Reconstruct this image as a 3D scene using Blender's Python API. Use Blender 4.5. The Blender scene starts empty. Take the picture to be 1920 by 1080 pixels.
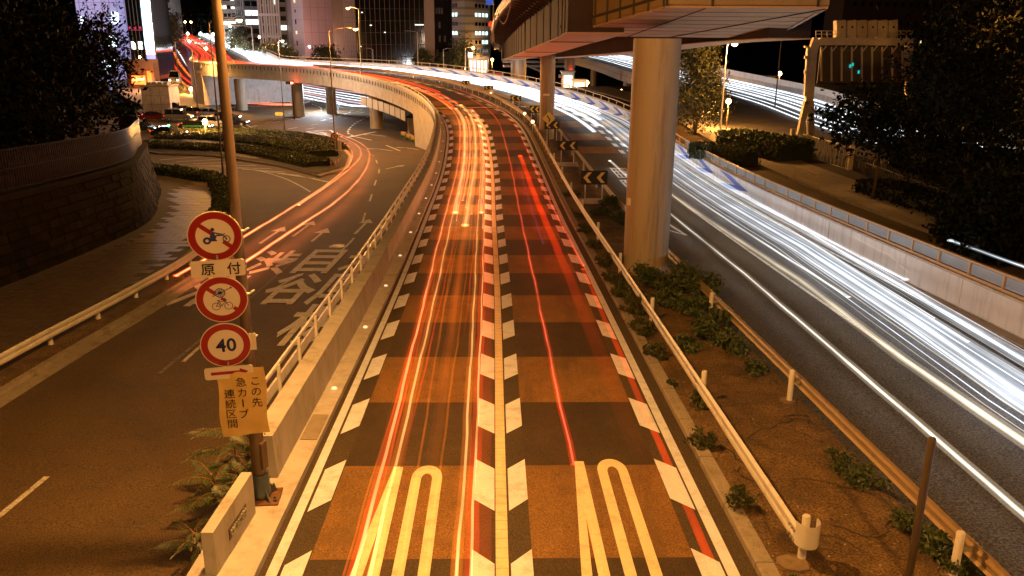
import bpy, bmesh, math, random
import numpy as np
from mathutils import Vector, Matrix
random.seed(7); rng = np.random.default_rng(7)
sc = bpy.context.scene; COL = sc.collection
PI = math.pi

# ------------------------------------------------------------------ camera
F_PX, TH, HC, ROLL = 1548.9, 0.29414, 8.586, 0.007
cam = bpy.data.cameras.new('camera'); camo = bpy.data.objects.new('camera', cam); COL.objects.link(camo)
c_, s_ = math.cos(TH), math.sin(TH)
FW = Vector((0, c_, -s_)); UP0 = Vector((0, s_, c_)); RT0 = Vector((1, 0, 0))
RT = RT0*math.cos(ROLL)+UP0*math.sin(ROLL); UP = UP0*math.cos(ROLL)-RT0*math.sin(ROLL)
m = Matrix((RT, UP, -FW)).transposed().to_4x4(); m.translation = Vector((0, 0, HC))
camo.matrix_world = m
cam.sensor_width = 36; cam.lens = 36*F_PX/1920; cam.clip_end = 4000; cam.clip_start = 0.1
sc.camera = camo
# ------------------------------------------------------------------ world, exposure
w = bpy.data.worlds.new('World'); sc.world = w; w.use_nodes = True
wn = w.node_tree.nodes; wl = w.node_tree.links
sky = wn.new('ShaderNodeTexSky'); sky.sky_type = 'NISHITA'; sky.sun_disc = False
sky.sun_elevation = math.radians(-4); sky.sun_rotation = math.radians(200)
wl.new(sky.outputs[0], wn['Background'].inputs[0]); wn['Background'].inputs[1].default_value = 0.012
sc.view_settings.view_transform = 'Standard'; sc.view_settings.look = 'None'
sc.view_settings.exposure = 0.35; sc.view_settings.gamma = 1
sc.render.engine = 'CYCLES'; sc.cycles.use_denoising = True; sc.cycles.use_light_tree = True
sc.cycles.max_bounces = 5; sc.cycles.transparent_max_bounces = 24
sc.cycles.sample_clamp_indirect = 4.0; sc.cycles.sample_clamp_direct = 0
SODIUM = (1.0, 0.425, 0.09)

# ------------------------------------------------------------------ alignment of the expressway (surveyed centre line)
PHI = [-0.02303,-0.02357,-0.03327,-0.02728,-0.04726,-0.08814,-0.28558,-0.46187,-0.59449,-0.74444,-0.87091,-0.96219,-1.02035,-1.05233,-1.06446,-1.06308,-1.05457,-1.04302,-1.03063]
SLP = [-0.03765,-0.04072,-0.03099,-0.01492,0.02774,0.06625,0.07238,0.06389,0.04251,0.01894,0.00381,-0.00074,0.00178,0.00714,0.01299,0.01859,0.02409,0.02955,0.03501]
tk = np.linspace(0, 270, 19)
def cubic(tk, v, t):
    v = np.asarray(v, float); mm = np.gradient(v, tk); i = np.clip(np.searchsorted(tk, t)-1, 0, len(tk)-2)
    h = tk[i+1]-tk[i]; u = (t-tk[i])/h
    return (2*u**3-3*u**2+1)*v[i]+(u**3-2*u**2+u)*h*mm[i]+(-2*u**3+3*u**2)*v[i+1]+(u**3-u**2)*h*mm[i+1]
class Path:
    """3-D centre line with lateral vector; at(t, off, dz)"""
    def at(s, t, o=0.0, dz=0.0):
        X = np.interp(t, s.t, s.x); Y = np.interp(t, s.t, s.y); Z = np.interp(t, s.t, s.z)
        nx = np.interp(t, s.t, s.nx); ny = np.interp(t, s.t, s.ny)
        return Vector((X+o*nx, Y+o*ny, Z+dz))
    def ang(s, t):
        return math.atan2(-np.interp(t, s.t, s.nx), np.interp(t, s.t, s.ny)) if False else math.atan2(np.interp(t, s.t, s.ny), np.interp(t, s.t, s.nx))
class MainPath(Path):
    def __init__(s):
        PHI[11:] = [-.79, -.46, -.33, -.35, -.38, -.40, -.40, -.40]; SLP[13:] = [.010, .018, .022, .024, .025, .025]
        s.t = np.linspace(-25, 440, 1861); a = cubic(tk, PHI, np.clip(s.t, 0, 270)); g = cubic(tk, SLP, np.clip(s.t, 0, 262))
        d = s.t[1]-s.t[0]; x = np.cumsum(np.sin(a))*d; y = np.cumsum(np.cos(a))*d; z = np.cumsum(g)*d
        i = np.argmin(abs(s.t)); s.x = x-x[i]-0.075; s.y = y-y[i]+10; s.z = z-z[i]; s.nx = np.cos(a); s.ny = -np.sin(a)
class PolyPath(Path):
    def __init__(s, pts):
        P = np.array([tuple(p) for p in pts], float); d = np.r_[0, np.cumsum(np.linalg.norm(np.diff(P, axis=0), axis=1))]
        s.t = np.linspace(0, d[-1], max(20, int(d[-1]/0.5))); s.len = d[-1]
        s.x, s.y, s.z = [cubic(d, P[:, k], s.t) if len(P) > 2 else np.interp(s.t, d, P[:, k]) for k in range(3)]
        tx = np.gradient(s.x, s.t); ty = np.gradient(s.y, s.t); n = np.hypot(tx, ty)+1e-9
        s.nx = ty/n; s.ny = -tx/n
MP = MainPath()
# sight lines of the survey: a bearing through the picture meets a level, a distance or a station
def ray(px, py): return FW+RT*((px-960)/F_PX)+UP*((540-py)/F_PX)
CP = Vector((0, 0, HC))
def at_z(px, py, z): r = ray(px, py); return CP+r*((z-HC)/r.z)
def at_d(px, py, D): return CP+ray(px, py)*D
def at_y(px, py, Y): r = ray(px, py); return CP+r*(Y/r.y)
GC, GS, GF = -0.3, 0.04, -4.7
def zl(x, y): return max(GF, GC-GS*y)
def gl(px, py, dz=0.0):
    r = ray(px, py); k = (GC+dz-HC)/(r.z+GS*r.y); q = CP+r*k
    if q.z-dz < GF or k < 0: q = CP+r*((GF+dz-HC)/r.z)
    return q

# ------------------------------------------------------------------ materials
MATS = {}
def nodes_of(name):
    mt = bpy.data.materials.new(name); mt.use_nodes = True; MATS[name] = mt
    nt = mt.node_tree; return mt, nt, nt.nodes['Principled BSDF']
def mat(name, col, rough=0.6, metal=0.0, var=0.25, scale=3.0, bump=0.0, bscale=None, speck=0.0, spscale=90, stain=None, coord='Object', streak=None):
    if name in MATS: return MATS[name]
    mt, nt, b = nodes_of(name); N, L = nt.nodes, nt.links
    b.inputs['Roughness'].default_value = rough; b.inputs['Metallic'].default_value = metal
    tc = N.new('ShaderNodeTexCoord'); src = tc.outputs[coord]
    n1 = N.new('ShaderNodeTexNoise'); n1.inputs['Scale'].default_value = scale; n1.inputs['Detail'].default_value = 8; n1.inputs['Roughness'].default_value = 0.65
    L.new(src, n1.inputs['Vector'])
    r1 = N.new('ShaderNodeMapRange'); r1.inputs[1].default_value = 0.3; r1.inputs[2].default_value = 0.7
    r1.inputs[3].default_value = 1-var; r1.inputs[4].default_value = 1+var; L.new(n1.outputs[0], r1.inputs[0])
    out = r1.outputs[0]
    if speck:
        n2 = N.new('ShaderNodeTexNoise'); n2.inputs['Scale'].default_value = spscale; n2.inputs['Detail'].default_value = 3; L.new(src, n2.inputs['Vector'])
        r2 = N.new('ShaderNodeMapRange'); r2.inputs[1].default_value = 0.35; r2.inputs[2].default_value = 0.68; r2.inputs[3].default_value = 1-speck; r2.inputs[4].default_value = 1+speck*1.4
        L.new(n2.outputs[0], r2.inputs[0]); mu = N.new('ShaderNodeMath'); mu.operation = 'MULTIPLY'; L.new(out, mu.inputs[0]); L.new(r2.outputs[0], mu.inputs[1]); out = mu.outputs[0]
    mx = N.new('ShaderNodeMix'); mx.data_type = 'RGBA'; mx.blend_type = 'MULTIPLY'; mx.inputs['Factor'].default_value = 1
    mx.inputs['A'].default_value = (*col, 1); L.new(out, mx.inputs['B']); cout = mx.outputs['Result']
    if stain:
        scol, sscale, amt = stain
        sv = src
        if streak:
            mp = N.new('ShaderNodeMapping'); mp.inputs['Scale'].default_value = streak; L.new(src, mp.inputs['Vector']); sv = mp.outputs[0]
        n3 = N.new('ShaderNodeTexNoise'); n3.inputs['Scale'].default_value = sscale; n3.inputs['Detail'].default_value = 10; n3.inputs['Roughness'].default_value = 0.7; L.new(sv, n3.inputs['Vector'])
        r3 = N.new('ShaderNodeMapRange'); r3.inputs[1].default_value = 0.5; r3.inputs[2].default_value = 0.68; r3.inputs[3].default_value = 0; r3.inputs[4].default_value = amt; L.new(n3.outputs[0], r3.inputs[0])
        m2 = N.new('ShaderNodeMix'); m2.data_type = 'RGBA'; L.new(r3.outputs[0], m2.inputs['Factor']); L.new(cout, m2.inputs['A']); m2.inputs['B'].default_value = (*scol, 1); cout = m2.outputs['Result']
    L.new(cout, b.inputs['Base Color'])
    if bump:
        n4 = N.new('ShaderNodeTexNoise'); n4.inputs['Scale'].default_value = bscale or scale*6; n4.inputs['Detail'].default_value = 4; L.new(src, n4.inputs['Vector'])
        bp = N.new('ShaderNodeBump'); bp.inputs['Strength'].default_value = bump; bp.inputs['Distance'].default_value = 0.02; L.new(n4.outputs[0], bp.inputs['Height']); L.new(bp.outputs[0], b.inputs['Normal'])
    return mt
def emit(name, col, st, base=None):
    if name in MATS: return MATS[name]
    mt, nt, b = nodes_of(name); b.inputs['Base Color'].default_value = (*(base or col), 1)
    b.inputs['Emission Color'].default_value = (*col, 1); b.inputs['Emission Strength'].default_value = st
    if st > 30: mt.cycles.emission_sampling = 'NONE'
    return mt
def trail_mat(name, col, st, soft=True, ph=0.0):
    """light added to what lies behind; brightest along the middle of the strand, slightly uneven along its length"""
    mt = bpy.data.materials.new(name); mt.use_nodes = True; MATS[name] = mt; nt = mt.node_tree; N, L = nt.nodes, nt.links; N.clear()
    o = N.new('ShaderNodeOutputMaterial'); e = N.new('ShaderNodeEmission'); t = N.new('ShaderNodeBsdfTransparent'); a = N.new('ShaderNodeAddShader')
    e.inputs[0].default_value = (*col, 1); L.new(e.outputs[0], a.inputs[0]); L.new(t.outputs[0], a.inputs[1]); L.new(a.outputs[0], o.inputs[0])
    tc = N.new('ShaderNodeTexCoord'); n = N.new('ShaderNodeTexNoise'); n.inputs['Scale'].default_value = 0.35; n.inputs['Detail'].default_value = 3
    L.new(tc.outputs['Object'], n.inputs['Vector'])
    r = N.new('ShaderNodeMapRange'); r.inputs[1].default_value = .3; r.inputs[2].default_value = .7; r.inputs[3].default_value = st*0.6; r.inputs[4].default_value = st*1.4; L.new(n.outputs[0], r.inputs[0])
    out = r.outputs[0]
    at_ = N.new('ShaderNodeAttribute'); at_.attribute_name = 'strength'; mf = N.new('ShaderNodeMath'); mf.operation = 'MULTIPLY'; L.new(out, mf.inputs[0]); L.new(at_.outputs['Fac'], mf.inputs[1]); out = mf.outputs[0]
    if soft:
        lw = N.new('ShaderNodeLayerWeight'); lw.inputs[0].default_value = 0.5
        iv0 = N.new('ShaderNodeMath'); iv0.operation = 'SUBTRACT'; iv0.inputs[0].default_value = 1; L.new(lw.outputs['Facing'], iv0.inputs[1]); iv = N.new('ShaderNodeMath'); iv.operation = 'POWER'; iv.inputs[1].default_value = 1.5; L.new(iv0.outputs[0], iv.inputs[0])
        mu = N.new('ShaderNodeMath'); mu.operation = 'MULTIPLY'; L.new(out, mu.inputs[0]); L.new(iv.outputs[0], mu.inputs[1]); out = mu.outputs[0]
    L.new(out, e.inputs[1]); return mt

ASPH = mat('asphalt_fine', (.052, .038, .020), .82, var=.22, scale=.35, speck=.55, spscale=38, bump=.5, bscale=60, stain=((.02, .019, .018), .18, .45))
ASPHD = mat('asphalt_dark_band', (.040, .026, .011), .75, var=.35, scale=.8, speck=.5, spscale=34, bump=.45, bscale=60, stain=((.020, .014, .008), .45, .7), streak=(1.6, .25, 1))
BANDB = mat('anti_skid_brown', (.165, .088, .022), .78, var=.25, scale=1.1, speck=.45, spscale=36, bump=.5, bscale=60, stain=((.062, .040, .014), .55, .75), streak=(1.6, .25, 1))
COARSE = mat('open_graded_asphalt', (.040, .038, .037), .85, var=.18, scale=.4, speck=.95, spscale=22, bump=.9, bscale=34)
LEFTA = mat('street_asphalt', (.072, .044, .014), .80, var=.28, scale=.22, speck=.6, spscale=30, bump=.5, bscale=50, stain=((.022, .02, .02), .12, .6))
PAINT = mat('road_paint_white', (.62, .70, .86), .6, var=.08, scale=2.0, speck=.12, spscale=50, stain=((.26, .25, .24), 2.6, .5))
PAINTW = mat('worn_paint', (.46, .45, .42), .7, var=.2, scale=3, speck=.3, spscale=18, stain=((.10, .09, .085), 2.2, .9))
PAINTY = mat('road_paint_yellow', (.66, .60, .42), .6, var=.08, scale=2.0, speck=.12, spscale=50, stain=((.27, .22, .13), 2.4, .5))
CONC = mat('concrete_pale', (.46, .45, .45), .8, var=.14, scale=1.2, bump=.25, bscale=20, stain=((.22, .19, .15), 2.2, .6), streak=(1, 1, .35))
CONCD = mat('concrete_weathered', (.27, .24, .20), .88, var=.3, scale=1.6, bump=.5, bscale=18, stain=((.09, .07, .05), 1.6, .8))
PANEL = mat('steel_panel_white', (.60, .60, .60), .38, var=.08, scale=.8, stain=((.30, .27, .23), 3.0, .6), streak=(1, 1, .12))
DIRT = mat('median_soil_asphalt', (.105, .064, .026), .92, var=.45, scale=.9, speck=.6, spscale=24, bump=1.0, bscale=9, stain=((.035, .024, .014), 1.1, .9))
GUARD = mat('guardrail_paint_cream', (.60, .60, .60), .42, var=.06, scale=2, stain=((.38, .29, .18), 2.2, .45))
GUARDB = mat('guardrail_paint_brown', (.34, .245, .14), .40, var=.1, scale=2, stain=((.16, .11, .065), 2.0, .6))
GALV = mat('galvanised_steel', (.42, .42, .41), .45, .6, var=.12, scale=4)
BROWNP = mat('pole_paint_brown', (.12, .08, .05), .45, .1, var=.15, scale=2.0, stain=((.09, .06, .04), 2.5, .5))
DARKP = mat('pole_paint_dark', (.05, .038, .03), .5, .1, var=.15, scale=2.0)
PILLAR = mat('pillar_paint_tan', (.33, .28, .22), .62, var=.05, scale=.5, stain=((.13, .10, .07), 2.6, .75), streak=(1, 1, .07))
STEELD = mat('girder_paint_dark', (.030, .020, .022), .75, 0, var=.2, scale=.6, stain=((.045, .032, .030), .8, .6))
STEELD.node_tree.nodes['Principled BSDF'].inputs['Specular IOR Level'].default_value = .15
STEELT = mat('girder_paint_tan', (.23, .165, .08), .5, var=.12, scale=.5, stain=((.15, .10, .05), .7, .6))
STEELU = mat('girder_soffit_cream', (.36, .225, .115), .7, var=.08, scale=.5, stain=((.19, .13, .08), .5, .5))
BLACK = mat('black_paint', (.015, .014, .013), .5, var=.1)
JOINT = mat('dark_joint', (.03, .025, .02), .8)
RED = mat('sign_red', (.27, .006, .008), .35, var=.04)
BLUE = mat('sign_blue', (.020, .035, .20), .35, var=.04)
WHITE = mat('sign_white', (.72, .68, .60), .35, var=.04, stain=((.55, .48, .38), 3, .3))
SIGNY = mat('sign_yellow', (.74, .62, .20), .4, var=.05)
BANNER = mat('banner_yellow', (.66, .47, .16), .6, var=.08, scale=3, bump=.6, bscale=3.2)
CHEVB = mat('chevron_blue', (.035, .085, .42), .35, var=.08, stain=((.16, .2, .42), 1.4, .4))
LEAF = [mat('leaf_a', (.050, .085, .028), .6, var=.4, scale=1.2), mat('leaf_b', (.075, .095, .035), .6, var=.4, scale=1.0), mat('leaf_c', (.032, .055, .020), .6, var=.4, scale=1.5)]
BARK = mat('bark', (.07, .05, .035), .9, var=.4, scale=6, bump=.6)
HEDGEM = mat('hedge_core', (.022, .032, .012), .9, var=.5, scale=4, bump=.8, bscale=9)
EARTH = mat('earth', (.045, .036, .026), .95, var=.4, scale=.4, bump=.5, bscale=5)
STONE = [mat('stone_a', (.016, .011, .008), .85, var=.3, scale=3, bump=.6), mat('stone_b', (.011, .008, .006), .85, var=.3, scale=3, bump=.6), mat('stone_c', (.022, .016, .012), .85, var=.3, scale=3, bump=.6)]
PAVER = [mat('paver_a', (.15, .11, .085), .46, var=.15, scale=2, bump=.25, bscale=12), mat('paver_b', (.12, .09, .07), .42, var=.15, scale=2, bump=.25, bscale=12), mat('paver_c', (.18, .135, .105), .5, var=.15, scale=2, bump=.25, bscale=12)]
PGROUT = mat('paver_joint', (.07, .055, .045), .8, var=.2)
RAILB = mat('railing_paint_ochre', (.42, .28, .12), .5, var=.12, scale=2)
GLASSP = mat('acrylic_panel', (.20, .22, .24), .12, var=.1, scale=1)
GLASSD = mat('window_dark', (.012, .013, .016), .08, var=.2)
TYRE = mat('tyre', (.02, .02, .02), .8)
LAMP = emit('sodium_lamp', (1.0, .62, .22), 26)
LAMPW = emit('white_lamp', (.85, .95, 1.0), 22)
WINW = emit('lit_window_white', (.88, .97, .88), 1.6)
WINB = emit('lit_window_cool', (.65, .92, .95), 1.3)
WINO = emit('lit_window_warm', (1.0, .72, .32), 1.2)

# ------------------------------------------------------------------ builders
LOC = {}
def tag(o, label=None, cat=None, group=None, kind=None):
    if label: o['label'] = label
    if cat: o['category'] = cat
    if group: o['group'] = group
    if kind: o['kind'] = kind
    return o
def empty(name, loc, label, cat, group=None, rz=0.0):
    o = bpy.data.objects.new(name, None); COL.objects.link(o); o.location = loc; o.rotation_euler = (0, 0, rz); o.empty_display_size = .3
    LOC[o.name] = (Vector(loc), rz); return tag(o, label, cat, group)
def world_of(o):
    M = Matrix.Identity(4); p = o
    while p is not None:
        M = Matrix.Translation(p.location) @ p.rotation_euler.to_matrix().to_4x4() @ M; p = p.parent
    return M
class MB:
    def __init__(s): s.v = []; s.f = []; s.mi = []
    def add(s, V, Fs, mi=0):
        k = len(s.v); s.v += [tuple(p) for p in V]; s.f += [tuple(i+k for i in q) for q in Fs]; s.mi += [mi]*len(Fs); return s
    def box(s, c, d, R=None, mi=0, taper=1.0):
        x, y, z = d[0]/2, d[1]/2, d[2]/2; P = []
        for k in (-1, 1):
            tpr = 1 if k < 0 else taper
            for a, b in ((-1, -1), (1, -1), (1, 1), (-1, 1)): P.append(Vector((a*x*tpr, b*y*tpr, k*z)))
        if R is not None: P = [R @ p for p in P]
        P = [p+Vector(c) for p in P]
        return s.add(P, [(0, 3, 2, 1), (4, 5, 6, 7), (0, 1, 5, 4), (1, 2, 6, 5), (2, 3, 7, 6), (3, 0, 4, 7)], mi)
    def tube(s, pts, r, n=8, cap=True, mi=0, flat=1.0):
        pts = [Vector(p) for p in pts]; rs = r if isinstance(r, (list, tuple)) else [r]*len(pts); V = []; Fs = []
        for i, p in enumerate(pts):
            d = (pts[min(i+1, len(pts)-1)]-pts[max(i-1, 0)]).normalized()
            a = d.cross(Vector((0, 0, 1))); a = Vector((1, 0, 0)) if a.length < 1e-3 else a.normalized(); b = a.cross(d).normalized()
            for k in range(n):
                q = 2*PI*k/n; V.append(p+a*rs[i]*math.cos(q)+b*rs[i]*flat*math.sin(q))
        for i in range(len(pts)-1):
            for k in range(n):
                k2 = (k+1) % n; Fs.append((i*n+k, i*n+k2, (i+1)*n+k2, (i+1)*n+k))
        if cap: Fs.append(tuple(range(n-1, -1, -1))); Fs.append(tuple((len(pts)-1)*n+k for k in range(n)))
        return s.add(V, Fs, mi)
    def poly(s, pts, h, nrm=None, mi=0):
        """flat outline (counter-clockwise seen from its normal side) given thickness h behind it"""
        pts = [Vector(p) for p in pts]; n = len(pts)
        if nrm is None:
            nrm = Vector((0, 0, 0))
            for i in range(n): nrm += (pts[i]-pts[0]).cross(pts[(i+1) % n]-pts[0])
            nrm.normalize()
        bk = [p-nrm*h for p in pts]
        Fs = [tuple(range(n)), tuple(range(2*n-1, n-1, -1))]+[(i, i+n, (i+1) % n+n, (i+1) % n) for i in range(n)]
        return s.add(pts+bk, Fs, mi)
    def sweep(s, P, prof, ts, closed=True, cap=True, mi=0, dz=0.0, off=0.0):
        """prof: (off, dz) list or function of t"""
        V = []; n = None
        for t in ts:
            pr = prof(t) if callable(prof) else prof; n = len(pr)
            for o, z in pr: V.append(P.at(t, o+off, z+dz))
        Fs = []; m_ = n if closed else n-1
        for i in range(len(ts)-1):
            for k in range(m_):
                k2 = (k+1) % n; Fs.append((i*n+k, (i+1)*n+k, (i+1)*n+k2, i*n+k2))
        if closed and cap and n > 2:
            Fs.append(tuple(range(n))); Fs.append(tuple((len(ts)-1)*n+k for k in range(n-1, -1, -1)))
        return s.add(V, Fs, mi)
    def build(s, name, mats, parent=None, smooth=False, label=None, cat=None, group=None, kind=None, loc=None, nocalc=False):
        me = bpy.data.meshes.new(name); o = bpy.data.objects.new(name, me); COL.objects.link(o)
        V = s.v
        if parent is not None:
            o.parent = parent; Mi = world_of(parent).inverted()
            V = [Mi @ Vector(p) for p in V]
        elif loc is not None:
            o.location = loc; V = [Vector(p)-Vector(loc) for p in V]
        me.from_pydata([tuple(p) for p in V], [], s.f)
        for mt in (mats if isinstance(mats, (list, tuple)) else [mats]): me.materials.append(mt)
        me.polygons.foreach_set('material_index', s.mi)
        if smooth: me.polygons.foreach_set('use_smooth', [True]*len(me.polygons))
        me.validate(); 
        if not nocalc:
            bm = bmesh.new(); bm.from_mesh(me); bmesh.ops.recalc_face_normals(bm, faces=bm.faces); bm.to_mesh(me); bm.free()
        if smooth:
            try: me.set_sharp_from_angle(angle=math.radians(40))
            except Exception: pass
        return tag(o, label, cat, group, kind)
def local(name, mb, mats, parent, smooth=False, **k):
    """mesh already in the parent's own coordinates"""
    o = mb.build(name, mats, None, smooth, **k); o.parent = parent; return o
def clone(o, loc=None, rz=None, label=None, parent=None, names=None):
    c = o.copy(); COL.objects.link(c); c.parent = parent
    if loc is not None: c.location = loc
    if rz is not None: c.rotation_euler = (0, 0, rz)
    if label: c['label'] = label
    for ch in o.children: clone(ch, parent=c)
    return c
def rng_t(a, b, st): n = max(2, int(math.ceil((b-a)/st))+1); return list(np.linspace(a, b, n))
def text_mb(body, size, depth=.004, bold=0.0, res=3):
    cu = bpy.data.curves.new('lettering', 'FONT'); cu.body = body; cu.size = size; cu.extrude = depth; cu.offset = bold; cu.align_x = 'CENTER'; cu.align_y = 'CENTER'; cu.resolution_u = res
    o = bpy.data.objects.new('lettering', cu); COL.objects.link(o); dg = bpy.context.evaluated_depsgraph_get(); dg.update()
    me = bpy.data.meshes.new_from_object(o.evaluated_get(dg)); mb = MB()
    mb.add([v.co.copy() for v in me.vertices], [tuple(p.vertices) for p in me.polygons])
    bpy.data.objects.remove(o); bpy.data.curves.remove(cu); bpy.data.meshes.remove(me)
    if mb.v:
        A = np.array(mb.v); c = (A.max(0)+A.min(0))/2; A[:, 0] -= c[0]; A[:, 1] -= c[1]; mb.v = [tuple(q) for q in A]
    return mb
def place(mb, M, S=(1, 1)):
    mb.v = [tuple(M @ Vector((v[0]*S[0], v[1]*S[1], v[2]))) for v in mb.v]; return mb
def flat(P, t0, t1, o0, o1, z, st=1.5):
    mb = MB()
    f0 = o0 if callable(o0) else (lambda t: o0); f1 = o1 if callable(o1) else (lambda t: o1)
    return mb.sweep(P, lambda t: [(f0(t), z), (f1(t), z)], rng_t(t0, t1, st), closed=False, cap=False)
def leaves(n, cen, rad, size, shape='ball', flatz=1.0, seed=0, clumps=0):
    """leaf-sized faces spread through a volume"""
    r = np.random.default_rng(seed); cen = np.array(cen, float); rad = np.array(rad, float)
    if clumps:
        u = r.normal(size=(clumps, 3)); u /= np.linalg.norm(u, axis=1)[:, None]; cc = u*(r.random((clumps, 1))**.45)
        idx = r.integers(0, clumps, n); q = r.normal(size=(n, 3))*.16*(0.6+r.random((clumps, 1)))[idx]; p = cc[idx]+q
    else:
        u = r.normal(size=(n, 3)); u /= np.linalg.norm(u, axis=1)[:, None]; p = u*(r.random((n, 1))**.4)
    if shape == 'cone': k_ = (.12+.88*(1-(p[:, 2:3]+1)/2)**.8)*1.25; p[:, 0:2] *= k_
    p = p*rad+cen
    a = r.normal(size=(n, 3)); a /= np.linalg.norm(a, axis=1)[:, None]; b = r.normal(size=(n, 3)); b = np.cross(a, b); b /= np.linalg.norm(b, axis=1)[:, None]
    s = size*(0.6+0.8*r.random((n, 1))); a = a*s; b = b*s*.45
    V = np.concatenate([p-a, p-b*1.0+a*.1, p+a, p+b*1.0+a*.1], 1).reshape(-1, 3)
    mb = MB(); mb.v = [tuple(x) for x in V]; mb.f = [(4*i, 4*i+1, 4*i+2, 4*i+3) for i in range(n)]; mb.mi = [int(k) for k in r.integers(0, 3, n)]
    return mb

exec_sections = True
# ================================================================== SETTING: ground and roads
# ground sheet with the slope of the street, flat beyond, far to the horizon
def grid_sheet(name, xs, ys, zf, mt, kind='structure'):
    mb = MB(); V = [(x, y, zf(x, y)) for y in ys for x in xs]; n = len(xs)
    mb.add(V, [(j*n+i, j*n+i+1, (j+1)*n+i+1, (j+1)*n+i) for j in range(len(ys)-1) for i in range(n-1)]); return mb.build(name, mt, kind=kind)
def near_off(x, y):
    # signed offset of a ground point from the expressway centre line
    i = np.argmin((MP.x-x)**2+(MP.y-y)**2); return (x-MP.x[i])*MP.nx[i]+(y-MP.y[i])*MP.ny[i], MP.t[i], MP.z[i]
xs = list(np.linspace(-900, -80, 14))+list(np.arange(-76, -4.9, 4))
ground = grid_sheet('ground', [-1500, -600, -200, -60, 0, 60, 200, 600, 1500], [-60, 0, 40, 80, 110, 200, 400, 900, 2500], lambda x, y: zl(x, y)-.55, EARTH)
# surface street and junction left of the expressway
xs = list(np.linspace(-140, -10, 27)); ys = [-12]+list(np.arange(0, 112, 8))+[112, 140, 180, 230]
def lx(x, y): return x
mb = MB(); rows = []
for y in ys:
    o = MP.at(max(min((y-10), 60), -20), -5.0).x if y < 70 else 45.0
    rows.append([(a, y, zl(a, y)) for a in np.linspace(-140, o, 16)])
for r_ in range(len(rows)-1):
    for i in range(15): mb.add([rows[r_][i], rows[r_][i+1], rows[r_+1][i+1], rows[r_+1][i]], [(0, 1, 2, 3)])
street = mb.build('street', LEFTA, kind='structure')
# near carriageway of the expressway
TS = rng_t(-22, 430, 1.0)
near_road = MB().sweep(MP, [(-4.1, 0), (4.32, 0)], TS, closed=False, cap=False).build('near_carriageway', ASPH, kind='structure')
def outer(t): return float(np.interp(t, [0, 80, 100, 120, 140, 200, 330], [16.8, 16.2, 15.4, 14.0, 13.2, 13.0, 13.0]))
def med0(t): return 4.6
def med1(t): return float(np.interp(t, [0, 30, 75, 105, 130, 330], [7.75, 7.65, 7.2, 6.6, 5.6, 5.6]))
far_road = MB().sweep(MP, lambda t: [(med1(t), 0), (outer(t), 0)], TS, closed=False, cap=False).build('far_carriageway', COARSE, kind='structure')
median = MB().sweep(MP, lambda t: [(4.32, -.05), (4.32, .12), (4.62, .13), (4.64, .09), (5.4, .12), (6.6, .12), (med1(t)-.12, .10), (med1(t), .1), (med1(t)+.02, -.05)], TS, closed=False, cap=False).build('median_ground', DIRT, kind='structure')
kerb = MB()
for i in range(60):
    a = -12+i*2.0
    if a > 100: break
    kerb.sweep(MP, [(4.30, 0), (4.30, .14+random.uniform(-.006, .006)), (4.33, .16), (4.60, .155), (4.62, .1)], [a+.012, a+1.0, a+1.988], closed=False, cap=False)
kerb.build('kerb_stones', CONCD, median, kind='stuff', label='weathered concrete kerb stones along the median')
# land right of the far carriageway: street and verge about a metre higher
def rz_(x, y):
    o, t, z = near_off(x, y); return float(np.interp(y, [-30, 10, 40, 60, 80, 400], [2.3, 1.15, .1, -.4, -.5, -.9]))
mb = MB(); T2 = rng_t(-22, 100, 3)
for i, t in enumerate(T2):
    p0 = MP.at(t, outer(t)+.35, 0); zz = MP.at(t, 17, 1.1).z
    row = [(p0.x, p0.y, zz), (p0.x+3.1, p0.y, zz-.03), (p0.x+3.1, p0.y, zz+.10), (p0.x+7, p0.y+1, zz+.12), (p0.x+25, p0.y+5, zz+.1), (p0.x+250, p0.y+60, zz)]
    if i:
        for k in range(5): mb.add([prev[k], prev[k+1], row[k+1], row[k]], [(0, 1, 2, 3)], 0 if k == 0 else (1 if k < 3 else 2))
    prev = row
verge = mb.build('verge', [LEFTA, CONCD, EARTH], kind='structure')
mb = MB()
for i in range(70):
    a = -14+i*1.2
    mb.sweep(MP, lambda t: [(outer(t)+3.42, 1.06), (outer(t)+3.42, 1.24), (outer(t)+3.62, 1.24), (outer(t)+3.62, 1.06)], [a+.01, a+1.19])
mb.build('kerb_line', CONCD, verge, kind='stuff')

# ------------------------------------------------------------------ markings of the near carriageway
def tline(name, o0, o1, mt, t0=-20, t1=430, z=.010, parent=near_road, gap=None):
    return flat(MP, t0, t1, o0, o1, z, 1.0).build(name, mt, parent)
BP, B0 = 3.52, -4.65      # band length, phase: edges at B0 + k*BP
mb1 = MB(); mb2 = MB(); k = 0
edges = [B0+BP*i for i in range(-4, 31)]
for i in range(len(edges)-1):
    a, b = edges[i], edges[i+1]; tgt = mb1 if i % 2 == 0 else mb2
    for o0, o1 in ((-3.34, -.53), (.52, 3.34)):
        tgt.sweep(MP, [(o0, .004), (o1, .004)], [a+.004, a+BP/2, b-.004], closed=False, cap=False)
mb1.build('anti_skid_band', BANDB, near_road); mb2.build('dark_band', ASPHD, near_road)
tline('edge_line', -3.98, -3.79, PAINT); tline('edge_line', 3.79, 4.0, PAINT)
mb = MB()
for i in range(int(150/.31)):
    a = -10+i*.31
    mb.sweep(MP, [(-.12, .011), (.10, .011)], [a+.004, a+.306], closed=False, cap=False)
mb.build('centre_line', PAINTY, near_road)
tline('centre_line_worn', -.11, .09, PAINTY, 140, 300)
mb = MB()
L0 = 2.25
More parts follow.
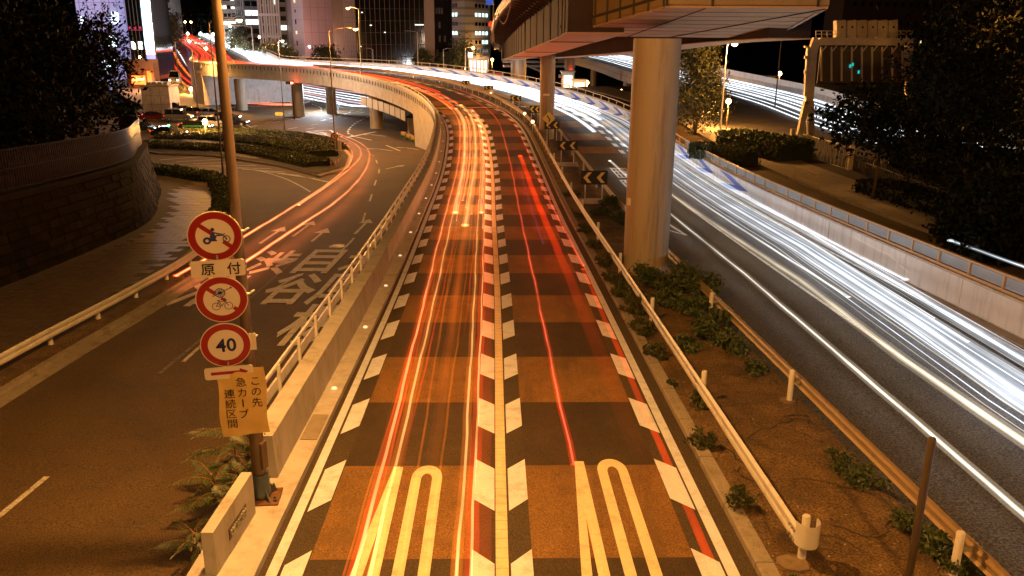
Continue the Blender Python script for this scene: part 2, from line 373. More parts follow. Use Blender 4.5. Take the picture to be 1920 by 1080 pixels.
for i in range(36):
    a = B0+BP*i+.28      # far edge of each tooth lies just beyond a band edge
    for (oi, oo) in ((-3.36, -3.73), (-.54, -.14), (.52, .14), (3.35, 3.75)):
        c = [(oi, a+.0), (oo, a-.45), (oo, a-.45-1.75), (oi, a-1.75)]
        mb.add([MP.at(t_, o_, .013) for o_, t_ in c], [(0, 1, 2, 3)])
mb.build('tooth_marking', PAINT, near_road)
# numerals 4 and 0, stretched along the lane
def numeral4(o, t):
    A = [[(o+.42-.2, t), (o+.42, t), (o-.02+.40, t-7.0), (o-.22+.40, t-7.0)], [(o+.22, t), (o+.36, t), (o-.30, t-5.2), (o-.52, t-5.2)], [(o-.52, t-5.15), (o+.62, t-5.15), (o+.62, t-5.6), (o-.52, t-5.6)]]
    return A
def zero_poly(mb, o, t, w=.33, l=6.6, th=.2, M=.013):
    N_ = 16; out = []; inn = []
    for top in (1, 0):
        for k in range(N_+1):
            q = PI*k/N_; 
            if top: out.append((o+w*math.cos(q), t-.55+.55*math.sin(q))); inn.append((o+(w-th)*math.cos(q), t-.62-.0+.26*math.sin(q)))
            else: out.append((o-w*math.cos(q), t-l+.55-.55*math.sin(q))); inn.append((o-(w-th)*math.cos(q), t-l+.62-.26*math.sin(q)))
    n = len(out)
    for i in range(n):
        j = (i+1) % n
        if abs(out[i][1]-out[j][1]) > 2:
            for s_i in range(6):
                u, v = s_i/6, (s_i+1)/6
                L_ = lambda a, b, u: (a[0]+(b[0]-a[0])*u, a[1]+(b[1]-a[1])*u)
                mb.add([MP.at(*reversed(x), M) for x in (L_(out[i], out[j], u), L_(out[i], out[j], v), L_(inn[i], inn[j], v), L_(inn[i], inn[j], u))], [(0, 1, 2, 3)])
        else: mb.add([MP.at(*reversed(x), M) for x in (out[i], out[j], inn[j], inn[i])], [(0, 1, 2, 3)])
for (o4, o0, t4, t0_, w4) in ((-2.1, -1.55, 5.85, 5.9, -1), (1.6, 2.37, 6.08, 6.18, 1)):
    mb = MB()
    if w4 < 0: strokes = [[(-2.29, 5.85), (-2.09, 5.82), (-2.06, -1.4), (-2.27, -1.4)], [(-2.29, 5.85), (-2.16, 5.85), (-2.42, .6), (-2.66, .6)], [(-2.66, .65), (-1.9, .65), (-1.9, .25), (-2.66, .25)]]
    else: strokes = [[(1.60, 6.07), (1.80, 6.07), (1.81, -1.4), (1.61, -1.4)], [(1.60, 6.07), (1.72, 6.07), (1.44, .6), (1.24, .6)], [(1.24, .65), (1.95, .65), (1.95, .25), (1.24, .25)]]
    for kk, q in enumerate(strokes):
        for s_i in range(5):
            u, v = s_i/5, (s_i+1)/5
            a, b, c, d = q; L_ = lambda p_, r_, u: (p_[0]+(r_[0]-p_[0])*u, p_[1]+(r_[1]-p_[1])*u)
            P4 = [L_(a, d, u), L_(b, c, u), L_(b, c, v), L_(a, d, v)]
            mb.add([MP.at(x[1], x[0], .013+.002*kk) for x in P4], [(0, 1, 2, 3)])
    mb.build('numeral_four', PAINTY, near_road)
    mb = MB(); zero_poly(mb, o0, t0_, w=.32, th=.205); mb.build('numeral_zero', PAINTY, near_road)
# steel expansion joint across the near carriageway
flat(MP, 91.2, 91.9, -4.05, 4.3, .016, .35).build('expansion_joint', mat('joint_steel', (.5, .44, .34), .35, .3), near_road)
flat(MP, 91.2, 91.9, lambda t: med1(t)+.3, lambda t: outer(t)-.1, .016, .35).build('expansion_joint', MATS['joint_steel'], far_road)
# far carriageway: edge line, stepped lane line, coloured bands, lettering
flat(MP, -20, 300, lambda t: med1(t)+.55, lambda t: med1(t)+.68, .010).build('edge_line', PAINTW, far_road)
flat(MP, -20, 300, lambda t: outer(t)-.75, lambda t: outer(t)-.6, .010).build('edge_line', PAINTW, far_road)
flat(MP, -20, 62, 12.0, 12.14, .010).build('lane_line', PAINTW, far_road)
mb = MB(); mbb = MB()
for i in range(22):
    a = 64+i*3.5
    for o in (11.75, 12.55):
        mb.add([MP.at(a+dt_, min(oo, outer(a)-1.2), .013) for dt_, oo in ((0, o), (-.4, o+.42), (1.35, o+.42), (1.75, o))], [(0, 1, 2, 3)])
    if i % 2 == 0:
        for f0, f1 in ((.95, 11.6-med1(a)), ):
            mbb.sweep(MP, lambda t: [(med1(t)+f0, .004), (med1(t)+f1, .004)], [a, a+1.75, a+3.5], closed=False, cap=False)
        mbb.sweep(MP, lambda t: [(13.1, .004), (min(15.2, outer(t)-1), .004)], [a, a+1.75, a+3.5], closed=False, cap=False)
mb.build('tooth_marking', PAINTW, far_road); mbb.build('anti_skid_band', BANDB, far_road)
for (t_, o_, L_, W_) in ((54.5, 10.2, 4.5, 1.3), (49.5, 10.1, 3.5, 1.3)):
    mb = MB()
    for i in range(5): mb.sweep(MP, [(o_-W_/2+i*.3, .010), (o_-W_/2+i*.3+.13, .010)], [t_-L_/2, t_+L_/2], closed=False, cap=False)
    for i in range(4): mb.sweep(MP, [(o_-W_/2, .0125), (o_+W_/2, .0125)], [t_-L_/2+i*L_/3.3, t_-L_/2+i*L_/3.3+.28], closed=False, cap=False)
    mb.build('road_lettering', PAINTW, far_road)
mb = MB()
for a, b in (((9.5, 36.8), (9.95, 31.6)), ((9.95, 31.6), (9.3, 33.0)), ((8.75, 36.8), (9.5, 36.8))):
    d = Vector((b[0]-a[0], b[1]-a[1], 0)); q = Vector((-d.y, d.x, 0)).normalized()*.08
    mb.add([MP.at(p_[1], p_[0], .012) for p_ in ((a[0]-q.x, a[1]-q.y), (a[0]+q.x, a[1]+q.y), (b[0]+q.x, b[1]+q.y), (b[0]-q.x, b[1]-q.y))], [(0, 1, 2, 3)])
mb.build('road_arrow', PAINTW, far_road)

# ------------------------------------------------------------------ markings of the street and junction
def gmark(name, pts, w, mt=PAINTW, dash=None, z=.008, parent=street):
    P = PolyPath([gl(*p) for p in pts]); mb = MB(); t = 0
    segs = [(0, P.len)] if dash is None else [(a, min(a+dash[0], P.len)) for a in np.arange(0, P.len, sum(dash))]
    for a, b in segs:
        V = []; ts = rng_t(a, b, 1.5)
        for t in ts:
            for o in (-w/2, w/2): q = P.at(t, o); V.append((q.x, q.y, zl(q.x, q.y)+z))
        mb.add(V, [(2*i, 2*i+1, 2*i+3, 2*i+2) for i in range(len(ts)-1)])
    return mb.build(name, mt, parent)
def gpoly(name, pts, mt=PAINTW, z=.008, world=False, parent=street):
    mb = MB(); V = [Vector(p) if world else gl(*p) for p in pts]; mb.add([(v.x, v.y, zl(v.x, v.y)+z) for v in V], [tuple(range(len(V)))]); return mb.build(name, mt, parent)
gmark('lane_line', [(-40, 1000), (88, 894)], .14)
gmark('lane_line', [(705, 300), (711, 318), (703, 345), (690, 385), (640, 470), (470, 570), (330, 690)], .13, dash=(3.5, 5.0))
gmark('worn_line', [(567, 475), (475, 554), (300, 700)], .12, mat('worn_line_paint', (.12, .105, .09), .8, var=.3, speck=.5, spscale=12))
gmark('guide_line', [(655, 208), (690, 202)], .3, dash=(2, 2))
gmark('guide_line', [(690, 219), (668, 230), (655, 242), (653, 250), (664, 256)], .28, dash=(1.6, 1.2), mt=PAINT)
gmark('guide_line', [(664, 256), (700, 264), (730, 275), (750, 283)], .25, mt=PAINTY)
gmark('guide_line', [(657, 210), (640, 217), (600, 227)], .28, dash=(2, 1.8), mt=PAINT)
gmark('guide_line', [(585, 195), (600, 201), (603, 208)], .28, dash=(2, 1.2), mt=PAINT)
gmark('guide_line', [(617, 190), (632, 198), (634, 206)], .28, dash=(2, 1.2), mt=PAINT)
for pts in ([(470, 238), (520, 227), (620, 220), (700, 207)], [(540, 242), (600, 232), (650, 222)], [(640, 214), (720, 200)], [(560, 218), (640, 206), (720, 196)], [(480, 216), (560, 212), (600, 208)], [(530, 250), (600, 238)], [(560, 222), (500, 232)], [(700, 212), (740, 205)]):
    gmark('guide_line', pts, .22, dash=(2.4, 3.4))
for pts in ([(575, 247), (612, 244), (618, 254), (575, 247)], [(590, 247), (612, 249)], [(600, 249), (618, 252)], [(590, 260), (612, 264)], [(640, 182), (658, 201), (678, 198), (645, 186)], [(512, 224), (545, 222), (580, 219)], [(445, 225), (472, 239)], [(440, 230), (462, 241)]):
    gmark('hatch_line', pts, .25, PAINT)
for i in range(9):
    u = i/8; gmark('hatch_line', [(300+70*u*1.0+i*22, 300+i*3.4), (400+i*27, 292+i*6.2)], .28)
gmark('hatch_line', [(290, 306), (400, 312), (470, 318), (520, 330), (560, 347), (582, 360)], .16)
gmark('stop_line', [(650, 258), (705, 247)], .45, PAINT)
for i in range(10):
    u = i/9; gmark('crosswalk_bar', [(392+10*i, 196+.2*i), (404+12*i, 204-.6*i)], .5, PAINT)
for i in range(12):
    gmark('crosswalk_bar', [(575+8*i, 183+.4*i), (588+10*i, 190+.6*i)], .5, PAINT)
def arrow(px, py, L=4.5, w=.16, turn=0, ang=0.0):
    c = gl(px, py); R_ = Matrix.Rotation(ang, 2); mb = MB()
    sh = [[(-w/2, -L/2), (w/2, -L/2), (w/2, L/2-1.4), (-w/2, L/2-1.4)], [(-.45, L/2-1.5), (.45, L/2-1.5), (0, L/2)]]
    if turn: sh = [[(-w/2, -L/2), (w/2, -L/2), (w/2, L*.1), (-w/2, L*.1+.3)], [(turn*.0, L*.1), (turn*.5, L*.1+.5), (turn*.5, L*.1+.9), (0, L*.1+.4)], [(turn*.45, L*.1+.05), (turn*1.15, L*.1+1.1), (turn*.45, L*.1+1.5)]]
    for q in sh:
        V = []
        for a in q: b = R_ @ Vector(a); V.append((c.x+b.x, c.y+b.y, zl(c.x+b.x, c.y+b.y)+.008))
        mb.add(V, [tuple(range(len(V)))])
    mb.build('road_arrow', PAINTW, street)
arrow(700, 253, 5, .3, -1, .9); arrow(715, 280, 5, .3, -1, .7); arrow(767, 278, 5, .3, -1, .6); arrow(742, 313, 4, .25, 0, -.35); arrow(800, 300, 4, .25, 0, -.2); arrow(570, 428, 5, .18); arrow(680, 424, 5, .18); arrow(545, 285, 4, .25, 1, 1.0)
arrow(512, 440, 5, .18); arrow(600, 440, 4, .16)
def roadtext(ch, px, py, W=2.0, Lg=5.2, bold=.02):
    mb = text_mb(ch, 1.0, 0.0, bold, 2)
    if not mb.v: return
    A = np.array(mb.v); sx = W/(np.ptp(A[:, 0])+1e-6); sy = Lg/(np.ptp(A[:, 1])+1e-6); c = gl(px, py)
    V = [(c.x+a[0]*sx, c.y+a[1]*sy, 0) for a in A]; mb.v = [(x, y, zl(x, y)+.010) for x, y, _ in V]
    mb.build('road_lettering', mat('street_paint', (.54, .52, .50), .7, var=.15, scale=2, speck=.25, spscale=30, stain=((.13, .11, .09), 2.4, .6)), street, nocalc=True)
for ch, px, py, W in (('渋', 512, 491, 2.1), ('沿', 400, 543, 2.4), ('目', 601, 489, 1.7), ('谷', 549, 540, 2.1), ('木', 684, 490, 2.0), ('厚', 640, 541, 2.1), ('桜', 592, 607, 2.2)): roadtext(ch, px, py, W)
mb = MB(); c = gl(632, 462); mb.tube([(c.x, c.y, zl(c.x, c.y)-.05), (c.x, c.y, zl(c.x, c.y)+.012)], .42, 20); mh = mb.build('manhole_cover', mat('cast_iron_warm', (.16, .09, .05), .5, .4), street)
# ================================================================== LEFT PARAPET of the expressway
def lwall_out_base(t):
    p = MP.at(t, -5.1); return (zl(p.x, p.y)-p.z) if t < 97 else -1.3
wall = empty('parapet_wall', MP.at(5, -4.8, 0), 'long pale wall along the left side of the near carriageway and the curved viaduct', 'wall')
TW = rng_t(5.1, 172, 1.0)
def wallprof(t):
    b = lwall_out_base(t); return [(-4.1, -.02), (-4.1, .15), (-4.56, .16), (-4.60, 1.10), (-5.04, 1.10), (-5.08, b-.1), (-4.8, b-.1), (-4.6, -.3)]
MB().sweep(MP, wallprof, TW).build('wall_core', CONC, wall)
ledge0 = MB().sweep(MP, [(-4.1, -.05), (-4.1, .15), (-5.2, .16), (-5.2, -.6)], rng_t(-3, 5.1, .8)).build('concrete_ledge', CONC, wall)
for i in range(24):      # steel face panels on the carriageway side
    a = 24+i*3.6
    MB().sweep(MP, [(-4.565, .2), (-4.585, 1.06), (-4.602, 1.06), (-4.58, .2)], [a+.02, a+1.8, a+3.58]).build('panel', PANEL, wall)
for i in range(25):      # cornice blocks and notches on the outside of the viaduct wall
    a = 62+i*4.4
    MB().sweep(MP, [(-5.075, .78), (-5.075, 1.12), (-5.16, 1.12), (-5.16, .78)], [a+.03, a+2.2, a+4.37]).build('coping_panel', CONC, wall)
mb = MB()
for i in range(100):
    a = 62+i*1.1; mb.sweep(MP, [(-5.165, .2), (-5.165, .76), (-5.19, .76), (-5.19, .2)], [a, a+.2])
mb.build('drip_notch', JOINT, wall, kind='stuff')
lens_m = emit('stud_lens', (1.0, .85, .55), .55)
for i in range(34):      # lit road studs on the ledge
    a = 10+i*5.4; p = MP.at(a, -4.33, .19); s = MB().box(p, (.14, .10, .05), taper=.7).build('road_stud', [lens_m], wall)
MB().sweep(MP, [(-4.52, .165), (-4.14, .158), (-4.14, .17), (-4.52, .18)], [6.9, 7.6, 8.3]).build('access_hatch', CONCD, wall)
# railing on the outside of the wall
rail = empty('railing', MP.at(6, -5.0, .9), 'cream steel railing with two rails standing on the outer edge of the pale concrete wall', 'railing')
TR = rng_t(5.4, 104, .9)
for z0, z1 in ((1.62, 1.70), (1.14, 1.40)): MB().sweep(MP, [(-5.10, z0), (-5.10, z1), (-5.16, z1), (-5.16, z0)], TR).build('rail', GUARD, rail)
post = None
for i in range(50):
    t = 5.6+i*2.0; p = MP.at(t, -5.06, 0)
    if post is None:
        post = MB(); post.box((0, 0, .62), (.07, .07, 1.2)); post = local('post', post, GUARD, rail)
    else:
        post = post.copy(); COL.objects.link(post)
    post.location = Vector((p.x, p.y, p.z+.5))-rail.location; post.rotation_euler = (0, 0, MP.ang(t))
# end wall with the grating
nose = empty('end_wall', MP.at(2, -4.75, 0), 'short pale concrete end wall with a small dark nameplate facing the road', 'wall')
A0, A1 = MP.at(1.75, -4.70, .15), MP.at(3.72, -4.62, .15)
d = (A1-A0).normalized(); nn = Vector((d.y, -d.x, 0)).normalized(); up = Vector((0, 0, 1))
mb = MB(); mb.poly([A0, A1, A1+up*.86, A0+up*.80], .20, nn); mb.build('wall_block', CONC, nose)
def on(u, z, o): return A0+d*u+up*z+nn*o
MB().poly([on(.62, .26, .012), on(1.5, .26, .012), on(1.5, .48, .012), on(.62, .48, .012)], .011, nn).build('nameplate', mat('plate_bronze', (.10, .08, .06), .5, .5), nose)
mb = MB()
for i in range(9):
    for j in range(2): mb.box(on(.68+i*.09, .32+j*.09, .018), (.05, .05, .05), Matrix.Rotation(i, 3, 'Z'))
mb.build('raised_lettering', GALV, nose, kind='stuff')

# ================================================================== GUARDRAILS
def wbeam(o, z, h=.35, s=1, th=.006, d=.045):
    # two-wave beam cross-section, facing +s
    pf = [(0, 0), (d, .05), (d, .11), (.02, .16), (.02, .19), (d, .24), (d, .30), (0, .35)]
    return [(o+s*a, z+b*h/.35) for a, b in pf]+[(o+s*a-.012*s, z+b*h/.35) for a, b in reversed(pf)]
def fpost(h, r, mt, name='post'):
    mb = MB(); mb.tube([(0, 0, 0), (0, 0, h-.02), (0, 0, h)], [r, r, r*.8], 14); return mb
def guard(label, t0, t1, off, side, postoff, mt, pmt, step, tp0, zb=.47, h=.95, group=None, bolts=True, r=.07, P=MP):
    f = off if callable(off) else (lambda t: off)
    g = empty('guardrail', P.at(t0, f(t0), .1), label, 'guardrail', group)
    MB().sweep(P, lambda t: [(a+f(t), b) for a, b in wbeam(0, zb, .36, side)], rng_t(t0, t1, 1.0)).build('beam', mt, g)
    first = None; t = tp0
    while t < t1:
        p = P.at(t, f(t)+postoff, .02)
        if first is None: first = local('post', fpost(h, r, pmt), pmt, g, smooth=True); o = first
        else: o = first.copy(); COL.objects.link(o)
        o.location = p-g.location
        if bolts and t < tp0+26:
            mb = MB()
            for a in (-.12, .0, .12):
                for z in (.10, .27):
                    q = P.at(t+a, f(t)+side*.075, zb+z); mb.box(q, (.035, .035, .035))
            mb.box(P.at(t, f(t)+postoff*.5, zb+.18), (abs(postoff), .05, .08)); mb.build('bolt_set', GALV, g, kind='stuff')
        t += step
    return g
g1 = guard('cream guardrail along the planted median, ending in a rolled bull-nose at the bottom right', 2.0, 92, 4.98, -1, .16, GUARD, GUARD, 7.0, 2.15)
# rolled end of the first guardrail
c = MP.at(2.0, 5.05, .1); mb = MB(); R_ = .20; pts = []
for k in range(13):
    q = PI*1.12*k/12; pts.append(c+Vector((R_-R_*math.cos(q)-.14, -R_*1.0*math.sin(q)*1.15, 0)))
V = []; 
for p in pts: V += [p+up*.44, p+up*.86]
mb.add(V, [(2*i, 2*i+2, 2*i+3, 2*i+1) for i in range(len(pts)-1)])
V2 = [v+(Vector((c.x+.06, c.y, v[2]))-v).normalized()*.012 for v in map(Vector, V)]
mb.add(V2, [(2*i, 2*i+1, 2*i+3, 2*i+2) for i in range(len(pts)-1)]); mb.build('rolled_end', GUARD, g1, smooth=True)
def o2(t): return float(np.interp(t, [0, 16, 60, 80, 105, 130], [7.72, 7.52, 7.4, 7.1, 6.6, 6.0]))
g2 = guard('brown guardrail on the far side of the planted median, facing the far carriageway', -8, 150, o2, 1, -.22, GUARDB, GUARD, 7.6, 1.6)
guard('brown guardrail with close posts along the inner edge of the curve, under the chevron boards', 60, 150, lambda t: float(np.interp(t, [60, 80, 105, 130], [4.85, 4.8, 4.75, 4.75])), -1, .14, GUARDB, GUARDB, 2.0, 60.5, bolts=False, r=.05, zb=.7)
# guardrail left of the street
PL = PolyPath([(-14.9, -6, zl(0, -6)), (-15.05, 10, zl(0, 10)), (-15.05, 24, zl(0, 24)), (-14.8, 31, zl(0, 31)), (-14.85, 37, zl(0, 37)), (-15.2, 41, zl(0, 41))])
guard('pale guardrail on round white posts along the left pavement, behind the round signs', .5, PL.len-.2, 0, 1, -.18, GUARD, mat('post_white', (.7, .69, .66), .4), 2.95, 2.0, zb=.42, h=.62, bolts=True, r=.085, P=PL)
mb = MB()
for i in range(44): mb.sweep(PL, [(.55, -.02), (.55, .14), (.75, .14), (.78, 0), (.75, -.05)], [1+i*1.0+.01, 1+i*1.0+.985])
for i in range(44): mb.sweep(PL, [(.78, .004), (.78, .02), (1.25, .02), (1.25, .004)], [1+i*1.0+.01, 1+i*1.0+.985])
mb.build('kerb_stones', CONCD, street, kind='stuff')
MB().sweep(PL, [(-.6, .13), (.55, .13), (.55, -.1), (-.6, -.1)], rng_t(.5, PL.len, 2)).build('grass_strip', DIRT, street)
# drain grate on the street edge
c = gl(205, 615, .03); gr_ = MB()
for i in range(9): gr_.box((c.x+.0, c.y-.6+i*.14, zl(c.x, c.y)+.02), (.9, .05, .04))
gr_.build('drain_grate', GALV, street)

# ================================================================== FAR RIGHT WALL with blue arrows
rw = empty('retaining_wall', MP.at(10, 17, 0), 'pale grey wall with blue chevron arrows running along the outer edge of the far carriageway', 'wall')
TSW = rng_t(-18, 290, 1.0)
MB().sweep(MP, lambda t: [(outer(t)+.02, -.05), (outer(t), 1.22), (outer(t)+.34, 1.22), (outer(t)+.36, -2.0 if t > 90 else -.3)], TSW).build('wall_core', CONC, rw)
a = -14.0; n_ = 0
while a < 150 and n_ < 60:
    L_ = 4.0
    MB().sweep(MP, lambda t: [(outer(t)-.028, .12), (outer(t)-.034, 1.16), (outer(t)-.004, 1.16), (outer(t)-.0, .12)], [a+.02, a+L_/2, a+L_-.02]).build('panel', PANEL, rw)
    a += L_; n_ += 1
for a in (12.0, 29.5): MB().sweep(MP, [(outer(20)-.12, 0), (outer(20)-.12, 1.1), (outer(20)-.04, 1.1), (outer(20)-.04, 0)], [a, a+.08]).build('down_pipe', GALV, rw)
MB().sweep(MP, lambda t: [(outer(t)-.42, 0), (outer(t)-.42, .07), (outer(t)-.05, .09), (outer(t)-.05, 0)], TSW).build('gutter', CONCD, rw)
tips = [42.5, 50.6, 57.3, 63.2, 68.4, 73.4, 77.9, 81.6, 85.2, 88.9, 92.6, 96.8, 101, 105, 109, 113, 117.4, 122, 126.5, 131]
for i, tp in enumerate(tips):
    gap_ = (tips[i+1]-tp) if i < len(tips)-1 else 4.2; ln = gap_*.86; aw = gap_*.34
    mb = MB()
    for z0, z1 in ((.62, 1.10), (.62, .16)):
        K_ = 4
        for s_i in range(K_):
            u, v = s_i/K_, (s_i+1)/K_
            mb.add([MP.at(tp+ln*x, outer(tp+ln*x)-.04, z0+(z1-z0)*y+.0) for x, y in ((u*(1-aw/ln), u), (v*(1-aw/ln), v), (v*(1-aw/ln)+aw/ln, v), (u*(1-aw/ln)+aw/ln, u))], [(0, 1, 2, 3)])
    mb.build('chevron', CHEVB, rw)
wr = empty('railing', MP.at(10, 17.1, 1.2), 'ochre railing with clear panels and close posts on top of the wall with blue arrows', 'railing')
for z0, z1 in ((1.23, 1.33), (1.78, 1.86)): MB().sweep(MP, lambda t: [(outer(t)+.10, z0), (outer(t)+.10, z1), (outer(t)+.22, z1), (outer(t)+.22, z0)], TSW).build('rail', RAILB, wr)
post = None
for i in range(78):
    t = -14+i*2.0; p = MP.at(t, outer(t)+.16, 1.2)
    if post is None: post = local('post', MB().box((0, 0, .31), (.10, .09, .62)), RAILB, wr)
    else: post = post.copy(); COL.objects.link(post)
    post.location = p-wr.location; post.rotation_euler = (0, 0, MP.ang(t))
    if t < 60: MB().sweep(MP, lambda t: [(outer(t)+.15, 1.36), (outer(t)+.15, 1.75), (outer(t)+.17, 1.75), (outer(t)+.17, 1.36)], [t+.07, t+1.0, t+1.93]).build('pane', GLASSP, wr)
# girder of the viaduct (below the deck)
vi = empty('viaduct', MP.at(130, 0, -2), 'curved road viaduct on round piers sweeping left over the junction', 'viaduct')
MB().sweep(MP, lambda t: [(-4.95, -.06), (-5.05, -.8), (-4.3, -1.4), (outer(t)-1, -1.4), (outer(t)+.3, -.9), (outer(t)+.3, -.06)], rng_t(97, 172, 1.5)).build('deck_girder', CONCD, vi)
MB().sweep(MP, lambda t: [(-4.9, -.1), (-4.9, -6), (-4.5, -6), (-4.5, -.1)], [91, 94, 97]).build('abutment', CONC, vi)
MB().sweep(MP, lambda t: [(-4.9, 0), (-5.1, -1), (-5.1, -7), (outer(t), -7), (outer(t), -.1)], rng_t(172, 430, 3)).build('approach_wall', CONC, vi)
MB().sweep(MP, [(-4.7, -.05), (-4.7, .9), (-5.1, .9), (-5.1, -.05)], rng_t(172.2, 420, 3)).build('low_parapet', CONC, vi)
for t_, o_, r in ((121.5, -1.5, 1.0), (121.5, 5.5, .9), (147, -1, 1.0), (147, 6, .9), (165, -1, 1.05), (186, 1, 1.1)):
    if t_ > 170: continue
    p = MP.at(t_, o_); MB().tube([(p.x, p.y, -4.8), (p.x, p.y, p.z-1.9)], r, 20).build('pier', PILLAR if o_ < 2 else CONCD, vi, smooth=True)

# ================================================================== SIGN POLE in the near left
PB = MP.at(4.27, -4.66, .17)
pole = empty('street_lamp', PB, 'tall brown lamp pole rising out of the picture, carrying the round signs', 'street lamp')
mb = MB(); H_ = 11.2; n = 20
mb.tube([PB+up*.02, PB+up*1.6, PB+up*1.62, PB+up*H_], [.14, .13, .112, .07], 20); mb.build('shaft', BROWNP, pole, smooth=True)
MB().box(PB+up*.012, (.72, .62, .03), Matrix.Rotation(.1, 3, 'Z')).build('base_plate', mat('plate_rusty', (.16, .075, .035), .8, .2, var=.4, scale=9), pole)
BBG = mat('base_blue_grey', (.09, .12, .16), .5, .4)
for k in range(4):
    mb = MB(); q = PI/4+k*PI/2; dv = Vector((math.cos(q), math.sin(q), 0)); sd = Vector((-dv.y, dv.x, 0))*.012
    mb.poly([PB+dv*.15+sd+up*.03, PB+dv*.36+sd+up*.03, PB+dv*.15+sd+up*.30], .024, sd.normalized())
    mb.build('gusset', BBG, pole); mb = MB(); mb.tube([PB+dv*.33+sd*9+up*.02, PB+dv*.33+sd*9+up*.035, PB+dv*.33+sd*9+up*.036, PB+dv*.33+sd*9+up*.075, PB+dv*.33+sd*9+up*.076, PB+dv*.33+sd*9+up*.13], [.022, .022, .036, .036, .022, .022], 8); mb.build('base_bolt', BBG, pole)
MB().tube([PB+up*.1, PB+up*.55], [.19, .17], 20).build('collar', MATS['base_blue_grey'], pole, smooth=True)
MB().box(PB+Vector((.13, -.06, .95)), (.06, .16, .55), Matrix.Rotation(-.3, 3, 'Z')).build('service_door', BROWNP, pole)
mb = MB(); a0 = PB+up*(H_-.1); mb.tube([a0, a0+Vector((.3, .06, .3)), a0+Vector((.7, .15, .42)), a0+Vector((1.0, .2, .42))], .045, 10); mb.build('arm', BROWNP, pole, smooth=True)
hd = MB().box(a0+Vector((1.25, .25, .5)), (.62, .30, .16), Matrix.Rotation(.2, 3, 'Z'), taper=.7).build('lamp_head', DARKP, pole)
MB().box(a0+Vector((1.25, .25, .41)), (.44, .2, .03), Matrix.Rotation(.2, 3, 'Z')).build('diffuser', LAMP, pole)
NEARLAMP = a0+Vector((1.25, .25, .33))
# sign faces: local frame, x to the right along the face, y up, z out of the face
YP = PB.y-.30
def signM(px, py, tilt=.12, yaw=.26, back=0.0, roll=0.0):
    p = at_y(px, py, YP-back); R_ = Matrix.Rotation(yaw, 4, 'Z') @ Matrix.Rotation(PI/2+tilt, 4, 'X') @ Matrix.Rotation(roll, 4, 'Z')
    return Matrix.Translation(p) @ R_
def disc(mb, r, z0, z1, n=48, cx=0, cy=0, mi=0): return mb.tube([(cx, cy, z0), (cx, cy, z1)], r, n, mi=mi) if False else mb.add([(cx+r*math.cos(2*PI*k/n), cy+r*math.sin(2*PI*k/n), z) for z in (z0, z1) for k in range(n)], [tuple(range(n-1, -1, -1)), tuple(range(n, 2*n))]+[(k, (k+1) % n, (k+1) % n+n, k+n) for k in range(n)], mi)
def ring(mb, r0, r1, z, n=48, cx=0, cy=0, h=.003, a0=0, a1=2*PI):
    full = abs(a1-a0-2*PI) < 1e-6; m_ = n if full else n+1; V = []
    for k in range(m_):
        q = a0+(a1-a0)*k/n
        for r in (r0, r1): V.append((cx+r*math.cos(q), cy+r*math.sin(q), z+h))
    return mb.add(V, [(2*k, 2*k+1, (2*k+3) % (2*m_), (2*k+2) % (2*m_)) for k in range(n)])
def bar(mb, x0, y0, x1, y1, w, z, h=.003):
    d = Vector((x1-x0, y1-y0, 0)); q = Vector((-d.y, d.x, 0)).normalized()*w/2; a = Vector((x0, y0, z+h)); b = Vector((x1, y1, z+h))
    return mb.add([a-q, b-q, b+q, a+q], [(0, 1, 2, 3)])
def rrect(w, h, r, n=5):
    P_ = []
    for cx, cy, a in ((w/2-r, h/2-r, 0), (-w/2+r, h/2-r, PI/2), (-w/2+r, -h/2+r, PI), (w/2-r, -h/2+r, 1.5*PI)):
        for k in range(n+1): P_.append((cx+r*math.cos(a+k*PI/2/n), cy+r*math.sin(a+k*PI/2/n), 0))
    return P_
def sign_thing(name, label, M, cat='sign', group=None):
    e = bpy.data.objects.new(name, None); COL.objects.link(e); e.matrix_world = M; e.empty_display_size = .2; bpy.context.view_layer.update()
    e.location = M.to_translation(); e.rotation_euler = M.to_euler(); return tag(e, label, cat, group)
def round_sign(label, px, py, r):
    M = signM(px, py); e = sign_thing('round_sign', label, M)
    mb = MB(); disc(mb, r, -.012, 0, 64); local('disc', mb, WHITE, e)
    mb = MB(); ring(mb, r*.70, r*.965, 0, 64, h=.004); local('red_ring', mb, RED, e)
    mb = MB(); mb.tube([(r*.55, .05, -.05), (r+.02, .05, -.06), (r+.10, .05, -.2)], .022, 8); mb.tube([(r*.8, .05, -.03), (r*.8, r*.45, -.03)], .025, 8)
    local('bracket', mb, GALV, e); return e
e = round_sign('round red-ringed sign with a blue motorcycle rider, topmost on the pole', 403, 443, .452)
r = .452
mb = MB(); bar(mb, -r*.55, r*.48, -r*.03, r*.06, .075, .002); bar(mb, r*.28, -r*.22, r*.58, -r*.47, .075, .002); local('red_bar', mb, RED, e)
mb = MB(); z_ = .005
ring(mb, .05, .066, z_, 24, -.135, -.075); ring(mb, .05, .066, z_, 24, .185, -.055); disc(mb, .016, z_, z_+.003, 12, .185, -.055); ring(mb, .028, .05, z_, 24, -.135, -.075)
mb.add([(-.17, -.02, z_), (-.06, -.02, z_), (.0, -.035, z_), (.03, -.09, z_), (-.09, -.09, z_), (-.11, -.04, z_)], [(0, 1, 2, 3, 4, 5)])
mb.add([(-.075, -.03, z_+.001), (-.02, -.06, z_+.001), (.03, -.02, z_+.001), (.0, .03, z_+.001), (-.03, .08, z_+.001), (-.06, .05, z_+.001), (-.085, .0, z_+.001)], [(0, 1, 2, 3, 4, 5, 6)])
mb.add([(.0, .0, z_+.002), (.12, .005, z_+.002), (.11, .03, z_+.002), (.03, .03, z_+.002)], [(0, 1, 2, 3)])
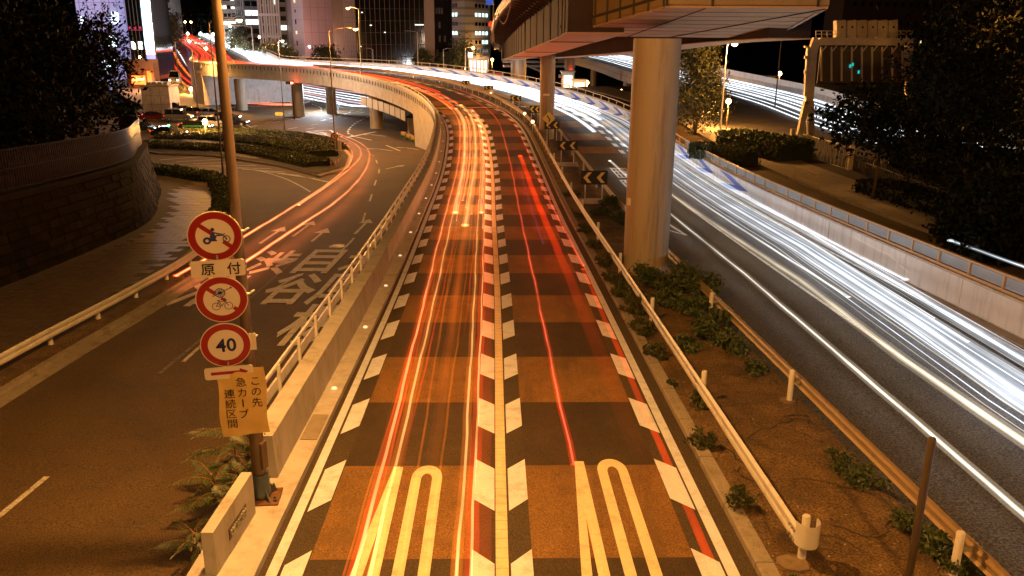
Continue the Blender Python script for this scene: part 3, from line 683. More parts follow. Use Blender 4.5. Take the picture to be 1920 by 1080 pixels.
bar(mb, .12, .03, .19, -.05, .02, z_); bar(mb, .08, .05, .13, .03, .014, z_); bar(mb, -.03, .075, .08, .04, .02, z_); bar(mb, .14, .03, .165, .045, .018, z_)
bar(mb, -.02, -.045, .02, -.085, .03, z_); disc(mb, .032, z_, z_+.003, 20, -.03, .125); local('motorcycle_emblem', mb, BLUE, e)
def plate(label, px, py, w_, h_, roll=0.0, name='plate_sign'):
    M = signM(px, py, roll=roll); e = sign_thing(name, label, M)
    local('plate', MB().poly(rrect(w_, h_, .05), .012, Vector((0, 0, 1))), WHITE, e)
    mb = MB(); mb.box((0, h_/2+.02, -.03), (.03, .12, .03)); mb.box((w_/2-.04, -.0, -.04), (.12, .04, .04)); local('bracket', mb, GALV, e); return e
e = plate('rounded white plate reading 原付 between the two upper round signs', 409, 503.5, .90, .31)
for ch, x in (('原', -.17), ('付', .26)):
    mb = text_mb(ch, .24, .001, .004); mb.v = [(v[0]+x, v[1]-.01, .004) for v in mb.v]; local('lettering', mb, BLACK, e, nocalc=True)
e = round_sign('round red-ringed sign with a cart wheel above a bicycle, second on the pole', 416, 561.5, .44)
r = .44
mb = MB(); bar(mb, -r*.5, r*.5, -r*.22, r*.27, .07, .002); bar(mb, -r*.03, r*.06, r*.16, -r*.06, .05, .002); bar(mb, r*.42, -r*.38, r*.58, -r*.5, .07, .002); local('red_bar', mb, RED, e)
mb = MB(); cx, cy = -.02, .13; ring(mb, .075, .09, z_, 32, cx, cy); disc(mb, .02, z_, z_+.003, 12, cx, cy)
for k in range(6): bar(mb, cx+.08*math.cos(k*PI/6), cy+.08*math.sin(k*PI/6), cx-.08*math.cos(k*PI/6), cy-.08*math.sin(k*PI/6), .010, z_)
bar(mb, cx-.13, cy-.06, cx+.21, cy+.10, .014, z_); bar(mb, cx+.18, cy+.11, cx+.20, cy+.07, .014, z_)
for bx in (-.105, .105): ring(mb, .062, .073, z_, 28, bx-.0, -.125)
for a in ((-.105, -.125, -.05, -.03), (-.05, -.03, .06, -.035), (.06, -.035, .105, -.125), (-.105, -.125, -.01, -.12), (-.01, -.12, .06, -.035), (-.01, -.12, -.06, -.01), (.06, -.035, .045, .02), (.02, .025, .06, .02), (-.085, -.008, -.035, -.008)): bar(mb, *a, .011, z_)
local('vehicle_emblem', mb, BLUE, e)
e = round_sign('round red-ringed speed limit sign reading 40, lowest of the three round signs', 423.5, 647, .435)
for ch, x in (('4', -.085), ('0', .095)):
    mb = text_mb(ch, .36, .001, .008); mb.v = [(v[0]*.95+x, v[1]*1.0+.0, .004) for v in mb.v]; local('numeral', mb, BLUE, e, nocalc=True)
e = plate('narrow white plate with a red arrow pointing right, under the speed limit sign', 429.5, 698.5, .84, .245)
mb = MB(); bar(mb, -.31, 0, .2, 0, .062, .002); mb.add([(.19, -.075, .005), (.34, 0, .005), (.19, .075, .005)], [(0, 1, 2)]); local('red_arrow', mb, RED, e)
M = signM(456, 754, tilt=.04, yaw=.20, back=-.075); e = sign_thing('banner', 'creased yellow sheet with black vertical lettering tied to the pole behind the arrow plate', M)
mb = MB(); nx_, ny_ = 16, 20; V = []
for j in range(ny_+1):
    for i in range(nx_+1):
        u, v = i/nx_-.5, j/ny_-.5; V.append((u*.84+.02*math.sin(7*v), v*1.34+.03*u, .012*math.sin(9*u+5*v)+.008*math.sin(21*v+3*u)))
mb.add(V, [(j*(nx_+1)+i, j*(nx_+1)+i+1, (j+1)*(nx_+1)+i+1, (j+1)*(nx_+1)+i) for j in range(ny_) for i in range(nx_)]); local('sheet', mb, BANNER, e, smooth=True)
for col_, x, y0, st_ in (('この先', .25, .42, .215), ('急カーブ', .0, .42, .215), ('連続区間', -.22, .20, .205)):
    for i, ch in enumerate(col_):
        mb = text_mb(ch, .20, .001, 0.0)
        if ch == 'ー': mb.v = [(v[1], v[0], v[2]) for v in mb.v]
        mb.v = [(v[0]+x, v[1]+y0-i*st_, .026) for v in mb.v]; local('lettering', mb, BLACK, e, nocalc=True)
# little number plate on the pole
p = at_y(474, 640, PB.y-.16); MB().box(p, (.12, .01, .32)).build('pole_number', WHITE, pole)

# tall plain post in the near right
b = at_z(1748, 824, 2.6); tp_ = empty('post', (b.x, b.y, MP.at(b.y-10, 6.9).z+.05), 'tall plain brown post standing in the median near the lower right corner', 'post')
mb = MB(); mb.tube([(b.x, b.y, tp_.location.z), (b.x, b.y, 2.6), (b.x, b.y, 2.63)], [.062, .062, .05], 16); mb.build('shaft', mat('post_dark_brown', (.065, .048, .032), .5, .1), tp_, smooth=True)

# ================================================================== CHEVRON BOARDS on the median
CG = 'chevron boards on the median'
def chev_board(label, px0, px1, py0, py1, tb, ob, n=2, block=False):
    base = MP.at(tb, ob, .1); Y = base.y-.02
    a = at_y((px0+px1)/2, (py0+py1)/2, Y); pa = at_y(px0, (py0+py1)/2, Y); pb = at_y(px1, (py0+py1)/2, Y); W_ = (pb-pa).length; pt = at_y((px0+px1)/2, py0, Y); pq = at_y((px0+px1)/2, py1, Y); H_ = (pt-pq).length
    e = empty('chevron_board', (a.x, a.y, base.z), label, 'road sign', CG)
    MB().box(a, (W_, .03, H_)).build('board', BLACK, e)
    for k in range(n):
        cx = a.x-W_/2+W_*(k+.5)/n; mb = MB(); s_ = H_*.36; y = a.y-.022
        for sg in (1, -1):
            mb.add([(cx-s_*.85, y, a.z), (cx+.1*s_, y, a.z+sg*s_*1.05), (cx+.85*s_, y, a.z+sg*s_*1.05), (cx-.05*s_, y, a.z)], [(0, 1, 2, 3)])
        mb.build('chevron', SIGNY, e)
    for sx in (-.32, .32):
        MB().tube([(a.x+sx*W_, a.y+.03, base.z), (a.x+sx*W_, a.y+.03, a.z+H_*.4)], .035, 10).build('leg', GUARD, e, smooth=True)
    if block: MB().box((a.x, a.y+.03, base.z+.14), (W_*1.15, .5, .3), taper=.92).build('footing', CONC, e)
    return e
chev_board('black board with two yellow chevrons on white legs, nearest the camera', 1089, 1139, 320, 346, 41.0, 6.25, 2, True)
chev_board('black board with two yellow chevrons standing behind a concrete block, second nearest', 1046, 1083, 264, 282, 57, 6.9, 2, True)
chev_board('black board with two yellow chevrons beside the base of the far pillar', 1021, 1049, 227, 242, 70, 6.7, 2)
chev_board('black board half hidden by the far pillar', 993, 1012, 198, 212, 80, 6.2, 2)
chev_board('black board with two yellow chevrons on the curve, third from the far end', 957, 977, 179, 189, 91, 6.1, 2)
chev_board('black board with two yellow chevrons on the curve, second from the far end', 908, 925, 160, 168, 100, 6.0, 2)
chev_board('black board with two yellow chevrons on the curve, farthest away', 867, 881, 150.5, 158.5, 108, 5.9, 2)
# yellow diamond bend sign
a = at_y(1029, 222, 78); e = empty('diamond_sign', (a.x, a.y, MP.at(68, 5.4).z), 'yellow diamond sign with a bent arrow, in front of the far pillar', 'road sign')
s_ = .62; MB().poly([(a.x-s_, a.y, a.z), (a.x, a.y, a.z-s_), (a.x+s_, a.y, a.z), (a.x, a.y, a.z+s_)], .02, Vector((0, -1, 0))).build('panel', SIGNY, e)
mb = MB()
for q in ((.05, -.3, .07, -.05), (.07, -.05, -.08, .1), (-.08, .1, -.12, .28)): 
    dd = Vector((q[2]-q[0], 0, q[3]-q[1])); n2 = Vector((-dd.z, 0, dd.x)).normalized()*.05; A_ = Vector((a.x+q[0], a.y-.008, a.z+q[1])); B_ = Vector((a.x+q[2], a.y-.008, a.z+q[3])); mb.add([A_-n2, B_-n2, B_+n2, A_+n2], [(0, 1, 2, 3)])
mb.build('bent_arrow', BLACK, e); MB().tube([(a.x, a.y+.04, e.location.z), (a.x, a.y+.04, a.z+.3)], .04, 8).build('post', DARKP, e)
# amber marker lights on the curve
am = emit('amber_lens', (1.0, .55, .16), 22); first = None
for i, (px, py) in enumerate(((860, 157.6), (888, 166), (919, 175), (939.6, 185.7), (964, 199), (984, 213), (998.6, 228))):
    tt_ = [113, 107, 101, 95, 88.5, 81, 75][i]; p = MP.at(tt_, 5.2, .1); q = at_y(px, py, p.y)
    if first is None:
        first = empty('marker_light', (0, 0, 0), 'x', 'marker light', 'amber marker lights along the curve')
        local('lens', MB().tube([(0, 0, -.12), (0, 0, 0), (0, 0, .12)], [.08, .15, .08], 10), am, first, smooth=True); local('stem', MB().tube([(0, 0, -1.1), (0, 0, -.12)], .03, 6), GALV, first); e = first
    else: e = clone(first)
    e.location = q; e['label'] = ['amber light on the guardrail left of the farthest chevron board', 'amber light on the guardrail just right of the farthest chevron board', 'amber light below the second farthest chevron board', 'amber light left of the third farthest chevron board', 'amber light just below the third farthest chevron board', 'amber light left of the half hidden chevron board', 'amber light nearest the far pillar'][i]
# ================================================================== OVERHEAD EXPRESSWAY
ov = empty('overhead_expressway', at_d(1210, 500, 35.5), 'steel box girder expressway passing overhead on round tan pillars with a wide pier beam', 'overpass')
def pillar(px, py, D, r, ztop, zb, name='pillar', band=True):
    p = at_d(px, py, D); MB().tube([(p.x, p.y, zb), (p.x, p.y, ztop)], r, 40).build(name, PILLAR, ov, smooth=True); return p
pc = MP.at(23.6, 6.28, 0); pz = pc.z
MB().tube([(pc.x, pc.y, pz-.2), (pc.x, pc.y, 8.6)], .93, 48).build('pillar', PILLAR, ov, smooth=True)
for z in (3.55, 6.25): MB().tube([(pc.x, pc.y, z), (pc.x, pc.y, z+.035)], .938, 48).build('weld_band', PILLAR, ov, smooth=True)
MB().tube([(pc.x, pc.y, pz-.1), (pc.x, pc.y, pz+.16), (pc.x, pc.y, pz+.2)], [1.12, 1.12, 1.0], 40).build('pillar_base', CONCD, ov, smooth=True)
MB().box((pc.x-.87, pc.y-.40, 2.2), (.02, .22, .3), Matrix.Rotation(.45, 3, 'Z')).build('number_plate', WHITE, ov)
q2 = MP.at(71.2, 5.72, 0); MB().tube([(q2.x, q2.y, q2.z-.2), (q2.x, q2.y, 7.0)], .72, 32).build('pillar', PILLAR, ov, smooth=True)
MB().box((q2.x-.1, q2.y-.74, 3.4), (.62, .03, .2)).build('number_plate', WHITE, ov)
for px, D, r in ((977, 122, .78), (963, 124, .42), (1068, 150, .9)):
    p = at_d(px, 112, D); MB().tube([(p.x, p.y, -5), (p.x, p.y, p.z+.3)], r, 24).build('pillar', PILLAR, ov, smooth=True)
# haunched pier beam
A = at_d(1051, 67.5, 36.2); Dd = at_d(1452, 72.5, 36.8); B = at_d(1250, 14, 28.5); Cc = at_d(1554, 15.5, 28.6)
H3 = 3.6; BODY = [A, B, Cc, Dd]
top = [Vector((p.x, p.y, 12.9)) for p in BODY]; lift = up*.10
mb = MB(); mb.add([p+lift for p in BODY]+top, [(0, 3, 2, 1), (4, 5, 6, 7), (0, 1, 5, 4), (1, 2, 6, 5), (2, 3, 7, 6), (3, 0, 4, 7)]); mb.build('pier_beam', STEELT, ov)
def lerp(a, b, u): return a+(b-a)*u
NB = 8
for i in range(NB):     # soffit plates across the beam
    u, v = i/NB+.009, (i+1)/NB-.009
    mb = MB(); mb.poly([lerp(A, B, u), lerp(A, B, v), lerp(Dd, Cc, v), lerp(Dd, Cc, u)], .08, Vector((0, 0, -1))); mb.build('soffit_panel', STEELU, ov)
nl = (B-A).cross(up).normalized(); nl = nl if nl.dot(-A) > 0 else -nl
for i in range(9):      # upright seams on the left face and a lower flange line
    u = .02+i*.12; p = lerp(A, B, u); dr = (B-A).normalized()*.03
    MB().poly([p-dr+up*.02, p+dr+up*.02, p+dr+up*3.4, p-dr+up*3.4], .05, nl).build('seam', JOINT, ov) if False else MB().box(p+up*1.75+nl*.02, (.07, .07, 3.4)).build('stiffener', JOINT, ov)
for (P0, P1) in ((A, B), (B, Cc)):
    nf = (P1-P0).cross(up).normalized(); nf = nf if nf.dot(-P0) > 0 else -nf
    mb = MB(); mb.poly([P0+up*.34+nf*.05, P1+up*.34+nf*.05, P1+up*.44+nf*.05, P0+up*.44+nf*.05], .05, nf); mb.build('flange_line', JOINT, ov)
for u in (.0, .28, .93):
    p = lerp(B, Cc, u); MB().box(p+up*1.3+Vector((0, -.03, 0)), (.08, .06, 2.5)).build('stiffener', JOINT, ov)
p = lerp(A, B, .22); MB().poly([p+up*1.3+nl*.03, p+(B-A).normalized()*.6+up*1.35+nl*.03, p+(B-A).normalized()*.6+up*3+nl*.03, p+up*3+nl*.03], .025, nl).build('inspection_door', STEELT, ov)
mb = MB(); mb.tube([lerp(A, Dd, .49)+up*-.03, lerp(B, Cc, .98)+up*-.03], .022, 6); mb.tube([lerp(A, Dd, .30)+up*-.03, lerp(B, Cc, .24)+up*-.03], .018, 6); mb.build('conduit', JOINT, ov, kind='stuff')
MB().tube([lerp(Dd, Cc, .05)+Vector((-.2, 0, -.05)), lerp(Dd, Cc, .9)+Vector((-.2, 0, -.05))], .03, 8).build('drain_pipe', GALV, ov)
MB().box((pc.x+.25, pc.y+1.1, 8.45), (.9, .25, .16), Matrix.Rotation(.4, 3, 'Z')).build('bearing', JOINT, ov)
# left box girder
GP = PolyPath([at_d(1064, 60, 33.5), at_d(1053, 67, 36.2), at_d(1022, 80, 43), at_d(984, 96, 53), at_d(961, 105, 69), at_d(946, 110.5, 97), at_d(941, 112, 142), at_d(940, 113, 190)])
GT = rng_t(0, GP.len-1, 1.2)
MB().sweep(GP, [(0, 0), (0, 2.25), (2.3, 2.25), (2.3, 0)], GT).build('box_girder', STEELD, ov)
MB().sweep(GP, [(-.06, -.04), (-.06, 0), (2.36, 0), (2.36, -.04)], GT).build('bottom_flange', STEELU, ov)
def dright(t): return float(np.interp(t, [0, 10, 25, 50, 170], [11.5, 10, 8.5, 8, 8]))
MB().sweep(GP, lambda t: [(-1.5, 2.36), (-1.5, 2.62), (dright(t), 2.62), (dright(t), 2.3), (2.3, 2.26), (0, 2.26)], GT).build('deck_slab', STEELD, ov)
MB().sweep(GP, [(-1.62, 2.25), (-1.62, 2.85), (-1.5, 2.85), (-1.5, 2.25)], GT).build('parapet', DARKP, ov)
MB().sweep(GP, [(-1.66, 2.5), (-1.66, 2.56), (-1.62, 2.56), (-1.62, 2.5)], GT).build('edge_strip', GALV, ov)
MB().sweep(GP, [(-.16, 2.1), (-.16, 2.26), (-.02, 2.26), (-.02, 2.1)], GT).build('drip_edge', GALV, ov)
MB().sweep(GP, [(-.5, 2.0), (-.5, 2.16), (-.35, 2.16), (-.35, 2.0)], GT).build('drain_channel', BLACK, ov)
for i in range(64):
    t = .8+i*1.3
    if t > GP.len-2: break
    MB().sweep(GP, [(-1.48, 2.28), (-.02, 2.24), (-.02, 1.75)], [t, t+.12]).build('bracket', STEELD, ov)
for i in range(30):
    t = 1.2+i*3.1
    if t > GP.len-2: break
    MB().sweep(GP, [(-.035, .02), (-.035, 2.2), (0, 2.2), (0, .02)], [t, t+.07]).build('web_stiffener', STEELD, ov)
mb = MB()
for t0 in (7.6, 20, 36):
    for k in range(22):
        for dt_ in (-.16, .16): p = GP.at(t0+dt_, -.03, .08+k*.1); mb.box(p, (.035, .05, .035))
    for k in range(22):
        for dt_ in (-.16, .16): p = GP.at(t0+dt_, .05+k*.1, -.06); mb.box(p, (.05, .05, .035))
mb.build('splice_bolts', STEELD, ov, kind='stuff')
# second box girder diverging to the right
G2 = PolyPath([at_d(1440, 71, 33.5), at_d(1330, 77.5, 38.5), at_d(1190, 95, 50), at_d(1100, 103, 66), at_d(1036, 107, 84), at_d(1010, 109, 110)])
T_2 = rng_t(0, G2.len-1, 1.2)
MB().sweep(G2, [(0, 0), (0, 1.9), (1.9, 1.9), (1.9, 0)], T_2).build('box_girder', STEELD, ov)
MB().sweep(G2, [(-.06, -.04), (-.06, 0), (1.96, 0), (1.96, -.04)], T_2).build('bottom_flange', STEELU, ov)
for i in range(9):
    t = 3+i*5.5; a = G2.at(t, 0, 1.3); b_ = G2.at(t, -3.5, 1.3); MB().tube([a, b_], .09, 6).build('cross_beam', STEELD, ov)
mb = MB(); pts = [GP.at(9+1.4*k, -1.75, 2.4-1.1*math.sin(PI*k/8)) for k in range(9)]; mb.tube(pts, .035, 6); pts = [GP.at(24+2.5*k, -1.75, 2.4-1.5*math.sin(PI*k/8)) for k in range(9)]; mb.tube(pts, .045, 6); mb.build('hanging_cable', BLACK, ov, kind='stuff')
# signs on the overpass edge
p = at_d(921, 45.5, 80); e = empty('round_sign', (p.x, p.y, p.z), 'small round red sign on a pale post under the overpass edge', 'road sign')
MB().tube([(p.x, p.y-.04, p.z), (p.x, p.y, p.z)], .30, 24).build('disc', WHITE, e) if False else None
e2 = MB(); disc(e2, .30, 0, .03, 28); e2.v = [(p.x+v[0], p.y-v[2], p.z+v[1]) for v in e2.v]; e2.build('disc', emit('red_face', (.9, .06, .03), .55), e)
e2 = MB(); ring(e2, .13, .2, .035, 24, 0, 0); bar(e2, -.1, -.1, .1, .1, .05, .035); e2.v = [(p.x+v[0], p.y-v[2], p.z+v[1]) for v in e2.v]; e2.build('emblem', WHITE, e)
MB().tube([(p.x+.22, p.y+.06, p.z-.9), (p.x+.22, p.y+.06, p.z+2.6)], .06, 8).build('post', CONC, e)
MB().box((p.x+.1, p.y+.1, p.z-1.1), (.42, .3, 1.1)).build('cabinet', CONC, e)
p = at_d(918, 3, 80); e = empty('blue_sign', p, 'small blue sign with white characters at the top edge beside the overpass', 'road sign')
MB().box(p, (.72, .04, .62)).build('panel', emit('blue_face', (.03, .10, .5), .7), e)
mb = text_mb('急カーブ', .17, .001, .002); mb.v = [(p.x+v[0], p.y-.03, p.z-.12+v[1]) for v in mb.v]; mb.build('lettering', WHITE, e, nocalc=True)

# ================================================================== SIDE RAMP behind the gantry
RP = PolyPath([at_d(1920, 350, 56), at_d(1720, 300, 66), at_d(1600, 272, 73.5), at_d(1500, 240, 83), at_d(1400, 199, 98), at_d(1290, 165, 119), at_d(1189, 137, 142), at_d(1110, 113, 185), at_d(1045, 100, 240)])
ra = empty('side_ramp', RP.at(40, 0, -2), 'cream walled ramp road curving behind the gantry and passing right of the pillars', 'ramp')
RT_ = rng_t(0, RP.len-1, 1.5)
MB().sweep(RP, [(-.02, 0), (-.02, -1.05), (-.05, -2.0), (1.5, -2.1), (9.2, -1.9), (9.6, 1.25), (9.35, 1.25), (9.3, .40), (.28, -.42), (.25, 0)], RT_).build('deck', CONC, ra)
MB().sweep(RP, [(.26, -.40), (9.28, .42)], RT_, closed=False, cap=False).build('road_surface', ASPH, ra)
MB().sweep(RP, [(-.07, -1.0), (-.07, -.93), (-.02, -.93), (-.02, -1.0)], RT_).build('moulding', CONCD, ra)
MB().sweep(RP, [(9.4, 1.26), (9.4, 2.0), (9.46, 2.0), (9.46, 1.26)], RT_).build('screen', PANEL, ra)
for t in (60, 118, 160, 200): 
    p = RP.at(t, 4.5, -2.3); MB().tube([(p.x, p.y, -5), (p.x, p.y, p.z+.1)], .85, 20).build('pier', PILLAR, ra, smooth=True)

# ================================================================== STREET LAMPS
def light(p, power, col=SODIUM, r=.25, name='lamp_light', parent=None, spot=None):
    l = bpy.data.lights.new(name, 'SPOT' if spot else 'POINT'); l.energy = power; l.color = col; l.shadow_soft_size = r
    if spot: l.spot_size = math.radians(spot); l.spot_blend = .7
    o = bpy.data.objects.new(name, l); COL.objects.link(o); o.location = p; return o
def street_lamp(label, base, h, arm, mt, lit=0.0, col=SODIUM, group='street lamps', r=.09, star=.16, kind='arm'):
    e = empty('street_lamp', base, label, 'street lamp', group); B_ = Vector(base); T = B_+up*h
    mb = MB(); mb.tube([B_, B_+up*.9, B_+up*.95, T], [r*1.5, r*1.45, r, r*.6], 12); mb.build('shaft', mt, e, smooth=True)
    av = Vector((arm[0], arm[1], 0)); an = av.normalized() if av.length else Vector((1, 0, 0)); rot = Matrix.Rotation(math.atan2(an.y, an.x), 3, 'Z')
    if av.length: MB().tube([T-up*.15, T+av*.3+up*.12, T+av*.7+up*.2, T+av+up*.2], .04, 8).build('arm', mt, e, smooth=True)
    hp = T+av+up*.2+an*.3
    MB().box(hp, (.75, .30, .16), rot, taper=.65).build('lamp_head', DARKP if not lit else mt, e)
    if lit:
        mb = MB(); mb.tube([hp-up*.10-an*.22, hp-up*.14, hp-up*.10+an*.22], [star*.5, star, star*.5], 10); mb.build('bulb', LAMP if col == SODIUM else LAMPW, e, smooth=True)
        light(hp-up*.35, lit, col)
    else: MB().box(hp-up*.10, (.5, .2, .04), rot).build('lens', GLASSD, e)
    return e
light(NEARLAMP-up*.05, 8600, SODIUM, .22)
q = MP.at(-19, -4.9, .2); street_lamp('tall brown lamp post behind the viewpoint on the left parapet', (q.x, q.y, q.z), 12.5, (1.2, .3), BROWNP, 4500)
q = MP.at(-10, 6.9, .2); street_lamp('tall brown lamp post in the median behind the viewpoint', (q.x, q.y, q.z), 12.5, (-.6, .2), BROWNP, 6000)
def lp(px, pyb, D=None, surf='z', z=-4.7):
    return at_d(px, pyb, D) if D else gl(px, pyb)
b = gl(419, 332); street_lamp('thin dark lamp post rising from the hedge corner left of the sign pole', (b.x, b.y, zl(b.x, b.y)), 12.9, (2.3, -.2), DARKP, 3800, r=.075)
b = gl(534, 249); e = street_lamp('dark lamp post on the traffic island with a small direction sign halfway up', (b.x, b.y, zl(b.x, b.y)), 12.6, (.6, -.6), DARKP, 7000, col=(1, .68, .45))
p = at_y(523, 213.5, b.y-.1); MB().poly([Vector((p.x+v[0], p.y, p.z+v[1])) for v in rrect(1.15, .5, .22)], .05, Vector((0, -1, 0))).build('direction_sign', SIGNY, e)
b = gl(629, 286); b = Vector((b.x, b.y, zl(b.x, b.y))); e = street_lamp('brown lamp post with a round sign near its foot, by the hedge island tip', b, 13.4, (2.6, .2), BROWNP, 10000)
p = at_y(627, 255.5, b.y-.15); mb = MB(); disc(mb, .42, 0, .03, 30); mb.v = [(p.x+v[0], p.y-v[2], p.z+v[1]) for v in mb.v]; mb.build('sign_disc', WHITE, e)
mb = MB(); ring(mb, .28, .41, .033, 30); bar(mb, -.22, .22, .22, -.22, .08, .033); mb.v = [(p.x+v[0], p.y-v[2], p.z+v[1]) for v in mb.v]; mb.build('sign_ring', RED, e)
mb = MB(); bar(mb, -.02, -.2, -.02, .1, .07, .034); bar(mb, -.02, .08, .17, .08, .07, .034); mb.v = [(p.x+v[0], p.y-v[2], p.z+v[1]) for v in mb.v]; mb.build('sign_arrow', BLUE, e)
MB().box(at_y(637, 277, b.y-.05), (.42, .04, 1.7)).build('notice_board', WHITE, e)
p = MP.at(118.5, -4.95, .9); e = street_lamp('tall tan lamp post with a lit lamp on the curved viaduct wall', p, 9.3, (-1.4, .8), PILLAR, 11000)
# lamps under and beside the overpass
b = Vector((17.9, 72.3, -.5)); street_lamp('pale lamp post reaching the overpass soffit, in front of the dark conifer', b, 8.6, (.3, -.2), CONC, 4200)
b = at_d(2030, 330, 47); street_lamp('lamp post on the right verge just outside the right edge of the picture', (b.x, b.y, b.z-1), 10, (-.8, .4), DARKP, 3500)
b = at_d(1448, 250, 96); street_lamp('thin dark lamp post behind the ramp, right of the conifer', (b.x, b.y, -2.5), 11.2, (.2, -.4), DARKP, 0)
def ball_lamp(label, px, py, D, zb, power, r=.2, col=SODIUM):
    p = at_d(px, py, D); e = empty('street_lamp', (p.x, p.y, zb), label, 'street lamp', 'street lamps')
    MB().tube([(p.x, p.y, zb), (p.x, p.y, p.z-.1)], .06, 8).build('shaft', BROWNP, e)
    q = [(p.x, p.y, p.z-r), (p.x, p.y, p.z-r*.6), (p.x, p.y, p.z), (p.x, p.y, p.z+r*.6), (p.x, p.y, p.z+r)]
    MB().tube(q, [r*.3, r*.8, r, r*.8, r*.3], 12).build('globe', LAMP if col == SODIUM else LAMPW, e, smooth=True)
    if power: light(p-Vector((0, .5, 0))-up*.3, power, col)
ball_lamp('bright amber lamp on a short post right of the conifer', 1366, 190, 80, -.5, 3600, .26)
ball_lamp('amber lamp far behind the ramp, above a dark kiosk', 1462, 138, 120, -3, 700, .3)
ball_lamp('bright amber lamp low between the two big pillars', 1165, 172, 110, -1.2, 6000, .3)
ball_lamp('amber lamp beside the bright entrance canopy left of the cream ramp pier', 1101, 155, 125, -2.5, 4500, .26)
ball_lamp('bright amber lamp above the far barrier left of the striped shop', 867, 134.5, 190, -3, 3500, .42)
ball_lamp('amber lamp high on the shopfront under the overpass edge', 923, 112, 200, -3, 3500, .34)
ball_lamp('amber globe standing in for a car headlight before the stopped cars', 384, 228, 112, -4.7, 9000, .34)  # globe on a post stands in for a car headlight
ball_lamp('amber lamp on the pavement corner above the pale kiosk', 358, 167, 178, -4.7, 4000, .4)
ball_lamp('amber bracket lamp on the dark glass building at the far left', 262, 107, 190, -4.7, 600, .26)
for lbl, px, py, D, pw in (('amber street lamp far up the hill road, leftmost', 347, 41, 330, 0), ('amber street lamp far up the hill road, second from the left', 358, 41.5, 335, 0), ('white street lamp far up the hill, left of the pole', 352, 63, 330, 3000), ('white street lamp far up the hill, just left of the sign pole', 376, 63, 300, 3000), ('white street lamp on the hill beside the dark hedge', 303, 63, 330, 0), ('white street lamp right of the others on the hill', 400, 64, 300, 0)):
    ball_lamp(lbl, px, py, D, at_d(px, py, D).z-7, pw, .5 if 'white' in lbl else .35, SODIUM if 'amber' in lbl else (.85, .93, 1.0))
# arm lamps behind the viaduct
for lbl, px, pb, pt, D, ax, lit in (('lit lamp post arching left above the viaduct, just right of the sign pole', 477, 118, 50, 190, -4.5, 5000), ('brown lamp post with two arms in front of the white mullioned building', 507, 118, 70, 215, -2.0, 3500), ('pale lamp post beside the tree in front of the pink building', 609, 118, 88, 220, -3.5, 12000), ('tan lamp post in front of the dark glass building', 700, 124, 92, 195, -1.4, 0), ('grey double lamp post beside the white pillar of the dark glass building', 784, 130, 60, 190, -2.5, 0), ('pale curved lamp post right of the white pillar', 832, 132, 92, 190, 2.0, 0), ('grey lamp post at the foot of the banded tower', 873, 140, 90, 190, 1.5, 2600)):
    bb = at_d(px, pb, D); tt_ = at_d(px, pt, D); street_lamp(lbl, (bb.x, bb.y, bb.z-2.5), tt_.z-bb.z+2.5, (ax, -.2), BROWNP if 'brown' in lbl else CONC, lit, r=.16, star=.35, col=(1.0, .60, .50) if 'pink' in lbl else SODIUM)  # pinkish light on the pink building's post is added to brighten the tower
b = gl(371, 207); street_lamp('tall lamp post at the pavement corner behind the stopped cars', (b.x, b.y, GF), 11.0, (2.6, -.6), DARKP, 26000, r=.11, star=.3)
b = at_d(337, 165, 185); street_lamp('tall lamp post on the far left pavement beside the truck', (b.x, b.y, GF), 12.0, (3.2, -.6), DARKP, 15000, r=.12, star=.3)
b = gl(617, 292); e = empty('warning_light', (b.x, b.y, zl(b.x, b.y)), 'pair of amber warning lights stacked on a post at the tip of the hedge island', 'warning light')
for py in (283.5, 292.5):
    p = at_y(617, py, b.y); MB().tube([(p.x, p.y-.2, p.z), (p.x, p.y+.1, p.z)], .2, 16).build('lamp', emit('amber_lens_big', (1.0, .62, .18), 30), e)
MB().tube([(b.x, b.y+.15, e.location.z), (b.x, b.y+.15, p.z+.8)], .08, 8).build('post', SIGNY, e)
light(at_y(617, 288, b.y-.6), 500, (1, .55, .15), .2)
first = None
for i, (px, py) in enumerate(((609, 312), (621, 316), (630, 318), (635, 313), (639, 308))):
    b = gl(px, py); 
    if first is None:
        first = empty('delineator_post', (0, 0, 0), 'x', 'bollard', 'posts at the tip of the hedge island'); local('tube', MB().tube([(0, 0, 0), (0, 0, .8)], .05, 10), mat('post_orange', (.55, .16, .03), .5), first); local('band', MB().tube([(0, 0, .5), (0, 0, .62)], .055, 10), WHITE, first); local('band', MB().tube([(0, 0, .68), (0, 0, .74)], .055, 10), WHITE, first); e = first
    else: e = clone(first)
    e.location = (b.x, b.y, zl(b.x, b.y)); e['label'] = 'orange post with white bands at the tip of the hedge island, '+['farthest left', 'second from the left', 'middle one', 'fourth from the left', 'farthest right'][i]
for i in range(5):
    b = gl(300+14.5*i, 258); e = clone(first); e.location = (b.x, b.y, zl(b.x, b.y)); e['group'] = 'posts beside the stopped cars'; e['label'] = 'orange post in front of the black taxi, '+['leftmost', 'second from the left', 'middle one', 'second from the right', 'rightmost'][i]
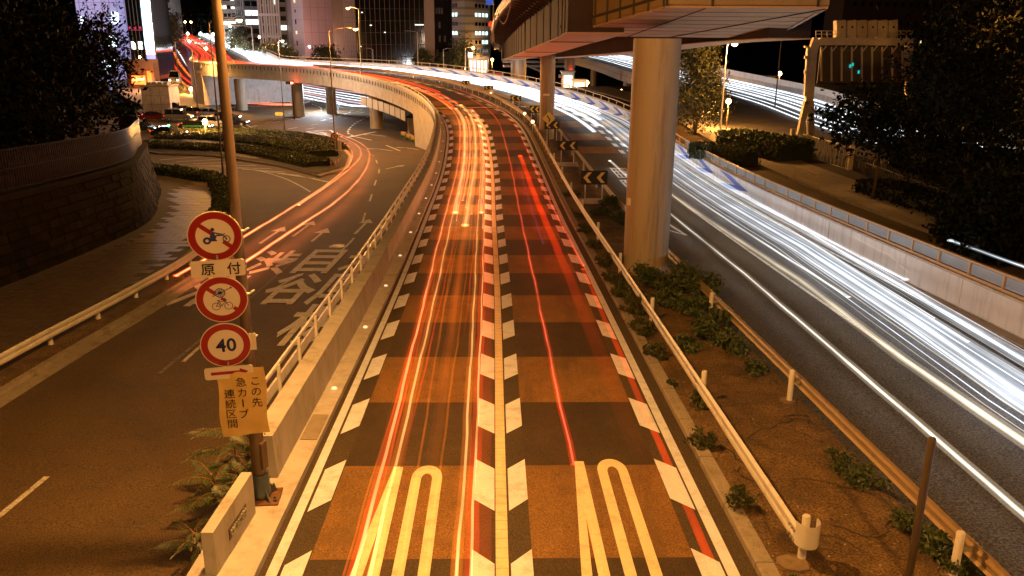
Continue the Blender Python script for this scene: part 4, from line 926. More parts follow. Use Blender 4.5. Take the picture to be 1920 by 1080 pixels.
# ================================================================== LEFT: pavement, stone wall, fence, hedges
def zg(x, y, dz=0): return zl(x, y)+dz
WB = [gl(*p) for p in ((-330, 640), (-120, 590), (0, 548), (60, 520), (190, 467), (280, 422), (302, 357))]
WP = PolyPath([(WB[0].x, -8, zl(0, -8)), (WB[2].x-1.2, 18, zl(0, 18)), (-21.4, 32.5, zl(0, 32.5)), (-21.3, 41, zl(0, 41)), (-21.8, 48, zl(0, 48)), (-25.0, 57.5, zl(0, 57.5)), (-27.6, 63.8, zl(0, 63.8)), (-33.5, 70, zl(0, 70)), (-46, 76, zl(0, 76)), (-70, 84, zl(0, 84))])
edge = PolyPath([(-15.9, -8, 0), (-15.9, 20, 0), (-15.7, 36, 0), (-16.9, 44, 0), (-18.3, 52.5, 0), (-20.6, 60.5, 0), (-23.6, 67, 0), (-29, 72.5, 0), (-40, 79, 0), (-64, 90, 0)])
mb = MB(); n = 60
for i in range(n):
    for j in range(1):
        a0, a1 = WP.t[-1]*i/n, WP.t[-1]*(i+1)/n; b0, b1 = edge.t[-1]*i/n, edge.t[-1]*(i+1)/n
        q = [WP.at(a0, .0), edge.at(b0), edge.at(b1), WP.at(a1, .0)]; mb.add([(v.x, v.y, zl(v.x, v.y)+.085) for v in q], [(0, 1, 2, 3)])
pav = mb.build('pavement', PGROUT, kind='structure')
mb = MB()
for i in range(100):
    a0, a1 = 1.0*i+.01, 1.0*i+.985
    if a1 > edge.len: break
    V = []
    for a in (a0, a1):
        for o, z in ((-.02, -.03), (-.02, .13), (.16, .13), (.18, -.03)): p = edge.at(a, o); V.append((p.x, p.y, zl(p.x, p.y)+z))
    mb.add(V, [(0, 4, 5, 1), (1, 5, 6, 2), (2, 6, 7, 3), (0, 1, 2, 3), (4, 7, 6, 5)])
mb.build('kerb_stones', CONCD, pav, kind='stuff')
# paving tiles laid in courses between wall and kerb
tile_me = []
for k in range(3):
    t_ = MB().box((0, 0, 0), (.94, .60, .05)); o = t_.build('tile', PAVER[k]); tile_me.append(o.data); bpy.data.objects.remove(o)
cnt = 0
for j in range(58):
    y = 36+j*.66 if j < 40 else 62.4+(j-40)*.66
    x = -26.5+(j % 2)*.48
    while x < -15:
        x += .98; 
        i1 = np.argmin(abs(WP.y-y)); i2 = np.argmin(abs(edge.y-y)); lo_, hi_ = WP.x[i1]+1.0, edge.x[i2]-.6
        if lo_ < x < hi_ and cnt < 298 and (y > 42):
            o = bpy.data.objects.new('tile', tile_me[random.choice((0, 0, 1, 2))]); COL.objects.link(o); o.parent = pav
            o.location = (x, y, zl(x, y)+.085+random.uniform(-.004, .004)); o.rotation_euler = (math.radians(-2.3)+random.uniform(-.006, .006), random.uniform(-.006, .006), 0); cnt += 1
# tiles further toward the camera: one joined part
mb = MB()
for j in range(52):
    y = 41.8-j*.66; x = -27+(j % 2)*.48
    while x < -15.5:
        x += .98; i1 = np.argmin(abs(WP.y-y)); i2 = np.argmin(abs(edge.y-y))
        if WP.x[i1]+1 < x < edge.x[i2]-.6: mb.box((x, y, zl(x, y)+.085), (.94, .60, .05), Matrix.Rotation(math.radians(-2.3), 3, 'X'))
mb.build('paving', PAVER[1], pav, kind='stuff')
sc_ = gl(362, 383, .1); MB().box((sc_.x, sc_.y, zl(sc_.x, sc_.y)+.125), (1.0, .7, .02)).build('access_cover', RED, pav); c = gl(280, 493, .1); MB().tube([(c.x, c.y, zl(c.x, c.y)+.1), (c.x, c.y, zl(c.x, c.y)+.125)], .45, 18).build('manhole_cover', BLACK, pav)
# stone retaining wall, battered, in rough courses
sw = empty('stone_wall', WP.at(30, 0, 0), 'dark battered retaining wall of rough stone courses curving round the left pavement', 'wall')
HW = 3.4
def wallZ(t): p = WP.at(t); return zl(p.x, p.y)
MB().sweep(WP, lambda t: [(0, -.3), (-.62, HW), (-1.4, HW), (-1.4, -.3)], rng_t(0, WP.len, 1.5)).build('wall_core', STONE[1], sw)
MB().sweep(WP, lambda t: [(-.50, HW), (-.50, HW+.22), (-1.35, HW+.22), (-1.35, HW)], rng_t(0, WP.len, 1.5)).build('coping', STONE[2], sw)
cnt = 0; stuff = MB()
for c_i in range(8):
    t = random.uniform(0, .5); z0 = c_i*.42
    while t < min(WP.len-1, 98):
        L_ = random.uniform(.5, .95); pr = random.uniform(.02, .07); o_ = -.62*(z0/HW); o2_ = -.62*((z0+.4)/HW)
        prf = lambda tt, o_=o_, o2_=o2_, z0=z0, pr=pr: [(o_+.01, z0+.015), (o_+pr, z0+.05), (o2_+pr, z0+.36), (o2_+.01, z0+.405), (o2_-.1, z0+.2)]
        if 38 < t < 80 and cnt < 296: MB().sweep(WP, prf, [t+.015, t+L_-.015]).build('stone', random.choice(STONE), sw); cnt += 1
        else: stuff.sweep(WP, prf, [t+.015, t+L_-.015])
        t += L_
stuff.build('stones', STONE[0], sw, kind='stuff')
fe = empty('metal_fence', WP.at(30, -.9, HW+.2), 'dark slatted metal fence on top of the curved stone wall', 'fence')
BF = mat('fence_dark_brown', (.016, .008, .005), .4, .2, var=.2)
for z in (.12, 1.0, 1.85): MB().sweep(WP, [(-.88, HW+.22+z), (-.88, HW+.29+z), (-.95, HW+.29+z), (-.95, HW+.22+z)], rng_t(0, WP.len, 1.2)).build('rail', BF, fe)
sl = None
for i in range(296):
    t = 22+i*.19; p = WP.at(t, -.93, HW+.25)
    if sl is None: sl = local('slat', MB().box((0, 0, .95), (.11, .03, 1.75)), BF, fe)
    else: sl = sl.copy(); COL.objects.link(sl)
    sl.location = p-fe.location; sl.rotation_euler = (0, 0, WP.ang(t)+PI/2)
mb = MB()
for i in range(118): t = .2+i*.19; mb.box(WP.at(t, -.93, HW+1.2), (.03, .11, 1.75))
mb.build('slats', BF, fe, kind='stuff')
# raised ground behind the wall
mb = MB(); T_ = rng_t(0, WP.len, 3)
for i in range(len(T_)-1):
    q = [WP.at(T_[i], -1.3, HW+.1), WP.at(T_[i+1], -1.3, HW+.1)]; q += [Vector((q[1].x-60, q[1].y+8, q[1].z+5)), Vector((q[0].x-60, q[0].y+8, q[0].z+5))]; mb.add(q, [(0, 1, 2, 3)])
mb.build('bank', EARTH, kind='structure')

def hedge(label, pts, width, h, n, size=.10, zf=zg, seed=1, name='hedge', mats=LEAF):
    P_ = [gl(*p) if len(p) == 2 else Vector(p) for p in pts]; H_ = PolyPath([(p.x, p.y, zf(p.x, p.y) if len(pts[0]) == 2 else p.z) for p in P_])
    b = H_.at(H_.len/2); e = empty(name, b, label, 'hedge')
    r = np.random.default_rng(seed); w_ = width/2
    MB().sweep(H_, lambda t: [(-w_*.9, .0), (-w_*.92, h*.7), (-w_*.6, h*.92), (w_*.6, h*.92), (w_*.92, h*.7), (w_*.9, 0)], rng_t(.2, H_.len-.2, 1.0)).build('body', HEDGEM, e)
    t = r.random(n)*H_.len; q = r.random(n)*PI; a = np.cos(q)*w_; z = np.minimum(np.sin(q)*1.6, 1)*h; V = []; 
    c = np.array([tuple(H_.at(t[i], a[i]*(1+.08*r.normal()), z[i]*(1+.06*r.normal()))) for i in range(n)])
    d1 = r.normal(size=(n, 3)); d1 /= np.linalg.norm(d1, axis=1)[:, None]; d2 = np.cross(d1, r.normal(size=(n, 3))); d2 /= np.linalg.norm(d2, axis=1)[:, None]; s = size*(.6+.8*r.random((n, 1)))
    V = np.concatenate([c-d1*s, c-d2*s*.5, c+d1*s, c+d2*s*.5], 1).reshape(-1, 3); mb = MB(); mb.v = [tuple(v) for v in V]; mb.f = [(4*i, 4*i+1, 4*i+2, 4*i+3) for i in range(n)]; mb.mi = [int(k) for k in r.integers(0, 3, n)]
    mb.build('foliage', mats, e, kind='stuff', nocalc=True); return e
LG = [mat('hedge_leaf_a', (.052, .060, .018), .6, var=.4, scale=1.2), mat('hedge_leaf_b', (.07, .07, .024), .6, var=.4), mat('hedge_leaf_c', (.03, .042, .012), .6, var=.4)]
hedge('long clipped hedge along the kerb between pavement and curving street on the left', [(-23.8, 66.0, zl(0, 66)), (-21.3, 60.0, zl(0, 60)), (-19.2, 54, zl(0, 54)), (-18.0, 50.5, zl(0, 50.5)), (-17.2, 45.5, zl(0, 45.5))], 1.3, .9, 5200, .10, seed=3)
hedge('low hedge along the kerb at the far end of the left pavement', [(-24.6, 67.5, zl(0, 67.5)), (-30, 72.0, zl(0, 72)), (-40, 77.5, zl(0, 77.5))], 1.5, .8, 4000, .11, seed=4)
# planted island: kerb, soil, two hedge rings
IS = [gl(*p) for p in ((262, 284), (300, 290), (400, 294), (520, 312), (600, 333), (655, 318), (662, 296), (640, 272), (560, 252), (430, 245), (300, 250))]
cx = sum(p.x for p in IS)/len(IS); cy = sum(p.y for p in IS)/len(IS)
mb = MB(); mb.poly([(p.x, p.y, zl(p.x, p.y)+.16) for p in IS], .3, Vector((0, 0, 1))); isl = mb.build('island_kerb', CONCD, kind='structure')
mb = MB(); mb.add([(p.x+(cx-p.x)*.04, p.y+(cy-p.y)*.04, zl(p.x, p.y)+.19) for p in IS], [tuple(range(len(IS)))]); mb.build('island_soil', EARTH, isl)
hedge('broad clipped hedge along the near edge of the traffic island', [(262, 277), (330, 281), (430, 286), (520, 298), (600, 316)], 3.0, .75, 9000, .13, seed=5, mats=LG)
hedge('taller rounded hedge across the middle of the traffic island', [(300, 264), (400, 266), (500, 274), (560, 284), (605, 298)], 3.8, .95, 10000, .13, seed=6, mats=LG)
hedge('low far hedge of the traffic island beside the stopped cars', [(310, 253), (430, 251), (520, 256), (600, 270), (628, 284)], 3.4, .7, 9000, .13, seed=7, mats=LG)

# ------------------------------------------------------------------ trees
def tree(label, base, h, rad, n, size, seed, trunk=.22, crown0=.3, mats=LEAF, clumps=40, cat='tree', name='broadleaf_tree', group=None, sx=1.0, shape='ball'):
    e = empty(name, base, label, cat, group); r = random.Random(seed); B_ = Vector(base)
    mb = MB(); mb.tube([B_-up*.2, B_+up*h*.3+Vector((r.uniform(-.2, .2), 0, 0)), B_+up*h*.62, B_+up*h*.86], [trunk*1.25, trunk*.9, trunk*.55, trunk*.15], 9)
    for k in range(7):
        z = h*(.28+.08*k); q = r.random()*2*PI; L_ = rad*(.75-.05*k); a = B_+up*z; mb.tube([a, a+Vector((math.cos(q)*L_*.5, math.sin(q)*L_*.5, L_*.35)), a+Vector((math.cos(q)*L_, math.sin(q)*L_, L_*.5))], [trunk*.4, trunk*.25, trunk*.08], 6)
    mb.build('trunk', BARK, e, smooth=True)
    cz = h*(crown0+1)/2; leaves(n, B_+up*cz, (rad*sx, rad, h*(1-crown0)/2), size, shape, seed=seed, clumps=clumps).build('crown', mats, e, kind=None, nocalc=True); return e
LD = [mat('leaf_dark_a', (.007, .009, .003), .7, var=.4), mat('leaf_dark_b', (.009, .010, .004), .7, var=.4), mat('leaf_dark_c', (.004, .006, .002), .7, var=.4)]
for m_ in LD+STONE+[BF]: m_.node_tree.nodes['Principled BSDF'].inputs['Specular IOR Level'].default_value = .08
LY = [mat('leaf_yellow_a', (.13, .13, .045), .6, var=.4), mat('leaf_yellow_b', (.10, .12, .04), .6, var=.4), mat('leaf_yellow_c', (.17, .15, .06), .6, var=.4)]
# dark mass on the bank at the left
for i, (x, y, h, rd) in enumerate(((-30.5, 58, 9.6, 4.3), (-36, 66, 11, 4.8), (-39.5, 78, 11.5, 4.8), (-31, 47, 10.0, 5.0), (-37, 52, 14.0, 6.0), (-43, 64, 16.0, 6.2), (-28.5, 37, 10.5, 4.8), (-35, 40, 15, 6.5), (-29, 27, 11, 5), (-50, 74, 17, 6.5), (-26.5, 43, 5.5, 3))):
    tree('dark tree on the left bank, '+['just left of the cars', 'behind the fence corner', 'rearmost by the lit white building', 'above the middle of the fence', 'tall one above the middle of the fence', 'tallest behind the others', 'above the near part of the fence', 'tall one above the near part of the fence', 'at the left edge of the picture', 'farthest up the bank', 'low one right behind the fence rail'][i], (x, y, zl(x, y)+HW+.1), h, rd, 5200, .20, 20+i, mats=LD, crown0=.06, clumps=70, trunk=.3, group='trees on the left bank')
# right side trees
tree('tall conical tree lit orange from the left, right of the big pillar', (17.2, 79.0, -.6), 11.5, 2.9, 12000, .15, 41, crown0=.10, clumps=200, trunk=.2, name='conifer_tree', shape='cone', mats=[mat('conifer_a', (.06, .07, .022), .6, var=.4), mat('conifer_b', (.03, .038, .012), .6, var=.4), mat('conifer_c', (.12, .12, .05), .6, var=.4)])
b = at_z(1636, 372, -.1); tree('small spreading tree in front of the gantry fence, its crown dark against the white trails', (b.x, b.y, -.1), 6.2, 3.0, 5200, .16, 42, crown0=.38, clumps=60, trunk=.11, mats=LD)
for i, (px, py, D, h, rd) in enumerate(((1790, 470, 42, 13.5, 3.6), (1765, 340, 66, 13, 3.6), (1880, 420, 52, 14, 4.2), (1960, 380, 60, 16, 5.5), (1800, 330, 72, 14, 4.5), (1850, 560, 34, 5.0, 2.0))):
    b = at_d(px, py, D); tree('dark leafy tree on the right verge, '+['slim one nearest the street kerb', 'behind the small spreading tree', 'with its upper leaves catching orange light', 'at the right edge of the picture', 'filling the gap behind the others', 'low bushy one by the kerb'][i], (b.x, b.y, b.z), h, rd, 13000, .14, 50+i, mats=LY if i == 2 else LD, crown0=.16, clumps=80, trunk=.17, group='trees on the right verge')  # third tree's brighter leaf colours carry the orange lamplight on it
for i, (px, py, D, h, rd) in enumerate(((313, 120, 225, 14, 4.2), (322, 95, 250, 12, 3.8), (308, 60, 300, 9, 5), (340, 188, 180, 5.0, 2.0))):
    b = at_d(px, py, D); tree('street tree on the far left pavement, '+['the large round one beside the bright neon sign', 'behind the large round one', 'lit yellow near the top of the hill', 'small bare one beside the pale kiosk'][i], (b.x, b.y, b.z-1), h, rd, 2600 if i != 3 else 500, .38 if i != 3 else .16, 60+i, mats=LG, crown0=.2, clumps=50, group='street trees on the far left')
for i, (px, py, D, h, rd) in enumerate(((455, 122, 235, 9, 4), (487, 122, 225, 7.5, 3.6), (517, 122, 215, 7.5, 3.8), (535, 124, 212, 6.5, 3), (612, 124, 212, 6.5, 4.2), (838, 140, 200, 7, 3), (868, 143, 196, 9.5, 3.8), (793, 132, 200, 6, 2.4), (450, 90, 290, 9, 5))):
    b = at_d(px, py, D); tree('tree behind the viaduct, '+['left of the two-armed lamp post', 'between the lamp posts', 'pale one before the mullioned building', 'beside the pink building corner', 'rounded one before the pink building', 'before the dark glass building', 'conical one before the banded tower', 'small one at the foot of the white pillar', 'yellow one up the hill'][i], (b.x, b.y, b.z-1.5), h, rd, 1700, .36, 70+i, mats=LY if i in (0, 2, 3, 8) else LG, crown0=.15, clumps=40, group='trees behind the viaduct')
for i in range(16):
    px = 322+i*9.0; D = 380+random.uniform(-20, 60); b = at_d(px, 62, D); tree('large dark tree on the wooded hill, number %s from the left of its row' % ['one', 'two', 'three', 'four', 'five', 'six', 'seven', 'eight', 'nine', 'ten', 'eleven', 'twelve', 'thirteen', 'fourteen', 'fifteen', 'sixteen'][i], (b.x, b.y, b.z-4), random.uniform(14, 24), random.uniform(6, 9), 700, .9, 90+i, mats=LD, crown0=.1, clumps=30, group='trees on the wooded hill')
hedge('low clipped hedge beside the pale lamp post on the right verge', [(14.5, 66.5, -.45), (16.6, 63.5, -.45), (17.6, 61.2, -.42)], 1.8, 1.1, 3600, .10, seed=11)
hedge('overgrown shrub bed behind the lamp post on the right verge', [(18.8, 72, -.45), (20.6, 67.5, -.45), (21.8, 63.6, -.42)], 3.4, 1.5, 7000, .14, seed=12)
hedge('dark low planting along the far kerb on the right verge', [(22.0, 50, -.2), (22.5, 42, .1), (22.3, 34, .4), (21.5, 26, .8)], 2.6, .7, 6500, .12, seed=13, mats=LD)
hedge('dark shrubs behind the picket fence on the right verge', [(27.5, 58, -.3), (28.5, 50, -.1), (28.8, 40, .3), (28, 30, .7)], 3, 2.2, 8000, .2, seed=14, mats=LD)

# ------------------------------------------------------------------ weeds and ferny saplings
def bush(label, base, w_, h, n, seed, size=.06, mats=LEAF, group='weeds growing on the median'):
    e = empty('weed_plant', base, label, 'plant', group); r = random.Random(seed); mb = MB(); B_ = Vector(base)
    for k in range(6):
        q = r.random()*2*PI; L_ = w_*.4; mb.tube([B_, B_+Vector((math.cos(q)*L_*.4, math.sin(q)*L_*.4, h*.5)), B_+Vector((math.cos(q)*L_, math.sin(q)*L_, h*.9))], [.012, .008, .004], 5)
    mb.build('stem', BARK, e); leaves(n, B_+up*h*.5, (w_/2, w_/2, h*.55), size, seed=seed, clumps=14).build('foliage', mats, e, nocalc=True); return e
WL = [(8.9, 5.0, .55, .4, 'between kerb and cream guardrail, beside the middle post'), (6.5, 4.55, .6, .42, 'kerb side of the cream guardrail, below the middle post'), (3.85, 4.55, .55, .45, 'between the kerb and the cream guardrail, nearest the camera'), (12.6, 4.60, .7, .45, 'between kerb and guardrail, left of the bushes at the pillar'), (10.3, 4.6, .25, .15, 'tiny one by the kerb below the guardrail middle'),
      (14.8, 4.62, .8, .5, 'leaning over the kerb beside the pillar'), (17.2, 4.7, .8, .55, 'tall against the kerb left of the pillar base'), (19.2, 4.66, .9, .5, 'filling the strip left of the pillar base'), (21.4, 4.65, .9, .5, 'on the strip just before the pillar'), (24.5, 4.7, .9, .45, 'on the strip beside the pillar'), (28, 4.72, .9, .4, 'on the strip beyond the pillar'), (32, 4.75, .9, .4, 'on the strip below the nearest chevron board'), (36, 4.8, .8, .35, 'on the strip short of the second chevron board'),
      (20.6, 6.0, 1.5, .9, 'large bushy one at the foot of the big pillar'), (20.2, 6.95, 1.5, 1.0, 'large bushy one right of the pillar foot'), (19.3, 7.75, 1.2, .9, 'tall one behind the brown guardrail by the pillar'), (18.2, 6.2, 1.3, .5, 'low one in front of the pillar'), (17.0, 6.8, 1.4, .6, 'wide one between pillar and brown guardrail'), (15.6, 7.0, 1.4, .55, 'wide one beside the second brown guardrail post'), (14.2, 6.7, 1.3, .5, 'wide one between the guardrails'), (13.4, 5.55, .9, .35, 'low one right behind the cream guardrail'), (13.2, 7.0, 1.1, .4, 'beside the brown guardrail, mid distance'),
      (11.2, 7.2, .7, .35, 'small one under the brown guardrail above the middle post'), (5.4, 7.2, .75, .4, 'under the brown guardrail, left of the tall plain post'), (4.7, 7.35, .8, .4, 'under the brown guardrail, just left of the tall post'), (3.0, 7.5, .8, .4, 'under the brown guardrail, right of the tall post'), (2.3, 7.6, .8, .4, 'under the brown guardrail near the corner'), (1.6, 7.75, .8, .4, 'in the lower right corner under the brown guardrail'), (1.3, 4.75, .35, .15, 'tiny one at the bottom edge beside the kerb'),
      (39, 7.1, 1.2, .7, 'behind the nearest chevron board'), (37, 6.3, 1.3, .5, 'in front of the nearest chevron board footing'), (44, 5.2, 1.2, .3, 'beyond the nearest chevron board, by the cream guardrail'), (34, 6.9, 1.3, .6, 'left of the pillar, behind the strip')]
for i, (t, o, w_, h, d_) in enumerate(WL):
    bush('dusty weed on the median, '+d_, MP.at(t, o, .1), w_, h, int(500+2600*w_*h), 200+i, .045 if w_ < .9 else .06, mats=LG if i < 13 else LEAF)
# pinnate saplings growing beside the end wall: each leaf a curved stalk with paired leaflets
PINM = [mat('frond_a', (.06, .09, .03), .5, var=.3), mat('frond_b', (.09, .12, .045), .5, var=.3), mat('frond_c', (.04, .06, .02), .5, var=.3)]; STALK = mat('frond_stalk', (.34, .13, .04), .5)
def sapling(label, base, h, nfr, seed, L0=.75, lean=(0, 0)):
    e = empty('sapling', base, label, 'plant', 'ferny saplings beside the end wall'); B_ = Vector(base); r = random.Random(seed)
    MB().tube([B_-up*.1, B_+up*h*.5+Vector((lean[0]*.4, lean[1]*.4, 0)), B_+up*h+Vector((lean[0], lean[1], 0))], [.022, .016, .008], 8).build('stem', BARK, e)
    for k in range(nfr):
        u = .25+.75*k/max(1, nfr-1); a = B_+up*h*u+Vector((lean[0]*u, lean[1]*u, 0)); q = k*2.4+r.uniform(-.3, .3); L_ = L0*(1.15-.5*u)*r.uniform(.85, 1.15); dv = Vector((math.cos(q), math.sin(q), 0)); pts = []
        el = .25+.5*u
        for s_i in range(9): v = s_i/8; pts.append(a+dv*L_*v+up*(L_*v*el-L_*.6*v*v))
        fr = MB().tube(pts, [.007-.0006*s_i for s_i in range(9)], 5).build('frond', STALK, e)
        mb = MB(); sd = dv.cross(up)
        for s_i in range(2, 17):
            v = s_i/16; f = v*8; i0 = min(7, int(f)); p = pts[i0].lerp(pts[i0+1], f-i0); lw = L_*.24*math.sin(PI*min(1, v*.85+.12)); 
            for sg in (-1, 1):
                tip = p+sd*sg*lw+dv*lw*.35-up*lw*.35; mid = p.lerp(tip, .45)+up*lw*.07; wv = dv*L_*.022
                mb.add([p, mid-wv, tip, mid+wv], [(0, 1, 2, 3)], r.choice((0, 0, 1, 2)))
        p = pts[-1]; mb.add([p, p+dv*.05+sd*.02, p+dv*.12-up*.03, p+dv*.05-sd*.02], [(0, 1, 2, 3)], 1)
        mb.build('leaflets', PINM, fr, kind='stuff', nocalc=True)
for i, (px, py, h, nf, L_, ln, d_) in enumerate(((452, 930, 1.55, 22, 1.25, (-.1, .1), 'tallest, rising under the yellow sheet'), (425, 975, 1.0, 15, 1.1, (-.2, 0), 'spreading left over the street'), (378, 1050, .65, 12, .8, (-.05, -.05), 'at the bottom edge left of the end wall'), (466, 905, .9, 13, .75, (.0, .2), 'tucked behind the pole'), (415, 1030, .5, 10, .55, (0, 0), 'small one against the end wall'))):
    b = gl(px, py, .0); b.x = min(b.x, MP.at(b.y-10, -5.32).x); b.z = zl(b.x, b.y)+.02; sapling('ferny sapling, '+d_, b, h, nf, 300+i, L_, ln)
b = MP.at(5.2, -4.85, 1.0); leaves(140, b, (.16, .2, .14), .05, seed=9).build('climber_leaves', LG, wall, nocalc=True, kind='stuff')
b = MP.at(4.35, -4.62, .5); leaves(90, b, (.2, .15, .14), .06, seed=19).build('weed_foliage', LG, nocalc=True, label='leafy shoots around the base of the sign pole', cat='plant')
# grass tufts along the left kerb
r = np.random.default_rng(5); mb = MB()
for k in range(420):
    t = r.random()*40+2; o = .45+.2*r.normal()*.5; p = PL.at(t, o, .12); q = r.random()*6.28; s_ = .03+.07*r.random(); mb.add([p+Vector((-.01, 0, 0)), p+Vector((.012, 0, 0)), p+Vector((math.cos(q)*s_, math.sin(q)*s_, s_*1.6))], [(0, 1, 2)])
tg = mb.build('grass', LG[0], nocalc=True, kind='stuff')
r = np.random.default_rng(6); mb = MB()
for k in range(2600):
    t = -1+r.random()*60; o = 4.7+(r.random()**.5)*2.9; 
    if abs(np.sin(t*1.3+o*2))*r.random() < .42 and o < 7.2: continue
    p = MP.at(t, o, .11); q = r.random()*6.28; s_ = .02+.07*r.random(); mb.add([p+Vector((-.012, 0, 0)), p+Vector((.014, .0, 0)), p+Vector((math.cos(q)*s_, math.sin(q)*s_, s_*1.3))], [(0, 1, 2)])
mb.build('grass', LEAF[1], nocalc=True, kind='stuff')
r = np.random.default_rng(16); mb = MB()
for k in range(1500):
    t = -1+r.random()**1.3*45; o = 4.66+r.random()*2.8; p = MP.at(t, o, .125); s_ = .012+.03*r.random()**2; q = r.random()*3; R3 = Matrix.Rotation(q, 3, 'Z') @ Matrix.Rotation(r.normal()*.5, 3, 'X'); mb.add([p+R3 @ Vector(v)*s_ for v in ((-1, -.4, 0), (.2, -.6, .1), (1, .1, 0), (.1, .6, .15))], [(0, 1, 2, 3)], int(r.integers(0, 3)))
mb.build('leaf_litter', [mat('dead_leaf', (.16, .09, .03), .9), mat('grit', (.26, .2, .13), .9), mat('dead_leaf_dark', (.05, .03, .015), .9)], nocalc=True, kind='stuff')
r = np.random.default_rng(17); mb = MB()
for k in range(900):
    t = -1+r.random()*60; o = 4.36+r.random()**2*.3; p = MP.at(t, o, .165); s_ = .02+.05*r.random(); q = r.random()*6.28; mb.add([p+Vector((-.008, 0, -.03)), p+Vector((.010, 0, -.03)), p+Vector((math.cos(q)*s_*.7, math.sin(q)*s_*.7, s_*.6))], [(0, 1, 2)])
mb.build('grass', LEAF[0], nocalc=True, kind='stuff')
# cracks in the median surface: thin dark fissures
mb = MB(); r = random.Random(4)
for (t, o, n_, st_) in ((6.5, 4.9, 9, .16), (9.3, 5.2, 12, .18), (8.2, 6.9, 10, .14), (6.9, 5.6, 14, .15), (5.0, 6.0, 16, .17), (3.2, 6.1, 14, .2), (7.5, 6.4, 12, .16), (11.2, 5.4, 10, .17), (4.4, 5.2, 9, .15), (2.6, 5.4, 10, .16)):
    a = r.uniform(-.5, .5) if r.random() < .6 else r.uniform(1.2, 1.9); pts = [(t, o)]
    for k in range(n_): a += r.uniform(-.7, .7); pts.append((pts[-1][0]+st_*math.sin(a), min(7.5, max(4.7, pts[-1][1]+st_*math.cos(a)))))
    for k in range(len(pts)-1):
        (t0, o0), (t1, o1) = pts[k], pts[k+1]; w0 = .022*(1-k/len(pts))+.006; nx_, ny_ = -(o1-o0), (t1-t0); l_ = math.hypot(nx_, ny_)+1e-6
        mb.add([MP.at(t0+nx_/l_*w0, o0+ny_/l_*w0, .128), MP.at(t0-nx_/l_*w0, o0-ny_/l_*w0, .128), MP.at(t1-nx_/l_*w0*.8, o1-ny_/l_*w0*.8, .128), MP.at(t1+nx_/l_*w0*.8, o1+ny_/l_*w0*.8, .128)], [(0, 1, 2, 3)])
mb.build('cracks', JOINT, median, nocalc=True, kind='stuff')
r = random.Random(8)
for (t, o, w_) in ((9.05, 4.98, .34), (2.0, 4.95, .42), (9.2, 7.35, .3), (1.7, 7.5, .3)):   # broken concrete pads at the post feet
    pts = [MP.at(t+math.sin(q)*w_*r.uniform(.5, .8), o+math.cos(q)*w_*r.uniform(.5, .8), .150) for q in np.linspace(0, 2*PI, 9)[:-1]]; MB().poly(pts, .05, up).build('concrete_pad', mat('pad_soiled', (.17, .125, .08), .9, var=.4, scale=4, bump=.8, bscale=16), median)
# ================================================================== GANTRY, GATE AND VERGE FURNITURE (right)
def quadbar(mb, a, b, w, d): 
    a, b = Vector(a), Vector(b); ax = (b-a).normalized(); s = ax.cross(Vector((0, 1, 0))).normalized()*w/2; f = Vector((0, d/2, 0)); V = [a-s-f, a+s-f, a+s+f, a-s+f, b-s-f, b+s-f, b+s+f, b-s+f]
    return mb.add(V, [(0, 3, 2, 1), (4, 5, 6, 7), (0, 1, 5, 4), (1, 2, 6, 5), (2, 3, 7, 6), (3, 0, 4, 7)])
GY = at_d(1530, 65, 64).y
def gp(px, py, dy=0): p = at_y(px, py, GY+dy); return p
ga = empty('sign_gantry', gp(1512, 286), 'cream steel portal gantry with a railed walkway and a row of cabinets on top', 'gantry')
GC_ = mat('gantry_cream', (.62, .54, .40), .5, var=.08, scale=.6, stain=((.26, .2, .13), .8, .5))
mb = MB(); quadbar(mb, gp(1499, 252), gp(1512, 190), .42, .5); quadbar(mb, gp(1520, 262), gp(1519, 190), .48, .5); quadbar(mb, gp(1516, 195), gp(1524, 95), .58, .5); quadbar(mb, gp(1524, 96), gp(1531, 72), .6, .5); mb.build('leg', GC_, ga)
mb = MB(); quadbar(mb, gp(1704, 262), gp(1704, 74), .5, .5); mb.build('leg', GC_, ga)
mb = MB(); quadbar(mb, gp(1527, 78), gp(1710, 79), .52, .6); mb.build('beam', GC_, ga)
mb = MB(); quadbar(mb, gp(1533, 72, -.3), gp(1712, 73, -.3), .12, 1.2); mb.build('walkway', GC_, ga)
mb = MB()
for i in range(18): x = 1530+i*10.6; quadbar(mb, gp(x, 72, -.8), gp(x, 58, -.8), .05, .05)
for y in (58, 64): quadbar(mb, gp(1530, y, -.8), gp(1711, y, -.8), .05, .05)
mb.build('walkway_railing', GC_, ga, kind='stuff')
for i in range(6): x = 1566+i*19.3; mb = MB(); quadbar(mb, gp(x+8.5, 71, .2), gp(x+8.5, 38, .2), .72, .7); cb = mb.build('cabinet', GC_, ga); mb = MB(); quadbar(mb, gp(x+13, 53, -.17), gp(x+13, 49, -.17), .14, .03); mb.build('handle', BLACK, cb)
mb = MB(); quadbar(mb, gp(1535, 122, .5), gp(1700, 122, .5), 2.75, .12); mb.build('sign_back', mat('sign_back_dark', (.06, .045, .03), .5, var=.2), ga)
for i in range(9):
    x = 1540+i*19; mb = MB(); quadbar(mb, gp(x, 152, .38), gp(x, 88, .38), .12, .1); mb.build('sign_rib', GC_, ga); mb = MB(); quadbar(mb, gp(x, 98, .3), gp(x+10, 86, .3), .08, .08); mb.build('strut', GC_, ga)
mb = MB()
for (x0, y0, y1) in ((1509, 87, 180),): quadbar(mb, gp(x0, y1), gp(x0+6, y0), .14, .4)
for y in (88, 106, 109, 134, 137, 158, 178): quadbar(mb, gp(1508, y), gp(1516, y), .12, .3)
mb.build('side_ladder', GC_, ga)
teal = emit('teal_reflector', (.02, .55, .5), .7)
